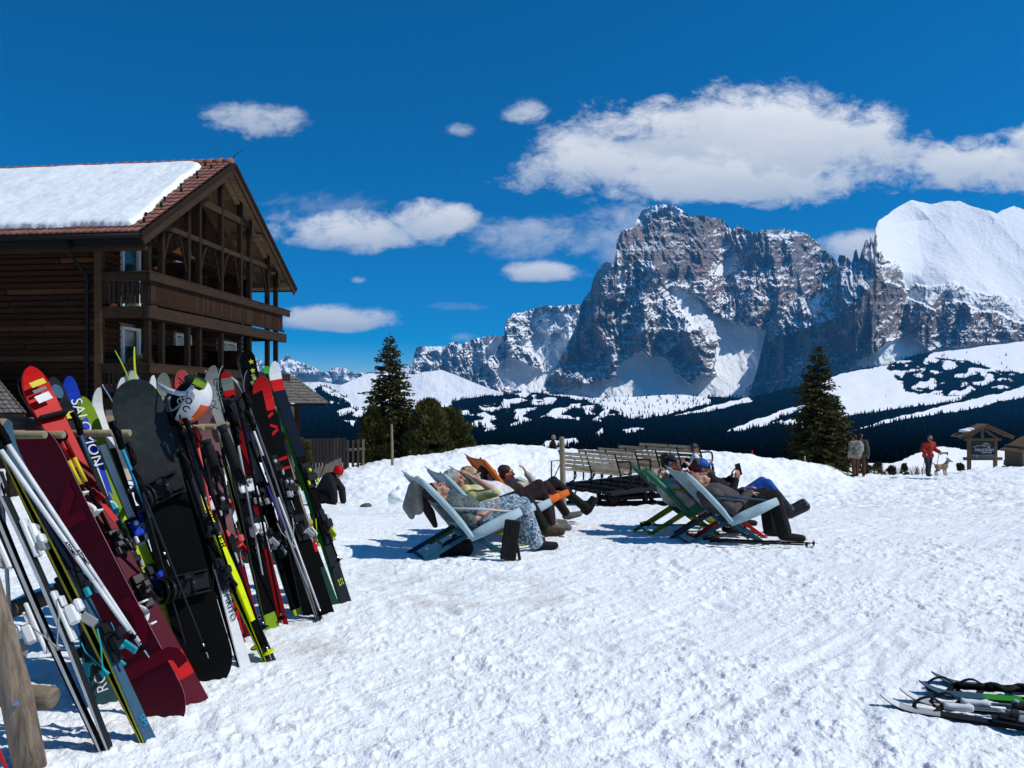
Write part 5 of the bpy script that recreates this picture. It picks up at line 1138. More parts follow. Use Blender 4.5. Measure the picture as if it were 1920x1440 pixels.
def build_rack_gear():
    # helmet hung over the pegs with goggles
    cpos = P(358, 752, 4.62); k = 1442/4.62
    T = empty('ski_helmet', cpos, 'white ski helmet with black band and orange underside hanging on the rack', 'helmet')
    rot = Matrix.Rotation(R(34), 3, 'Y')
    mb = MB(); n, m_ = 30, 20; vs = []; fs = []; mi = []
    for i in range(m_+1):
        th_ = math.pi*.86*i/m_
        for j in range(n):
            ph = 2*math.pi*j/n; v = Vector((.105*math.sin(th_)*math.cos(ph), .125*math.sin(th_)*math.sin(ph), .150*math.cos(th_))); vs.append(rot @ v+cpos)
    def zone(i, j):
        th_ = math.pi*.86*(i+.5)/m_; ph = 2*math.pi*(j+.5)/n; x = math.sin(th_)*math.cos(ph); z = math.cos(th_)
        if x < .12: return 1
        if x > .80 and z < .25 or z < -.55 and x > .35: return 2
        return 0
    for i in range(m_):
        for j in range(n): fs.append((i*n+j, (i+1)*n+j, (i+1)*n+(j+1) % n, i*n+(j+1) % n)); mi.append(zone(i, j))
    mb.v = [tuple(v) for v in vs]; mb.f = fs; mb.mi = mi; mb.sm = [True]*len(fs)
    sh = mb.build('shell', [c('white'), c('black'), c('orange')], T)
    def face_text(txt, x, z, size, colr, ang):
        o = rot @ Vector((x, 0, z)); q = 1-(x/.105)**2-(z/.15)**2; p = cpos+rot @ Vector((x, -.125*math.sqrt(max(.02, q))-.002, z))
        nrm = (rot @ Vector((x/.105**2, -math.sqrt(max(.02, q))/.125, z/.15**2))).normalized(); ex = Vector((math.cos(R(ang)), 0, math.sin(R(ang)))); ex = (ex-nrm*ex.dot(nrm)).normalized(); ey = nrm.cross(ex)
        TM = Matrix((ex, ey, nrm)).transposed().to_4x4(); TM.translation = p; text_mesh(txt, size, sh, TM, c(colr), bold=.0008, align='CENTER')
    face_text('P', -.016, .055, .042, 'white', -62); face_text('O', -.016, .024, .042, 'white', -62); face_text('C', -.016, -.007, .042, 'white', -62)
    face_text('O', .030, .02, .05, 'black', -50); face_text('C', .040, -.028, .055, 'black', -50)
    MB().box(cpos+rot @ Vector((.03, -.100, -.085)), (.008, .004, .042), 0, Matrix.Rotation(R(-4), 3, 'Y')).build('logo_bar', c('black'), sh)
    g = empty('ski_goggles', P(372, 722, 4.55), 'ski goggles with yellow green mirrored lens and white strap on the helmet', 'goggles')
    lens = mat('mirror_lens', (.55, .50, .02), .08, metal=.9, col2=(.02, .16, .06), vscale=9)
    mb = MB(); mb.bar(P(346, 708, 4.48), P(384, 726, 4.48), .05, .062, 0, (0, 0, 1), .02); mb.build('goggle_frame', MATS['binding_black'], g)
    mb = MB(); mb.bar(P(362, 712, 4.452), P(386, 724, 4.452), .02, .056, 0, (0, 0, 1), .018); mb.build('lens', lens, g)
    mb = MB(); mb.tube([P(296, 722, 4.55), P(316, 732, 4.5), P(336, 738, 4.47), P(352, 738, 4.47), P(362, 722, 4.46)], .017, 6, flat=.25, up=(0, 1, 0)); mb.build('strap', c('white'), g)
    g2 = empty('chin_strap', P(330, 760, 4.6), 'grey chin strap looping from the white helmet', 'strap')
    MB().tube([P(317, 745, 4.56), P(322, 770, 4.52), P(332, 794-30, 4.48), P(346, 750, 4.46), P(352, 735, 4.47)], .012, 6, flat=.3, up=(0, 1, 0)).build('webbing', c('silver'), g2)
    mb = MB(); mb.bar(P(330, 775, 4.66), P(330, 798, 4.66), .19, .12, 0, (0, 1, 0), .03); tag(mb.build('face_shield', c('black')), 'black padded chin guard hanging under the helmet', 'face guard')
    # gloves stuck on pole grips
    for lab, a, b, d in (('black ski glove on a pole grip beside the mauve tips', (388, 830), (402, 874), 4.95), ('black ski mitten drooping over the poles in the middle of the row', (418, 806), (444, 880), 5.1), ('black glove on a pole beside the grey green tip', (432, 752), (440, 792), 5.3)):
        A, B = P(*a, d), P(*b, d+.02); t = empty('ski_glove', A, lab, 'glove', 'gloves hanging on the pole grips'); u = (B-A); s_ = Vector((0, 1, 0)).cross(u).normalized()
        MB().tube([A, A.lerp(B, .2), A.lerp(B, .5), A.lerp(B, .8), B], [.022, .033, .037, .038, .026], 10).build('palm', MATS['rubber'], t)
        MB().tube([A-u*.12, A+u*.05], [.032, .028], 10).build('cuff', c('charcoal'), t)
        for k in range(4): MB().tube([B+s_*(k-1.5)*.016-u*.1, B+s_*(k-1.5)*.019+u*.25, B+s_*(k-1.5)*.018+u*.42+Vector((0, -.01, 0))], [.010, .0095, .007], 7).build('finger', MATS['rubber'], t)
        MB().tube([A.lerp(B, .4)+s_*.03, A.lerp(B, .6)+s_*.055, A.lerp(B, .85)+s_*.058], [.013, .012, .008], 7).build('thumb', MATS['rubber'], t)
build_rack_gear()
# ------------------------------------------------------------------ people, deck chairs
SKIN = mat('skin', (.40, .21, .135), .55, var=.12, vscale=14, col2=(.33, .14, .09)); SKIN_PALE = mat('skin_pale', (.50, .30, .21), .55, var=.1, vscale=14)
def cloth(name, col, **kw): return mat('cloth_'+name, col, kw.pop('rough', .85), var=kw.pop('var', .2), vscale=kw.pop('vscale', 9), bump=kw.pop('bump', .9), bscale=kw.pop('bscale', 13), spec=.2, **kw)
def blob(name, shapes, m, parent, vox=.012, smooth=4, label=None):
    """one continuous surface from tapered limbs and ellipsoids"""
    mb = MB()
    for q in shapes:
        if q[0] == 'c':
            _, a, b, ra, rb = q; a, b = Vector(a), Vector(b)
            if (b-a).length > 1e-4: mb.tube([a, b], [ra, rb], 12)
            mb.ball(a, ra, n=12, m=8); mb.ball(b, rb, n=12, m=8)
        else: mb.ball(q[1], q[2], n=16, m=12, rot=q[3] if len(q) > 3 else None)
    o = mb.build(name, m, None)
    r = o.modifiers.new('r', 'REMESH'); r.mode = 'VOXEL'; r.voxel_size = vox
    if smooth: s = o.modifiers.new('s', 'SMOOTH'); s.iterations = smooth; s.factor = .5
    dg = bpy.context.evaluated_depsgraph_get(); dg.update(); me = bpy.data.meshes.new_from_object(o.evaluated_get(dg)); old = o.data; bpy.data.objects.remove(o); bpy.data.meshes.remove(old)
    me.name = name; me.polygons.foreach_set('use_smooth', [True]*len(me.polygons)); me.materials.clear(); me.materials.append(m)
    o = link_mesh(name, me, parent)
    if label: o['label'] = label
    return o

def basis(fwd, up):
    f = Vector(fwd).normalized(); u = Vector(up); u = (u-f*u.dot(f)).normalized(); s = u.cross(f)
    return Matrix((f, s, u)).transposed()      # local x = forward, y = left, z = up

def hand_shapes(w, d, palm, k=1., curl=.5):
    """palm and five fingers; d points along the hand, palm is the side the fingers bend towards"""
    d = Vector(d).normalized(); p = Vector(palm); p = (p-d*p.dot(d)).normalized(); s = d.cross(p); out = []
    for j in range(4):
        o = (j-1.5)*.019*k; base = w+d*.085*k+s*o; out.append(('c', w+d*.02*k+s*o*.7, base, .015*k, .0125*k))
        L = (.036, .042, .040, .031)[j]*k; a = base
        for i in range(3):
            an = curl*(i+.6)*.75; dd = d*math.cos(an)+p*math.sin(an); b = a+dd*L*(1, .72, .6)[i]; out.append(('c', a, b, (.0098-.001*i)*k, (.0090-.001*i)*k)); a = b
    t0 = w+d*.025*k+s*-.026*k; t1 = t0+(d*.55-s*.7+p*.3).normalized()*.04*k; t2 = t1+(d*.85-s*.1+p*.4).normalized()*.034*k
    out += [('c', t0, t1, .013*k, .0115*k), ('c', t1, t2, .011*k, .009*k)]; return out

def person(label, J, look, cat='person', group=None, scale=1., vox=.009):
    """J: joints (n = near limb, f = far limb). look: materials of skin, top, trousers, shoes, hair ..."""
    k = scale; T = empty('person', (J['pelvis'].x, J['pelvis'].y, min(J['an'].z, J['af'].z)), label, cat, group); g = look.get
    B = basis(J['fwd'], J['up']); H = J['head']; h = lambda x, y, z: H+B @ Vector((x*k, y*k, z*k)); skin = g('skin', SKIN)
    fat = g('fat', 1.); sh = []
    # head: skull, jaw, nose, brow, ears
    sh += [('e', h(-.012, 0, .022), (.092*k, .076*k, .098*k), B), ('e', h(.030, 0, -.045), (.058*k, .055*k, .070*k), B), ('c', h(.087, 0, .012), h(.106, 0, -.022), .011*k, .015*k), ('c', h(.074, -.035, .034), h(.074, .035, .034), .012*k, .012*k), ('e', h(.070, 0, -.092), (.020*k, .024*k, .018*k), B), ('c', h(.083, -.014, -.054), h(.083, .014, -.054), .009*k, .009*k)]
    for s in (-1, 1): sh += [('e', h(-.006, s*.078, -.008), (.018*k, .009*k, .032*k), B), ('e', h(.060, s*.042, -.022), (.020*k, .016*k, .020*k), B)]
    sh.append(('c', h(-.02, 0, -.05), J['neck'], .056*k, .060*k))
    P_, C, N = J['pelvis'], J['chest'], J['neck']; wst = P_.lerp(C, .5)+J.get('belly', Vector((0, 0, 0)))
    torso = lambda e: [('c', P_, wst, (.125*fat+e)*k, (.128*fat+e)*k), ('c', wst, C, (.128*fat+e)*k, (.138*fat+e)*k), ('c', C, C.lerp(N, .75), (.135*fat+e)*k, (.075+e)*k), ('c', J['sn'], J['sf'], (.068+e)*k, (.068+e)*k), ('c', J['sn'], C, (.07+e)*k, (.10+e)*k), ('c', J['sf'], C, (.07+e)*k, (.10+e)*k), ('c', J['hn'], J['hf'], (.105+e)*k, (.105+e)*k)]
    def arm(s, e, upto=1.): 
        S_, E_, W_ = J['s'+s], J['e'+s], J['w'+s]; out = [('c', S_, E_, (.052+e)*k, (.041+e)*k)]
        if upto > .5: out.append(('c', E_, E_.lerp(W_, min(1, (upto-.5)*2)), (.041+e)*k, (.029+e)*k))
        return out
    def leg(s, e, upto=1.):
        a, b, c_ = J['h'+s], J['k'+s], J['a'+s]; out = [('c', a, b, (.088+e)*k, (.056+e)*k)]
        if upto > .5: out += [('c', b, b.lerp(c_, .35), (.053+e)*k, (.055+e)*k), ('c', b.lerp(c_, .35), b.lerp(c_, min(1, (upto-.5)*2)), (.055+e)*k, (.040+e*1.6)*k)]
        return out
    sh += torso(0)
    for s in 'nf':
        sh += arm(s, 0)+leg(s, 0)+[('c', J['a'+s], J['t'+s], .036*k, .026*k)]
        hd = J.get('hand_'+s, (J['w'+s]-J['e'+s])); sh += hand_shapes(J['w'+s], hd, J.get('palm_'+s, Vector((0, 0, -1))), k, J.get('curl_'+s, .6))
    blob('body', sh, skin, T, vox)
    eye = MATS['rubber']
    if not g('glasses'):
        for s in (-1, 1): MB().ball(h(.080, s*.031, .012), (.010*k, .013*k, .008*k), rot=B, n=8, m=6).build('eye', eye, T)
        for s in (-1, 1): MB().tube([h(.086, s*.015, .040), h(.084, s*.045, .040)], [.006*k, .003*k], 6).build('eyebrow', g('hair', eye), T)
    else:
        m = MB()
        for s in (-1, 1): m.box(h(.093, s*.032, .012), (.012*k, .05*k, .036*k), 0, B, .008*k); m.tube([h(.090, s*.055, .016), h(.0, s*.082, .010)], .004*k, 6)
        m.tube([h(.098, -.01, .016), h(.098, .01, .016)], .004*k, 6); m.build('sunglasses', g('glasses'), T)
    m = MB().tube([h(.092, -.02, -.056), h(.097, 0, -.055), h(.092, .02, -.056)], [.003*k, .006*k, .003*k], 6); m.build('mouth', mat('lips', (.30, .09, .07), .5), T)
    if g('hair') and not g('bald'):
        rr = random.Random(len(label)); hs = [('e', h(-.028, 0, .038), (.098*k, .086*k, .094*k), B), ('e', h(-.06, 0, -.01), (.062*k, .080*k, .085*k), B)]
        if g('long'): hs += [('c', h(-.05, -.05, -.02), h(-.06, -.06, -.14), .045*k, .03*k), ('c', h(-.05, .05, -.02), h(-.06, .06, -.14), .045*k, .03*k)]
        for _ in range(26):
            a, b = rr.uniform(-1.5, 1.5), rr.uniform(.1, 1.25); q = Vector((-.03+.088*math.cos(b)*-abs(math.cos(a)), .082*math.sin(a)*math.cos(b)*1.05, .045+.085*math.sin(b))); hs.append(('e', h(*q), (.022*k, .016*k, .014*k), B))
        blob('hair', hs, g('hair'), T, max(vox, .009), 2)
    if g('cap'):
        cp = blob('cap', [('e', h(-.016, 0, .052), (.106*k, .092*k, .082*k), B), ('e', h(-.04, 0, .01), (.078*k, .088*k, .05*k), B)], g('cap'), T, max(vox, .010), 3)
        if g('peak', True):
            m = MB(); n = 9; vs = []
            for i in range(n):
                a = (i/(n-1)-.5)*2.5
                for rr_, dz in ((.085, .055), (.15, .052), (.168, .038)):
                    vs += [h(-.01+rr_*math.cos(a)*(1 if rr_ < .1 else 1), min(1, .95)*.078*math.sin(a)*(1.0), dz), h(-.01+rr_*math.cos(a), .078*math.sin(a), dz-.008)]
            fs = []
            for i in range(n-1):
                for j in range(2):
                    q = i*6+j*2; r = q+6; fs += [(q, q+2, r+2, r), (q+1, r+1, r+3, q+3)]
                q = i*6+4; fs.append((q, q+1, q+7, q+6))
            m.add(vs, fs, 0, True); m.build('peak', g('peak_mat', g('cap')), cp)
    if g('helmet'): blob('helmet', [('e', h(-.014, 0, .040), (.120*k, .108*k, .110*k), B), ('e', h(-.05, 0, -.02), (.08*k, .100*k, .08*k), B)], g('helmet'), T, .010, 3)
    if g('top'):
        e = g('top_fit', .016); up = g('sleeve', 1.); shp = torso(e)
        for s in 'nf': shp += arm(s, e, up)
        if g('collar', True): shp.append(('c', J['neck']-B @ Vector((.0, 0, .01)), J['neck']+(H-J['neck']).normalized()*.03, .07*k, .068*k))
        o = blob('jacket' if up > .8 else 'shirt', shp, g('top'), T, max(vox, .012), 3)
        if g('front'): blob('shirt_front', [('c', C+(B @ Vector((.05, 0, 0))), wst+Vector((0, 0, .06)), .10*k, .10*k)], g('front'), o, .012, 2)
    if g('trousers'):
        e = g('leg_fit', .014); cut = g('leg_len', .97); shp = [('c', J['hn'], J['hf'], (.115+e)*k, (.115+e)*k), ('c', P_, P_.lerp(C, .25), (.12*fat+e)*k, (.12*fat+e)*k)]
        for s in 'nf': shp += leg(s, e, cut)
        blob('trousers', shp, g('trousers'), T, max(vox, .012), 3)
    if g('shoes'):
        for s in 'nf':
            A_, t = J['a'+s], J['t'+s]; sk = A_+(J['k'+s]-A_).normalized()*g('boot', .05)*k; e = .012*g('boot_fat', 1)
            heel = A_+(A_-t).normalized()*.045*k+(t-A_).cross(Vector((0, 1, 0)))*0
            blob('shoe', [('c', sk, A_, (.043+e)*k, (.044+e)*k), ('c', A_+(A_-sk).normalized()*.03*k, t, (.040+e)*k, (.030+e)*k), ('c', heel+(A_-sk).normalized()*.03*k, A_, (.034+e)*k, (.04+e)*k)], g('shoes'), T, max(vox, .011), 2)
    return T

def yaw_at(px): return 21 if px < 1100 else 5
def deck_chair(label, near_pivot, d, yaw, fabric, frame_col, arms, width=.60, back_top=.83, group='sling deck chairs on the snow'):
    """low sling chair: bent back rails crossing the seat rails at a pivot"""
    o = P(near_pivot[0], near_pivot[1], d); z0 = gz(o.x, o.y); T = empty('deck_chair', (o.x, o.y, z0), label, 'deck chair', group)
    yaw = yaw_at(near_pivot[0]); cy, sy = math.cos(R(yaw)), math.sin(R(yaw)); ph = max(.22, o.z-z0)
    def L(x, y, z): return Vector((o.x+x*cy-y*sy, o.y+x*sy+y*cy, z0+z))
    fr = c(frame_col) if isinstance(frame_col, str) else frame_col
    for y in (0, width):
        MB().bar(L(.46, y, -.03), L(-.02, y, ph+.01), .026, .045, bev=.006).build('leg', fr, T)
        MB().bar(L(-.54, y+(.03 if y == 0 else -.03), -.03), L(.02, y+(.03 if y == 0 else -.03), ph+.01), .026, .045, bev=.006).build('leg', fr, T)
        MB().tube([L(-.02, y-.03, ph), L(-.02, y+.03, ph)], .018, 8).build('pivot_bolt', MATS['steel_edge'], T)
        MB().tube([L(-.23, y, ph+.27), L(.1, y, ph+.245), L(.46, y, ph+.20)], .012, 8).build('armrest', c(arms), T)
    for x in (.40, -.46): 
        zz = ph*(.46-x)/.48 if x > 0 else ph*(x+.54)/.56; MB().tube([L(x, 0, zz-.02), L(x, width, zz-.02)], .014, 8).build('crossbar', fr, T)
    def sheet(name, prof, th, sag, mat_, wing=0.):
        n = len(prof); m = 13; vs = []
        for i, (x, z) in enumerate(prof):
            tx, tz = (prof[min(i+1, n-1)][0]-prof[max(i-1, 0)][0], prof[min(i+1, n-1)][1]-prof[max(i-1, 0)][1]); l = math.hypot(tx, tz); nx, nz = -tz/l, tx/l
            for j in range(m):
                y = -.03+(width+.06)*j/(m-1); q = (j/(m-1)-.5)*2; s = sag*(1-q*q)*math.sin(math.pi*min(1, .25+.75*i/(n-1))); up_ = wing*abs(q)**3*(i/(n-1))**6
                for t in (0, th): vs.append(L(x-nx*(s-t)+up_*tx/l, y, z-nz*(s-t)+up_*tz/l))
        fs = []; 
        idx = lambda i, j, t: (i*m+j)*2+t
        for i in range(n-1):
            for j in range(m-1): fs += [(idx(i, j, 0), idx(i, j+1, 0), idx(i+1, j+1, 0), idx(i+1, j, 0)), (idx(i, j, 1), idx(i+1, j, 1), idx(i+1, j+1, 1), idx(i, j+1, 1))]
            for j in (0, m-1): fs.append((idx(i, j, 0), idx(i+1, j, 0), idx(i+1, j, 1), idx(i, j, 1)))
        for i in (0, n-1):
            for j in range(m-1): fs.append((idx(i, j, 0), idx(i, j, 1), idx(i, j+1, 1), idx(i, j+1, 0)))
        mb = MB(); mb.add(vs, fs, 0, True); return mb.build(name, mat_, T)
    back = [(.0+(-.53)*t+.05*math.sin(t*math.pi), ph-.03+(back_top-ph+.02)*t-.03*math.sin(t*math.pi)) for t in [i/12 for i in range(13)]]
    bk = sheet('back_sling', back, .008, .05, fabric, .055)
    sheet('seat_sling', [(-.03+.56*t, ph-.04+.24*t-.05*math.sin(t*math.pi)) for t in [i/9 for i in range(10)]], .008, .06, fabric)
    for y in (-.035, width+.035):   # sleeve of the sling folded round each rail
        MB().tube([L(x, y, z) for x, z in back], [.030]*3+[.034]*8+[.030, .02], 8, flat=1.0).build('side_sleeve', fabric, bk)
        MB().tube([L(-.02+.55*t, y, ph-.03+.235*t) for t in (0, .3, .6, 1)], [.045, .06, .06, .045], 8, up=(0, 1, 0), flat=.4).build('side_sleeve', fabric, T)
    MB().tube([L(.53, -.03, ph+.20), L(.53, width+.03, ph+.20)], .02, 8).build('front_bar', fr, T)
    return T
def build_chairs():
    bl = cloth('sling_blue', (.34, .46, .50), var=.10, bump=.15); gr = cloth('sling_green', (.05, .22, .12), var=.15, bump=.15); og = cloth('sling_orange', (.60, .13, .02), var=.12, bump=.15)
    gloss('paint_petrol', (.015, .085, .13)); C_['petrol'] = (.015, .085, .13); C_['framelime'] = (.30, .32, .03); C_['framered'] = (.50, .015, .015); C_['palearm'] = (.55, .60, .60); C_['frameorange'] = (.6, .12, .02)
    deck_chair('pale blue deck chair with petrol legs nearest the ski rack', (883, 1001), 7.75, 16, bl, 'petrol', 'palearm')
    deck_chair('pale blue deck chair with lime frame behind the front one', (917, 988), 8.5, 16, bl, 'framelime', 'framelime')
    deck_chair('pale blue deck chair with red legs carrying the blond woman', (955, 976), 9.2, 16, bl, 'framered', 'palearm')
    deck_chair('orange deck chair in the left group', (977, 962), 9.95, 16, og, 'framered', 'frameorange', back_top=.98)
    deck_chair('orange deck chair at the back of the left group', (1000, 952), 10.8, 16, og, 'framered', 'frameorange', back_top=.66)
    deck_chair('pale blue deck chair with petrol legs nearest in the right group', (1370, 974), 8.6, 16, bl, 'petrol', 'petrol')
    deck_chair('orange deck chair with red frame between the blue and green chairs', (1372, 962), 9.35, 16, og, 'framered', 'framered')
    deck_chair('green deck chair with lime frame in front of the bench sledge', (1288, 958), 9.7, 16, gr, 'framelime', 'framelime')
    deck_chair('green deck chair with lime frame half hidden behind the other green one', (1304, 952), 10.5, 16, gr, 'framelime', 'framelime', back_top=.80)
build_chairs()

def pattern_mat(name, cols, scale, th=(.42, .58)):
    m = bpy.data.materials.new(name); m.use_nodes = True; g = NT(m.node_tree); b = g.n['Principled BSDF']; MATS[name] = m
    tc = g.new('ShaderNodeTexCoord'); n = g.noise(tc.outputs['Object'], scale, 5, .7, 1.2); n2 = g.noise(tc.outputs['Object'], scale*1.9, 4, .7, 2.)
    cc = g.mix(g.ss(n, *th), (*cols[0], 1), (*cols[1], 1)); cc = g.mix(g.ss(n2, .52, .6), cc, (*cols[2], 1)); g.l.new(cc, b.inputs['Base Color']); b.inputs['Roughness'].default_value = .85; return m

def reclined(px, py_, d, **o):
    """joints of somebody lying back in a chair, measured along the chair (x forward in m, z up in m from the ground)"""
    base = P(px, py_, d); yaw = R(yaw_at(px)); cy, sy = math.cos(yaw), math.sin(yaw); z0 = gz(base.x, base.y)
    def L(x, z, y=0): return Vector((base.x+x*cy-y*sy, base.y+x*sy+y*cy, z0+z))
    F_ = Vector((cy, sy, 0)); hx, hz = o.get('head', (-.29, .70))
    dz = hz-.70; J = dict(pelvis=L(.17, .37, .30), chest=L(-.08, .50+dz*.5, .30), neck=L(hx+.09, hz-.12, .30), head=L(hx, hz, .30), sn=L(-.14, .53+dz*.7, .12), sf=L(-.14, .53+dz*.7, .48), hn=L(.19, .37, .20), hf=L(.19, .37, .40))
    J['belly'] = Vector((0, 0, .03)); fw = o.get('face', (.55, 0, .75)); up = o.get('fup', (-.7, 0, .5))
    J['fwd'] = F_*fw[0]+Vector((-sy, cy, 0))*fw[1]+Vector((0, 0, fw[2])); J['up'] = F_*up[0]+Vector((0, 0, up[2]))
    for s, y in (('n', .12), ('f', .48)):
        J['e'+s] = L(*o.get('e'+s, (.06, .38, y-.06 if s == 'n' else y+.06))); J['w'+s] = L(*o.get('w'+s, (.26, .46, .24 if s == 'n' else .36)))
        yk = .16 if s == 'n' else .42
        J['k'+s] = L(*o.get('k'+s, (.56, .60, yk))); J['a'+s] = L(*o.get('a'+s, (.70, .10, yk))); J['t'+s] = L(*o.get('t'+s, (.90, .05, yk)))
        if 'hand_'+s in o: J['hand_'+s] = F_*o['hand_'+s][0]+Vector((-sy, cy, 0))*o['hand_'+s][1]+Vector((0, 0, o['hand_'+s][2]))
        if 'palm_'+s in o: J['palm_'+s] = F_*o['palm_'+s][0]+Vector((-sy, cy, 0))*o['palm_'+s][1]+Vector((0, 0, o['palm_'+s][2]))
        J['curl_'+s] = o.get('curl_'+s, .55)
    return J, L
def phone(L, x, z, y, label, rot=(0, 0, 0)):
    p = L(x, z, y); from_ = Matrix.Rotation(R(rot[0]), 3, 'Z') @ Matrix.Rotation(R(rot[1]), 3, 'Y')
    t = empty('mobile_phone', p, label, 'phone'); MB().box(p, (.075, .010, .15), 0, from_, .006).build('phone_case', MATS['rubber'], t); MB().box(p+from_ @ Vector((0, .0062, 0)), (.066, .002, .138), 0, from_).build('screen', c('black'), t)

def build_loungers_people():
    hair_dark = cloth('hair_dark', (.03, .02, .015), rough=.6); hair_grey = cloth('hair_grey', (.42, .40, .38), rough=.6, var=.3); hair_blond = cloth('hair_blond', (.45, .33, .16), rough=.6, var=.3); hair_brown = cloth('hair_brown', (.07, .04, .025), rough=.6)
    black = cloth('black', (.010, .010, .011)); tee = pattern_mat('tee_pattern', [(.02, .035, .04), (.07, .10, .10), (.12, .15, .14)], 16); skirt = pattern_mat('floral', [(.02, .05, .09), (.16, .26, .34), (.60, .66, .68)], 13)
    brown = cloth('brownblack', (.025, .013, .014)); beige = cloth('beige', (.52, .50, .42)); white = cloth('white_top', (.72, .74, .76)); grey = cloth('grey_jacket', (.075, .065, .068)); blue = cloth('blue_trousers', (.012, .075, .36)); olive = cloth('boot_brown', (.045, .032, .018)); navy = cloth('navy_cap', (.012, .015, .035)); blc = cloth('blue_cap', (.02, .10, .36)); red = cloth('red_shirt', (.55, .02, .03)); yel = cloth('yellow_top', (.60, .55, .25)); dk = mat('dark_lens', (.01, .01, .012), .1)
    # left group, from the nearest
    J, L = reclined(883, 1001, 7.75, head=(-.27, .66), face=(.45, -.25, .80), kn=(.62, .50, .14), an=(.76, .09, .12), tn=(.97, .05, .10), kf=(.62, .50, .40), af=(.76, .09, .42), tf=(.96, .05, .42), wn=(.27, .47, .12), en=(.02, .38, .02))
    person('person dozing face up in the nearest chair, dark patterned tee and floral trousers', J, dict(top=tee, sleeve=.5, trousers=skirt, leg_fit=.03, leg_len=.98, shoes=black, hair=hair_dark, collar=False))
    J, L = reclined(917, 988, 8.5, head=(-.30, .72), face=(.9, -.35, .25), fup=(-.25, 0, .95), en=(.06, .60, -.02), wn=(-.14, .76, .10), hand_n=(-.75, .05, .5), palm_n=(-.6, .3, -.3), curl_n=.25, kn=(.52, .48, .14), an=(.74, .12, .14), tn=(.93, .09, .12), kf=(.52, .50, .42), af=(.70, .12, .44), tf=(.90, .08, .44))
    person('white haired person shading the eyes with a hand, pale yellow vest', J, dict(top=yel, sleeve=.3, trousers=black, shoes=olive, boot=.16, boot_fat=1.5, hair=hair_grey, collar=False))
    J, L = reclined(955, 976, 9.2, head=(-.38, .76), face=(.85, -.1, .35), fup=(-.4, 0, .9), kn=(.50, .52, .16), an=(.62, .12, .16), tn=(.86, .07, .16))
    person('blond person in sunglasses and a white top with black sleeves on the lap', J, dict(top=white, trousers=brown, shoes=cloth('grey_shoe', (.14, .13, .12)), hair=hair_blond, glasses=dk, long=True, skin=SKIN_PALE))
    J, L = reclined(977, 962, 9.95, head=(-.34, .76), face=(.9, -.2, .2), fup=(-.3, 0, .9), kn=(.44, .56, .18), an=(.52, .12, .2), tn=(.72, .07, .2), kf=(.54, .56, .42), af=(.86, .14, .44), tf=(1.05, .14, .44))
    person('dark haired person leaning back in the orange chair', J, dict(top=brown, trousers=brown, shoes=cloth('grey_shoe', (.14, .13, .12)), hair=hair_dark, glasses=dk))
    J, L = reclined(1000, 952, 10.8, head=(-.28, .74), face=(.85, -.4, .1), fup=(-.2, 0, .95), en=(.08, .56, .02), wn=(-.04, .74, .14), hand_n=(-.45, .1, .85), palm_n=(-.8, .4, 0), curl_n=.5, kn=(.42, .58, .18), an=(.92, .20, .16), tn=(1.05, .32, .16), kf=(.50, .60, .42), af=(1.0, .18, .42), tf=(1.14, .30, .42))
    person('person in a beige jacket with a hand raised to the face, black trousers stretched out', J, dict(top=beige, trousers=black, shoes=black, boot=.10, boot_fat=1.4, hair=hair_dark))
    # right group
    J, L = reclined(1370, 974, 8.6, head=(-.26, .70), face=(.42, -.15, .8), kn=(.57, .53, .14), an=(.68, .10, .12), tn=(.88, .05, .10), kf=(.57, .52, .40), af=(.64, .10, .42), tf=(.84, .05, .42), wn=(.27, .56, .16), wf=(.27, .57, .32), en=(.02, .40, .00), hand_n=(.95, .3, .1))
    person('bald person dozing in the front right chair, grey jacket and black trousers', J, dict(top=grey, top_fit=.024, trousers=black, leg_fit=.028, shoes=black, hair=hair_dark, bald=True, fat=1.12))
    J, L = reclined(1372, 962, 9.35, head=(-.27, .83), face=(.93, -.1, .1), fup=(-.15, 0, .98), en=(-.0, .54, .02), wn=(.08, .70, .08), hand_n=(.3, .05, .95), palm_n=(-.3, .9, .0), curl_n=.7, ef=(.02, .54, .5), wf=(.10, .70, .30), hand_f=(.25, -.1, .95), kn=(.52, .64, .16), an=(.78, .30, .14), tn=(.99, .36, .12), kf=(.56, .64, .42), af=(.90, .28, .42), tf=(1.10, .36, .42))
    person('person in blue cap and blue trousers holding up a phone, ski boots on', J, dict(top=black, front=red, trousers=blue, leg_len=.86, shoes=cloth('ski_boot', (.02, .02, .022), rough=.4), boot=.24, boot_fat=2.4, hair=hair_brown, cap=blc, glasses=dk))
    phone(L, .125, .83, .10, 'black phone held up by the person in the blue cap', (16, -15))
    J, L = reclined(1288, 958, 9.7, head=(-.28, .73), face=(.35, -.2, .85), kn=(.50, .50, .14), an=(.58, .08, .12), tn=(.78, .05, .10))
    person('person lying face up in the front green chair, cream fleece', J, dict(top=cloth('cream', (.55, .54, .44)), top_fit=.045, trousers=beige, shoes=black, hair=hair_grey, skin=SKIN_PALE, glasses=dk))
    J, L = reclined(1304, 952, 10.5, head=(-.28, .90), face=(.95, -.1, -.05), fup=(0, 0, 1), en=(.12, .64, .0), wn=(-.03, .84, .10), hand_n=(-.55, .25, .7), palm_n=(-.6, .6, 0), curl_n=.6, kn=(.5, .55, .16))
    person('person in navy cap talking on a phone behind the green chair, black jacket', J, dict(top=black, trousers=black, shoes=black, hair=hair_brown, cap=navy, glasses=dk))
    phone(L, -.09, .90, .13, 'phone held to the ear under the navy cap', (0, 30))
    # loose things by the chairs
    t = empty('backpack', P(855, 1046, 7.9), 'black rucksack lying under the nearest deck chair', 'backpack'); b = P(858, 1028, 8.0)
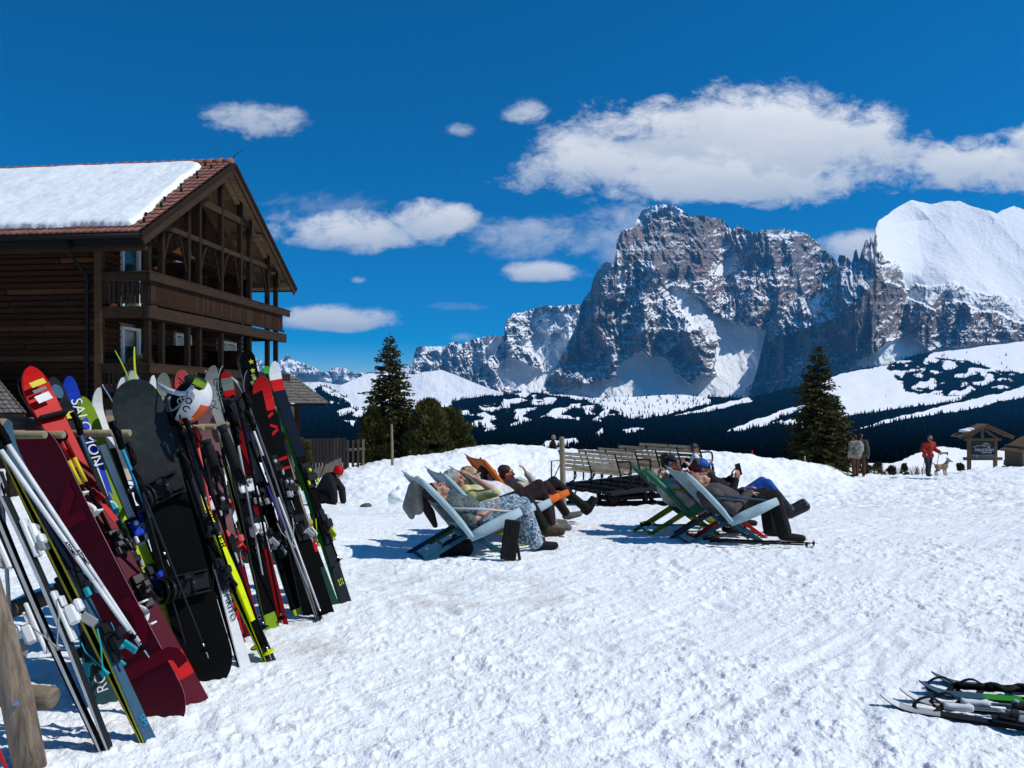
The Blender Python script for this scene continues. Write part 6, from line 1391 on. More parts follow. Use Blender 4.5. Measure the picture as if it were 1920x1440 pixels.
    blob('bag', [('e', b, (.17, .14, .11)), ('e', b+Vector((.05, 0, .07)), (.10, .12, .06)), ('e', b+Vector((-.1, -.05, -.05)), (.09, .12, .06))], black, t, .014, 3); MB().tube([b+Vector((-.1, -.12, .08)), b+Vector((0, -.16, .12)), b+Vector((.12, -.12, .04))], .014, 6).build('strap', MATS['rubber'], t)
    q = [P(772, 912, 8.0), P(764, 950, 7.96), P(772, 968, 7.95)]
    tag(blob('draped_jacket', [('c', q[0], q[1], .04, .055), ('c', q[1], q[2], .055, .035), ('c', P(782, 900, 8.02), P(784, 955, 8.0), .045, .06)], cloth('taupe', (.30, .28, .25)), None, .012, 3), 'taupe jacket hung over the back of the nearest chair', 'jacket')
    q = [P(790, 935, 8.05), P(806, 962, 8.05), P(816, 985, 8.05)]
    tag(blob('draped_sweater', [('c', q[0], q[1], .05, .055), ('c', q[1], q[2], .055, .03)], cloth('dark_plum', (.035, .022, .03)), None, .012, 3), 'dark sweater hanging behind the back of the nearest chair', 'sweater')
    m = MB(); a = P(962, 1048, 7.55); m.bar(P(952, 1050, 7.6), P(962, 975, 7.62), .16, .05, 0, (0, 1, 0), .012); m.bar(P(975, 1052, 7.6), P(962, 975, 7.64), .03, .05, 0, (0, 1, 0), .01)
    tag(m.build('carry_bag', cloth('black2', (.012, .012, .013))), 'black bag hanging from the front corner of the nearest chair', 'bag')
    pole('black ski pole lying along the snow in front of the right chair', (1318, 1010), (1535, 1019), 8.45, 8.35, shaft='black', rad=.012)
    pole('black ski pole lying on the snow beside the other pole', (1330, 1014), (1522, 1022), 8.40, 8.30, shaft='charcoal', rad=.012)
    pole('dark teal ski pole lying behind the green chair', (1200, 984), (1372, 984), 9.6, 9.4, shaft='teal', rad=.012)
build_loungers_people()
# ------------------------------------------------------------------ bench sledge, stakes, far people, dog, sign, hut, skis on the snow
wood_mat('bench_slat', (.60, .49, .35), (.34, .27, .19), (1, 1, 3), 5)
wood_mat('sign_wood', (.22, .135, .075), (.12, .075, .045), (3, 3, .6), 5)
def build_sledge():
    bd = Vector((.62, -.78, 0)); fd = Vector((.78, .62, 0)); iron = MATS['metal_black']; blk = cloth('sledge_black', (.016, .015, .015)); red_ = c('deepred')
    starts = [(1058, 905, 20.0), (1094, 900, 20.25), (1130, 896, 20.5), (1168, 891, 20.75), (1207, 886, 21.0)]
    T = empty('bench_sledge', P(1140, 940, 20), 'long black sledge carrying five rows of slatted wooden benches', 'sledge'); Ln = 2.0
    for i, (px, py, d) in enumerate(starts):
        o = P(px, py, d); B = empty('bench', o); B.parent = T; B.matrix_parent_inverse = world_of(T).inverted()
        def L(f, s, z): return o+fd*f+bd*s+Vector((0, 0, z))
        mb = MB()
        for k in range(4): 
            z = .46+k*.105; f = -.02-.05*k; mb.bar(L(f, 0, z), L(f, Ln, z), .022, .078, 0, (0, 0, 1), .004)
        mb.build('backrest', MATS['bench_slat'], B)
        mb = MB()
        for k in range(4): mb.bar(L(.05+k*.095, 0, .37-.012*(3-k)), L(.05+k*.095, Ln, .37-.012*(3-k)), .078, .025, 0, (0, 0, 1), .004)
        mb.build('seat', MATS['bench_slat'], B)
        for s in (0, Ln*.5, Ln):
            m = MB(); m.tube([L(-.0, s, 0), L(-.0, s, .36), L(-.05, s, .5), L(-.20, s, .86)], .021, 6, sm=False); m.tube([L(.34, s, 0), L(.36, s, .2), L(.34, s, .35)], .016, 6); m.tube([L(0, s, .35), L(.36, s, .35)], .014, 6)
            if s != Ln*.5: m.tube([L(-.13, s, .66), L(.2, s, .665), L(.34, s, .64), L(.37, s, .55), L(.36, s, .42), L(.30, s, .36), L(.40, s, .28), L(.42, s, .14), L(.34, s, .04), L(.2, s, .0)], .022, 6)
            m.build('end_frame', iron, B)
    a = P(1034, 912, 19.9); b = P(1236, 890, 21.3); mid = bd*.95
    m = MB()
    for s in (0, .5, 1.0, 1.5, 2.0): m.bar(a+bd*s, b+bd*s, .42, .07, 0, (0, 0, 1), .01)
    m.build('deck', blk, T)
    m = MB(); e = a+Vector((0, 0, .05)); m.tube([e, e+Vector((0, 0, .60)), e+Vector((0, 0, .62))+fd*.38, e+fd*.38], .018, 6, sm=False); m.tube([e+Vector((0, 0, .03)), e+Vector((0, 0, .60))+fd*.36], .014, 6); m.build('front_frame', iron, T)
    for s in (.15, 1.75):
        r0 = a.lerp(b, .02)+bd*s; r1 = b+bd*s; z0 = gz(r0.x, r0.y)+.08; z1 = gz(r1.x, r1.y)+.05; m = MB()
        m.bar((r0.x, r0.y, z0), (r1.x, r1.y, z1), .12, .10, 0, (0, 0, 1), .02); m.tube([Vector((r0.x, r0.y, z0)), Vector((r0.x, r0.y, z0))-fd*.22+Vector((0, 0, .06)), Vector((r0.x, r0.y, z0))-fd*.36+Vector((0, 0, .2))], .04, 8); m.build('runner', blk, T)
        for f in (.12, .38, .62, .88):
            p = r0.lerp(r1, f); q = a.lerp(b, f)+bd*s; zz = z0+(z1-z0)*f; m = MB(); m.bar((p.x, p.y, zz), q, .10, .10, 0, fd, .01); m.bar((p.x, p.y, zz), q+fd*.35, .03, .03, 0, bd); m.build('strut', iron, T)
    m = MB(); p = a.lerp(b, .45)+bd*.5-Vector((0, 0, .16)); m.bar(p-fd*.6, p+fd*.7, .12, .10, 0, (0, 0, 1), .02); m.bar(p+bd*.6-fd*.1, p+bd*.6+fd*.8, .14, .12, 0, (0, 0, 1), .02); m.build('coupling', red_, T)
    # low flat trailer sledge beyond
    t = empty('flat_sledge', P(1190, 945, 18.6), 'low flat black sledge in front of the bench sledge', 'sledge'); m = MB(); p = P(1132, 934, 18.8); q = P(1232, 928, 19.6)
    m.bar(p, q, .5, .10, 0, (0, 0, 1), .02); m.build('deck', blk, t)
    for s in (-.2, .2): MB().bar(p+Vector((0, s, -.22)), q+Vector((0, s, -.2)), .07, .10, 0, (0, 0, 1), .02).build('runner', iron, t)
    m = MB(); m.bar(p+(q-p)*.1+Vector((0, -.27, -.1)), p+(q-p)*.22+Vector((0, -.27, -.1)), .03, .14); m.build('reflector', red_, t)
build_sledge()

def build_stakes():
    b = onground(1057, 957, .2); tag(MB().tube([b, P(1055, 890, b.y), P(1053, 821, b.y-.05), P(1053, 819, b.y-.05)], [.066, .062, .056, .045], 9, sm=False).build('wooden_post', MATS['peg_wood']), 'tall round wooden post at the left end of the bench sledge', 'post')
    d = 24.6; b = P(736, 870, d); tag(MB().tube([b-Vector((0, 0, .2)), P(735, 830, d), P(734, 795, d)], [.045, .043, .036], 8, sm=False).build('wooden_post', MATS['peg_wood']), 'thin pale pole standing in front of the tall spruce', 'post')
    d = 30; tag(MB().tube([P(1411, 862, d), P(1410, 845, d)], .035, 7).build('marker_stake', c('brightred')), 'small red marker stake on the far snow bank', 'marker')
    d = 32; tag(MB().tube([P(1509, 872, d), P(1509, 855, d)], .028, 7).build('marker_stake', c('silver')), 'small pale marker stake below the right spruce', 'marker')
    o = onground(684, 951, .03); m = MB(); m.prism([o+Vector((-.12, -.1, 0)), o+Vector((.12, -.1, 0)), o+Vector((.03, -.1, .10)), o+Vector((-.07, -.1, .10))], (.05, .28, 0)); tag(m.build('wood_block', MATS['plank_grey']), 'small wedge of dark wood lying on the snow', 'wood block')
    o = P(998, 848, 34); m = MB(); m.prism([o+Vector((-.35, 0, -.1)), o+Vector((.25, 0, -.1)), o+Vector((.0, 0, .14)), o+Vector((-.42, 0, .14))], (.05, .5, 0)); tag(m.build('wood_block', MATS['plank_grey']), 'dark wooden wedge on the far crest left of the seated person', 'wood block')
    rr = random.Random(4); sh = []
    for _ in range(9): sh.append(('e', P(752+rr.uniform(-14, 14), 930+rr.uniform(-2, 12), 13)+Vector((0, rr.uniform(-.2, .2), 0)), (rr.uniform(.06, .13), rr.uniform(.06, .12), rr.uniform(.05, .11))))
    sh.append(('e', P(750, 920, 13), (.07, .08, .10))); o = blob('snow_heap', sh, MATS['snow'], None, .02, 3); tag(o, 'small heap of broken snow left of the nearest deck chair', 'snow heap')
build_stakes()

def standing(px, py, d, height, face=0., lean=0., stride=.0, **o):
    b = P(px, py, d); k = height/1.75; a = R(face); f = Vector((math.sin(a), -math.cos(a), 0)); s = Vector((f.y, -f.x, 0))*-1     # face 0 looks at the viewer
    def L(x, y, z): return b+f*(x*k)+s*(y*k)+Vector((0, 0, z*k))
    J = dict(pelvis=L(0, 0, .95), chest=L(lean*.45, 0, 1.28), neck=L(lean*.75, 0, 1.47), head=L(lean*1.05+.02, 0, 1.63), sn=L(lean*.62, -.19, 1.39), sf=L(lean*.62, .19, 1.39), hn=L(0, -.10, .90), hf=L(0, .10, .90))
    J['fwd'] = f+Vector((0, 0, o.get('nod', -.1))); J['up'] = Vector((0, 0, 1))
    for q, y, st in (('n', -1, stride), ('f', 1, -stride)):
        J['k'+q] = L(.04+st*.6, y*.11, .50); J['a'+q] = L(st, y*.12, .09); J['t'+q] = L(st+.16, y*.14, .05)
        e = o.get('e'+q, (-.03, y*.27, 1.12)); w = o.get('w'+q, (.05, y*.28, .88)); J['e'+q] = L(*e); J['w'+q] = L(*w); J['curl_'+q] = o.get('curl', .7)
    return J, k, L

def build_far_people():
    black = MATS['cloth_black']; hair = MATS['cloth_hair_dark']; grey = MATS['cloth_grey_jacket']; beige = MATS['cloth_beige']; brown = cloth('hiker_brown', (.10, .045, .025)); olive = cloth('hiker_olive', (.07, .075, .045)); redj = cloth('red_anorak', (.42, .035, .02)); slate_ = cloth('slate_trousers', (.03, .04, .045)); taupe = cloth('taupe2', (.26, .22, .17))
    # walker in red with poles
    J, k, L = standing(1740, 893, 33, 1.74, 8, .10, .14, en=(.02, -.30, 1.16), wn=(.28, -.32, 1.02), ef=(.02, .30, 1.16), wf=(.26, .34, 1.06), nod=-.6)
    person('walker in a red anorak striding up the snow path with two poles', J, dict(top=redj, top_fit=.05, trousers=slate_, leg_fit=.03, shoes=black, hair=hair, cap=taupe, peak=False, glasses=MATS['dark_lens']), scale=k, vox=.016)
    for wr, tipd, lab in (('wn', (.35, -.55, 0), 'left'), ('wf', (-.2, .48, .05), 'right')):
        w = J[wr]; t = L(*tipd); T = empty('trekking_pole', t, 'thin trekking pole in the hand of the red walker, %s of the two' % lab, 'pole', 'trekking poles'); MB().tube([t-Vector((0, 0, .03)), w+(w-t).normalized()*.08], [.010, .014], 6).build('shaft', MATS['metal_black'], T); MB().tube([w-(w-t).normalized()*.02, w+(w-t).normalized()*.1], .02, 7).build('grip', MATS['rubber'], T)
    # dog
    o = P(1766, 891, 33); T = empty('dog', o, 'tan dog with pricked ears standing beside the red walker', 'dog'); D = lambda x, y, z: o+Vector((x, y, z)); fur = cloth('dog_fur', (.36, .26, .14), vscale=20); sh = []
    sh += [('c', D(-.20, 0, .38), D(.02, 0, .36), .105, .105), ('c', D(.02, 0, .36), D(.14, -.01, .40), .125, .125), ('c', D(.14, 0, .42), D(.22, -.03, .58), .085, .07), ('e', D(.26, -.05, .64), (.085, .075, .075)), ('c', D(.30, -.06, .62), D(.40, -.09, .59), .045, .028), ('c', D(-.27, 0, .42), D(-.42, .02, .55), .03, .02)]
    for s in (-1, 1):
        sh += [('c', D(.22, s*.05-.04, .69), D(.21, s*.065-.04, .79), .028, .010), ('c', D(.12, s*.075, .34), D(.12, s*.075, .18), .05, .032), ('c', D(.12, s*.075, .18), D(.14, s*.075, .02), .03, .026), ('c', D(.14, s*.075, .02), D(.19, s*.075, .015), .028, .022),
               ('c', D(-.20, s*.07, .36), D(-.15, s*.075, .24), .075, .05), ('c', D(-.15, s*.075, .24), D(-.26, s*.075, .15), .04, .028), ('c', D(-.26, s*.075, .15), D(-.24, s*.075, .02), .026, .024), ('c', D(-.24, s*.075, .02), D(-.19, s*.075, .015), .026, .02)]
    blob('body', sh, fur, T, .012, 2); MB().ball(D(.40, -.09, .60), .018).build('nose', MATS['rubber'], T)
    # pair of hikers by the right spruce
    J, k, L = standing(1604, 894, 31.6, 1.72, 200, .05, .05)
    person('hiker in a beige jacket with a pale rucksack beside the right spruce', J, dict(top=taupe, top_fit=.05, trousers=brown, leg_fit=.02, shoes=black, hair=hair), scale=k, vox=.016)
    q = J['chest']-Vector((math.sin(R(200)), -math.cos(R(200)), 0))*.24; tag(blob('rucksack', [('e', q, (.17, .14, .24)), ('e', q-Vector((0, .05, .15)), (.15, .12, .12))], cloth('rucksack_grey', (.33, .32, .29)), None, .02, 3), 'pale rucksack on the back of the hiker by the spruce', 'rucksack')
    J, k, L = standing(1613, 893, 32.6, 1.80, 150, .04, .04)
    person('hiker in an olive jacket and grey cap behind the beige hiker', J, dict(top=olive, top_fit=.05, trousers=brown, leg_fit=.02, shoes=black, hair=hair, cap=cloth('cap_grey', (.30, .30, .30)), peak=False), scale=k, vox=.016)
    # person sitting on the far snow bank
    b = P(1035, 852, 33.2); L = lambda x, y, z: b+Vector((x, y, z))
    J = dict(pelvis=L(0, 0, .10), chest=L(.04, 0, .42), neck=L(.05, 0, .58), head=L(.07, 0, .73), sn=L(.03, -.18, .52), sf=L(.03, .18, .52), hn=L(.02, -.1, .08), hf=L(.02, .1, .08), fwd=Vector((.8, -.5, 0)), up=Vector((0, 0, 1)), en=L(.14, -.24, .28), ef=L(.14, .24, .28), wn=L(.30, -.16, .10), wf=L(.30, .16, .10), kn=L(.42, -.12, .12), kf=L(.42, .12, .14), an=L(.60, -.12, -.28), af=L(.60, .12, -.28), tn=L(.78, -.12, -.30), tf=L(.78, .12, -.30))
    person('person in black sitting on the far snow bank left of the post', J, dict(top=black, trousers=black, shoes=black, hair=MATS['cloth_hair_grey'], bald=True), vox=.016)
    # person behind the bench sledge
    b = P(1304, 895, 19.4); L = lambda x, y, z: b+Vector((x, y, z))
    J = dict(pelvis=L(0, 0, .12), chest=L(-.02, 0, .42), neck=L(-.01, 0, .56), head=L(.0, 0, .72), sn=L(-.02, -.17, .50), sf=L(-.02, .17, .50), hn=L(.02, -.1, .08), hf=L(.02, .1, .08), fwd=Vector((.9, -.3, -.1)), up=Vector((0, 0, 1)), en=L(.10, -.22, .30), ef=L(.12, .22, .30), wn=L(.28, -.12, .40), wf=L(.28, .14, .40), kn=L(.40, -.12, .12), kf=L(.40, .12, .12), an=L(.44, -.12, -.30), af=L(.44, .12, -.30), tn=L(.6, -.12, -.32), tf=L(.6, .12, -.32))
    person('person in a white top sitting at the right end of the bench sledge', J, dict(top=MATS['cloth_white_top'], trousers=grey, shoes=black, hair=MATS['cloth_hair_brown']), vox=.014)
    # child bending over the snow
    o = onground(600, 950, .0); o.y += .2; o.x += .16; k = .74; L = lambda x, y, z: o+Vector((x*k, y*k, z*k))
    J = dict(pelvis=L(-.22, .05, .42), chest=L(.02, 0, .78), neck=L(.18, -.02, .92), head=L(.30, -.05, 1.04), sn=L(.06, -.19, .84), sf=L(.10, .18, .84), hn=L(-.2, -.08, .36), hf=L(-.2, .14, .36), fwd=Vector((.45, -.75, -.55)), up=Vector((.3, -.2, .9)), en=L(.20, -.24, .50), ef=L(.36, .16, .50), wn=L(.22, -.20, .16), wf=L(.42, .10, .14), kn=L(.06, -.12, .16), kf=L(.06, .18, .16), an=L(-.34, -.12, .08), af=L(-.34, .18, .08), tn=L(-.46, -.12, .02), tf=L(-.46, .18, .02))
    person('child in black with a red helmet crouching in the snow behind the skis', J, dict(top=black, top_fit=.04, trousers=black, leg_fit=.03, shoes=black, hair=hair, helmet=c('red'), glasses=MATS['dark_lens']), scale=k*1.5, vox=.010)
    d = o.y
    pole('thin ski pole slanting up behind the child in the red helmet', (610, 868), (594, 912), d+.3, d+.3, shaft='black', rad=.010, bask=False, grip_len=.08, strap=False); pole('thin ski pole leaning down between the last skis and the child', (572, 900), (582, 948), d-2.2, d-2.2, shaft='black', rad=.008, grip_len=.07, strap=False)
build_far_people()

def build_sign():
    d = 44.; mp = d/F; W_ = MATS['sign_wood']; T = empty('panorama_sign', P(1843, 878, d), 'roofed wooden sign board reading PANORAMA on the snow crest', 'sign')
    def q(px, py, dd=0): return P(px, py, d)+Vector((0, dd, 0))
    for px in (1817, 1866): MB().bar(q(px, 882), q(px, 818), .17, .17, 0, (0, 1, 0), .01).build('post', W_, T)
    MB().bar(q(1806, 860), q(1879, 860), .12, .18, 0, (0, 0, 1), .02).build('foot_beam', W_, T); MB().bar(q(1808, 824), q(1877, 824), .14, .15, 0, (0, 0, 1), .01).build('cross_beam', W_, T)
    
    m = MB(); m.box((q(1841.5, 841, .02)), (44*mp, .06, 27*mp)); bd = m.build('board', cloth('sign_board', (.075, .065, .06), bump=.2), T)
    m = MB(); m.box((q(1841.5, 855.5, -.03)), (43*mp, .04, 5.5*mp)); st = m.build('name_strip', mat('strip_pale', (.55, .58, .56), .6), T)
    wh = mat('sign_white', (.72, .72, .70), .6)
    def tx(t, px, py, size, mt, par, dd): TM = Matrix(((1, 0, 0, 0), (0, 0, -1, 0), (0, 1, 0, 0), (0, 0, 0, 1))); TM.translation = q(px, py, dd); text_mesh(t, size, par, TM, mt, align='CENTER', bold=.004, depth=.004)
    tx('PANORAMA', 1848, 844, .235, wh, bd, -.04); tx('DOLOMITI HOTEL', 1849, 848.6, .07, wh, bd, -.04); tx('BAR - RESTAURANT', 1841.5, 855.5, .145, cloth('ink', (.03, .03, .03)), st, -.06)
    m = MB(); m.tube([q(1824, 838.5, -.03), q(1832, 836, -.03), q(1840, 835.5, -.03), q(1846, 834.5, -.03)], .020, 5); m.tube([q(1844, 838, -.03), q(1846, 834.5, -.03), q(1848, 832, -.03), q(1850, 836, -.03), q(1852, 840, -.03), q(1852, 836, -.03), q(1854, 841, -.03)], .020, 5); m.tube([q(1842, 833, -.03), q(1846, 830.5, -.03), q(1852, 831, -.03), q(1855, 835, -.03), q(1855, 840, -.03)], .018, 5); m.build('emblem', wh, bd)
    for s in (-1, 1):
        a, b = q(1842+s*2*0, 796, 0), q(1842+s*50, 818, 0); nrm = Vector((s*.4, 0, .9)).normalized(); m = MB()
        for k in range(5): 
            p0, p1 = a.lerp(b, k/5), a.lerp(b, (k+1.12)/5); m.bar(p0+Vector((0, 0, .03)), p1, .9, .05, 0, (0, 0, 1))
        m.build('roof', W_, T); MB().bar(a+Vector((0, -.36, -.10)), b+Vector((0, -.36, -.10)), .06, .13).build('verge_board', W_, T); MB().bar(q(1842+s*5, 806), q(1842+s*25, 820), .10, .10, 0, (0, 1, 0)).build('brace', W_, T)
    MB().bar(q(1842, 824), q(1842, 800), .12, .12, 0, (0, 1, 0)).build('king_post', W_, T)
    tag(blob('snow_pillow', [('e', q(1810, 808, 0), (.34, .4, .12)), ('e', q(1818, 805, 0), (.2, .4, .10))], MATS['snow'], None, .03, 3), 'small pillow of snow on the left eave of the sign roof', 'snow')
    # hut cut by the right border
    d = 40.; T = empty('wooden_hut', P(1925, 878, d), 'small wooden hut with a gabled roof at the right edge', 'hut'); c0 = P(1950, 876, d); m = MB()
    for k in range(14): m.box((c0.x-.85+.135*k, d, c0.z+.55), (.125, .06, 1.15))
    m.build('wall', MATS['peg_wood'], T); MB().box((c0.x+.1, d+.8, c0.z+.55), (1.9, 1.5, 1.1)).build('side_wall', W_, T)
    for s in (-1, 1): 
        m = MB(); m.bar((c0.x+.1, d+.5, c0.z+1.52), (c0.x+.1+s*1.25, d+.5, c0.z+.80), 2.0, .08, 0, (0, 0, 1)); m.build('roof', W_, T)
    MB().bar((c0.x-.9, d-.1, c0.z+1.08), (c0.x+1.1, d-.1, c0.z+1.08), .12, .16).build('tie_beam', W_, T)
    # bench on the white hill behind
    d = float(d_of_y(853)); k = d/F; o = P(1770, 853, d); T = empty('park_bench', o, 'tiny dark bench on the white hill behind the red walker', 'bench'); m = MB(); m.box(o+Vector((0, 0, 2.2*k)), (14*k, 3*k, .9*k)); m.build('seat', MATS['plank_brown'], T); m = MB(); m.box(o+Vector((0, 1.6*k, 4*k)), (14*k, .5*k, 2*k)); m.build('backrest', MATS['plank_brown'], T)
    for s in (-6.3, 6.3): m = MB(); m.box(o+Vector((s*k, 0, 2.4*k)), (.9*k, 3.4*k, 6.4*k)); m.build('leg', MATS['plank_brown'], T)
build_sign()

def lying_pair(label, tips, tails, col, base, edge, width, second):
    """two skis lying flat on the snow, tips turned up"""
    T = None
    for (a, b) in ((tips[0], tails[0]), (tips[1], tails[1])):
        A = onground(a[0], a[1]+10, -.025); B = onground(b[0], b[1]+10, -.012)
        if T is None: T = empty('ski_pair', A, label, 'skis', 'skis lying on the snow')
        k = (A-B).normalized(); n = Vector((0, 0, 1)); n = (n-k*n.dot(k)).normalized(); w = n.cross(k); M = Matrix((w, n, k)).transposed().to_4x4(); M.translation = B
        mb, mats, yf = plank(M, (A-B).length, width, .014, 1, col, base, edge, tip=.13, tiprise=.055, camber=.006, waist=.72); o = mb.build('ski', mats, T)
        binding(M, (A-B).length*.45, yf(.5), 1, [MATS['binding_black'], MATS['binding_black'], c('silver')], o)
        if second: 
            decal(M, o, 'tip_rim', 0, yf(.99)+.0005, (A-B).length*.945, width*.72, .16, c(second), 0, True)
    return T
def build_lying_skis():
    lying_pair('white tipped skis with a thin red line lying nearest the camera', [(1649, 1322), (1686, 1311)], [(2290, 1432), (2290, 1396)], [(.80, c('charcoal')), (.93, c('silver')), (1, c('white'))], c('black'), c('black'), .085, None)
    lying_pair('dark grey skis with a green centre lying behind the white tipped pair', [(1723, 1297), (1746, 1279)], [(2300, 1352), (2300, 1330)], [(.45, c('black')), (.78, c('green')), (1, c('steel'))], c('black'), c('black'), .09, None)
    for lab, g, t, gr, sh in (('ski pole with a white grip lying across the white tipped skis', (1768, 1334), (2350, 1372), 'white', 'silver'), ('ski pole with white grip and black strap lying beside the first white grip', (1800, 1326), (2340, 1360), 'white', 'silver'),
                             ('black ski pole with looped strap lying on the green skis', (1790, 1294), (2330, 1330), 'black', 'black'), ('black ski pole with a wide strap loop lying furthest back', (1846, 1298), (2360, 1322), 'black', 'charcoal')):
        A = onground(g[0], g[1]+12, -.06); B = onground(t[0], t[1]+12, -.04); T = empty('ski_pole', A, lab, 'ski pole', 'ski poles lying on the skis'); k = (B-A).normalized(); s = Vector((0, 0, 1)).cross(k)
        MB().tube([A+k*.1, B], .009, 8).build('shaft', c(sh), T); MB().tube([A, A+k*.012, A+k*.03, A+k*.06, A+k*.10, A+k*.125, A+k*.14], [.012, .022, .018, .019, .0165, .023, .014], 10).build('grip', c(gr), T)
        for q in (-1, 1): 
            MB().tube(curve([A+k*.01, A-k*.05+s*q*.03+Vector((0, 0, .03)), A-k*.11+s*q*.04+Vector((0, 0, .0)), A-k*.13+s*q*.0-Vector((0, 0, .03)), A-k*.07-s*q*.035-Vector((0, 0, .04)), A+k*.0]), .015, 6, flat=.25).build('strap', MATS['rubber'], T) if q == 1 else None
        if gr == 'black':
            MB().tube([A+k*(.16+.02*i)+Vector((0, 0, .006+.014*abs(math.sin(i/4*math.pi))))+s*.03*math.cos(i*.7) for i in range(14)], .022, 6, flat=.4).build('strap_loop', MATS['rubber'], T)
build_lying_skis()
# ------------------------------------------------------------------ conifers standing near
def needle_mat(name, c1, c2):
    m = bpy.data.materials.new(name); m.use_nodes = True; g = NT(m.node_tree); b = g.n['Principled BSDF']; MATS[name] = m
    tc = g.new('ShaderNodeTexCoord'); c_ = g.mix(g.ss(g.noise(tc.outputs['Object'], 1.6, 5, .65), .35, .68), (*c1, 1), (*c2, 1)); g.l.new(c_, b.inputs['Base Color']); b.inputs['Roughness'].default_value = .8; b.inputs['Specular IOR Level'].default_value = .12
    b.inputs['Transmission Weight'].default_value = 0; return m
needle_mat('needles_dark', (.034, .036, .012), (.088, .074, .022)); needle_mat('needles_olive', (.055, .056, .014), (.125, .105, .028)); mat('bark', (.06, .042, .03), .9)
def conifer(label, base, height, radius, m, seed, dens=1., name='spruce', skirt=.0, leader=True, blunt=0., group=None, lean=0., spray=.26, cat='tree', whorl=.10):
    rr = random.Random(seed); V, Fc = [], []
    T = empty(name, base, label, cat, group)
    def twig(p, d, l, w):
        """one flat spray: a slim kite with two side shoots"""
        u = Vector((rr.gauss(0, 1), rr.gauss(0, 1), rr.gauss(0, 1))); s = d.cross(u); 
        if s.length < 1e-4: return
        s.normalize(); k = len(V); q = p+d*l*.45
        V.extend([p, q+s*w, p+d*l, q-s*w]); Fc.append((k, k+1, k+2, k+3))
    n = int(height/whorl*1.0); 
    for i in range(n):
        f = (i+rr.random())/n; z = height*(.02+.955*f); prof = (1-f)**(.74-blunt*.4)*(1 if f > .12 else .72+.28*f/.12)
        if blunt: prof = math.sqrt(max(0, 1-f**2.2))*(.85+.15*math.sin(f*9+seed))
        nb = max(3, int((5+8*prof)*dens))
        for j in range(nb):
            a = rr.uniform(0, 6.283); L = radius*prof*rr.uniform(.62, 1.16)+.10
            if rr.random() < .07: L *= 1.22
            up = .35*f+.05-(.30*(1-f))+rr.gauss(0, .16); o = base+Vector((lean*z, 0, z)); d = Vector((math.cos(a), math.sin(a), up)).normalized()
            m_ = max(2, int(L/.105)); 
            for k in range(m_):
                t = (k+rr.random())/m_; 
                if t < .15 and L > .6: continue
                p = o+d*(L*t)+Vector((0, 0, -.16*L*t*t+.10*L*max(0, t-.7))); sl = spray*(1.0-.35*t)*rr.uniform(.7, 1.25)*(.55+.45*min(1, L))
                for s in (-1, 1):
                    dd = (d*.75+Vector((-d.y, d.x, 0))*s*rr.uniform(.4, 1.0)+Vector((0, 0, rr.uniform(-.45, .28)))).normalized(); twig(p, dd, sl, sl*.20)
                    if rr.random() < .85: twig(p+dd*sl*.4, (dd+Vector((rr.uniform(-.5, .5), rr.uniform(-.5, .5), rr.uniform(-.7, .2)))).normalized(), sl*.75, sl*.18)
    mb = MB(); mb.v = [tuple(v) for v in V]; mb.f = Fc; mb.mi = [0]*len(Fc); mb.sm = [False]*len(Fc); mb.build('crown', m, T)
    h = height*(1.0 if leader else .8); MB().tube([base-Vector((0, 0, .3)), base+Vector((0, 0, h*.5)), base+Vector((lean*h, 0, h*(1.02 if leader else 1)))], [.035*height*.45, .02*height*.45, .012], 8).build('trunk', MATS['bark'], T)
    return T
def bush(label, base, height, radius, m, seed, n, leaf, name, group=None, cat='shrub', clumps=26, taper=1.6):
    """dense shrub: upright needle sprays gathered in clumps"""
    rr = random.Random(seed); T = empty(name, base, label, cat, group); V, Fc = [], []; cl = []
    for _ in range(clumps):
        z = rr.random()**.8; r = radius*(1-z**taper)**.62*rr.uniform(.45, 1.08); a = rr.uniform(0, 6.283); cl.append((Vector((math.cos(a)*r, math.sin(a)*r, z*height*.94)), radius*rr.uniform(.22, .40)))
    for _ in range(n):
        c0, r0 = rr.choice(cl); d = Vector((rr.gauss(0, 1), rr.gauss(0, 1), rr.gauss(.35, 1))).normalized(); p = base+c0+d*r0*rr.uniform(.4, 1.0); 
        if p.z < base.z-.1: continue
        q = (d*.6+Vector((c0.x, c0.y, 0)).normalized()*.35+Vector((rr.gauss(0, .3), rr.gauss(0, .3), .75))).normalized(); s = q.cross(Vector((rr.gauss(0, 1), rr.gauss(0, 1), rr.gauss(0, 1))))
        if s.length < .01: continue
        s.normalize(); l = leaf*rr.uniform(.6, 1.3); k = len(V); V.extend([p, p+q*l*.4+s*l*.17, p+q*l, p+q*l*.4-s*l*.17]); Fc.append((k, k+1, k+2, k+3))
    mb = MB(); mb.v = [tuple(v) for v in V]; mb.f = Fc; mb.mi = [0]*len(Fc); mb.sm = [False]*len(Fc); mb.build('crown', m, T)
    MB().tube([base-Vector((0, 0, .3)), base+Vector((0, 0, height*.6))], [.03*height, .015*height], 7).build('trunk', MATS['bark'], T); return T
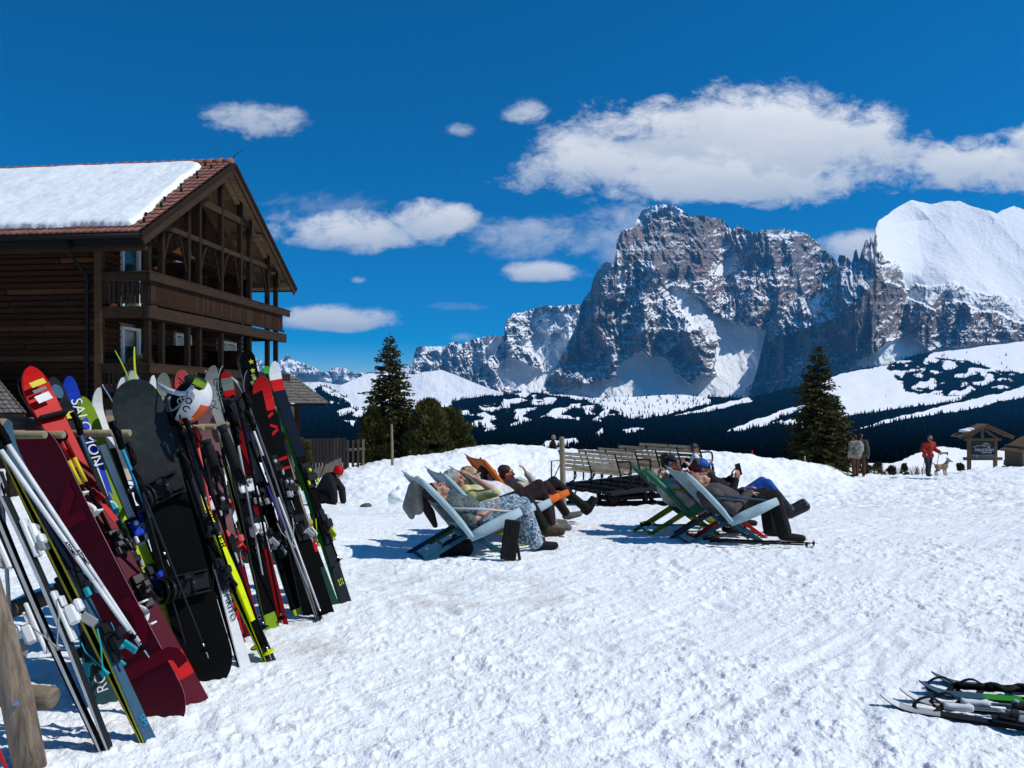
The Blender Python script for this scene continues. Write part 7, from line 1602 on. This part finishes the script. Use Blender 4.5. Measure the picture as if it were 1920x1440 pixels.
def build_trees():
    D_, O_ = MATS['needles_dark'], MATS['needles_olive']
    conifer('tall dark spruce with a thin bare leader in the middle of the view', P(731, 884, 33), 5.95, 1.55, D_, 5, 1.35)
    bush('bushy olive pine growing against the right side of the tall spruce', P(800, 872, 32), 2.6, .95, O_, 8, 15000, .22, 'pine', cat='tree', clumps=60)
    bush('bushy olive pine furthest right in the clump beside the tall spruce', P(843, 866, 33), 2.25, .85, O_, 9, 12000, .22, 'pine', cat='tree', clumps=50)
    bush('dark bushy young spruce low on the left flank of the tall spruce', P(702, 882, 32), 2.5, .75, D_, 10, 10000, .22, 'pine', cat='tree', clumps=44)
    conifer('dense dark spruce at the right below the snowy peak', P(1533, 893, 33.5), 5.75, 1.5, D_, 15, 1.5)
    conifer('small lower spruce hugging the right side of the dense dark spruce', P(1566, 893, 34), 3.4, .85, D_, 16, 1.3, 'pine', blunt=.4)
    bush('small dark cypress in front of the plank fence', P(568, 903, 24.5), 1.42, .30, O_, 21, 7000, .10, 'cypress', clumps=60, taper=1.1)
    bush('bushy yellow green plant in the flower box of the lower balcony', W(.35, .5, 2.35), .55, .42, MATS['needles_olive'], 25, 1800, .10, 'balcony_plant', cat='plant')
    labs = [(1620, 890, 38, .62, .34, 'dark dwarf pine nearest the two hikers, on the crest'), (1646, 892, 38, .62, .32, 'dark dwarf pine second from the hikers, on the crest'), (1671, 894, 38.5, .46, .26, 'low rounded dwarf pine in the middle of the crest row'), (1696, 894, 38, .62, .14, 'slim dwarf pine nearest the left pole of the walker'),
            (1892, 876, 42, .42, .30, 'round dark shrub between the sign and the hut'), (1800, 882, 43, .32, .22, 'low dark shrub at the left foot of the sign')]
    for i, (px, py, d, h, r, lab) in enumerate(labs): bush(lab, P(px, py, d), h, r, D_, 40+i, 1500, .11, 'dwarf_pine', 'dwarf pines on the snow crest')
    # leafless shrubs behind the crest
    for i, (px, lab) in enumerate(((1683, 'grey leafless shrub between the dwarf pines'), (1712, 'grey leafless shrub left of the walker'), (1724, 'grey leafless shrub close beside the walker'))):
        b = P(px, 893, 39.5); rr = random.Random(60+i); mb = MB()
        for _ in range(26): 
            a = rr.uniform(0, 6.28); l = rr.uniform(.3, .62); p = b+Vector((math.cos(a)*.2*rr.random(), math.sin(a)*.1, 0)); q = p+Vector((math.cos(a)*.28*l, math.sin(a)*.2*l, l)); mb.tube([p, p.lerp(q, .6)+Vector((.02, 0, .02)), q], [.012, .009, .005], 4, caps=False)
        tag(mb.build('bare_shrub', mat('twig', (.12, .10, .085), .9)), lab, 'shrub', 'leafless shrubs on the crest')
build_trees()
HAZE = True
if HAZE: build_haze()
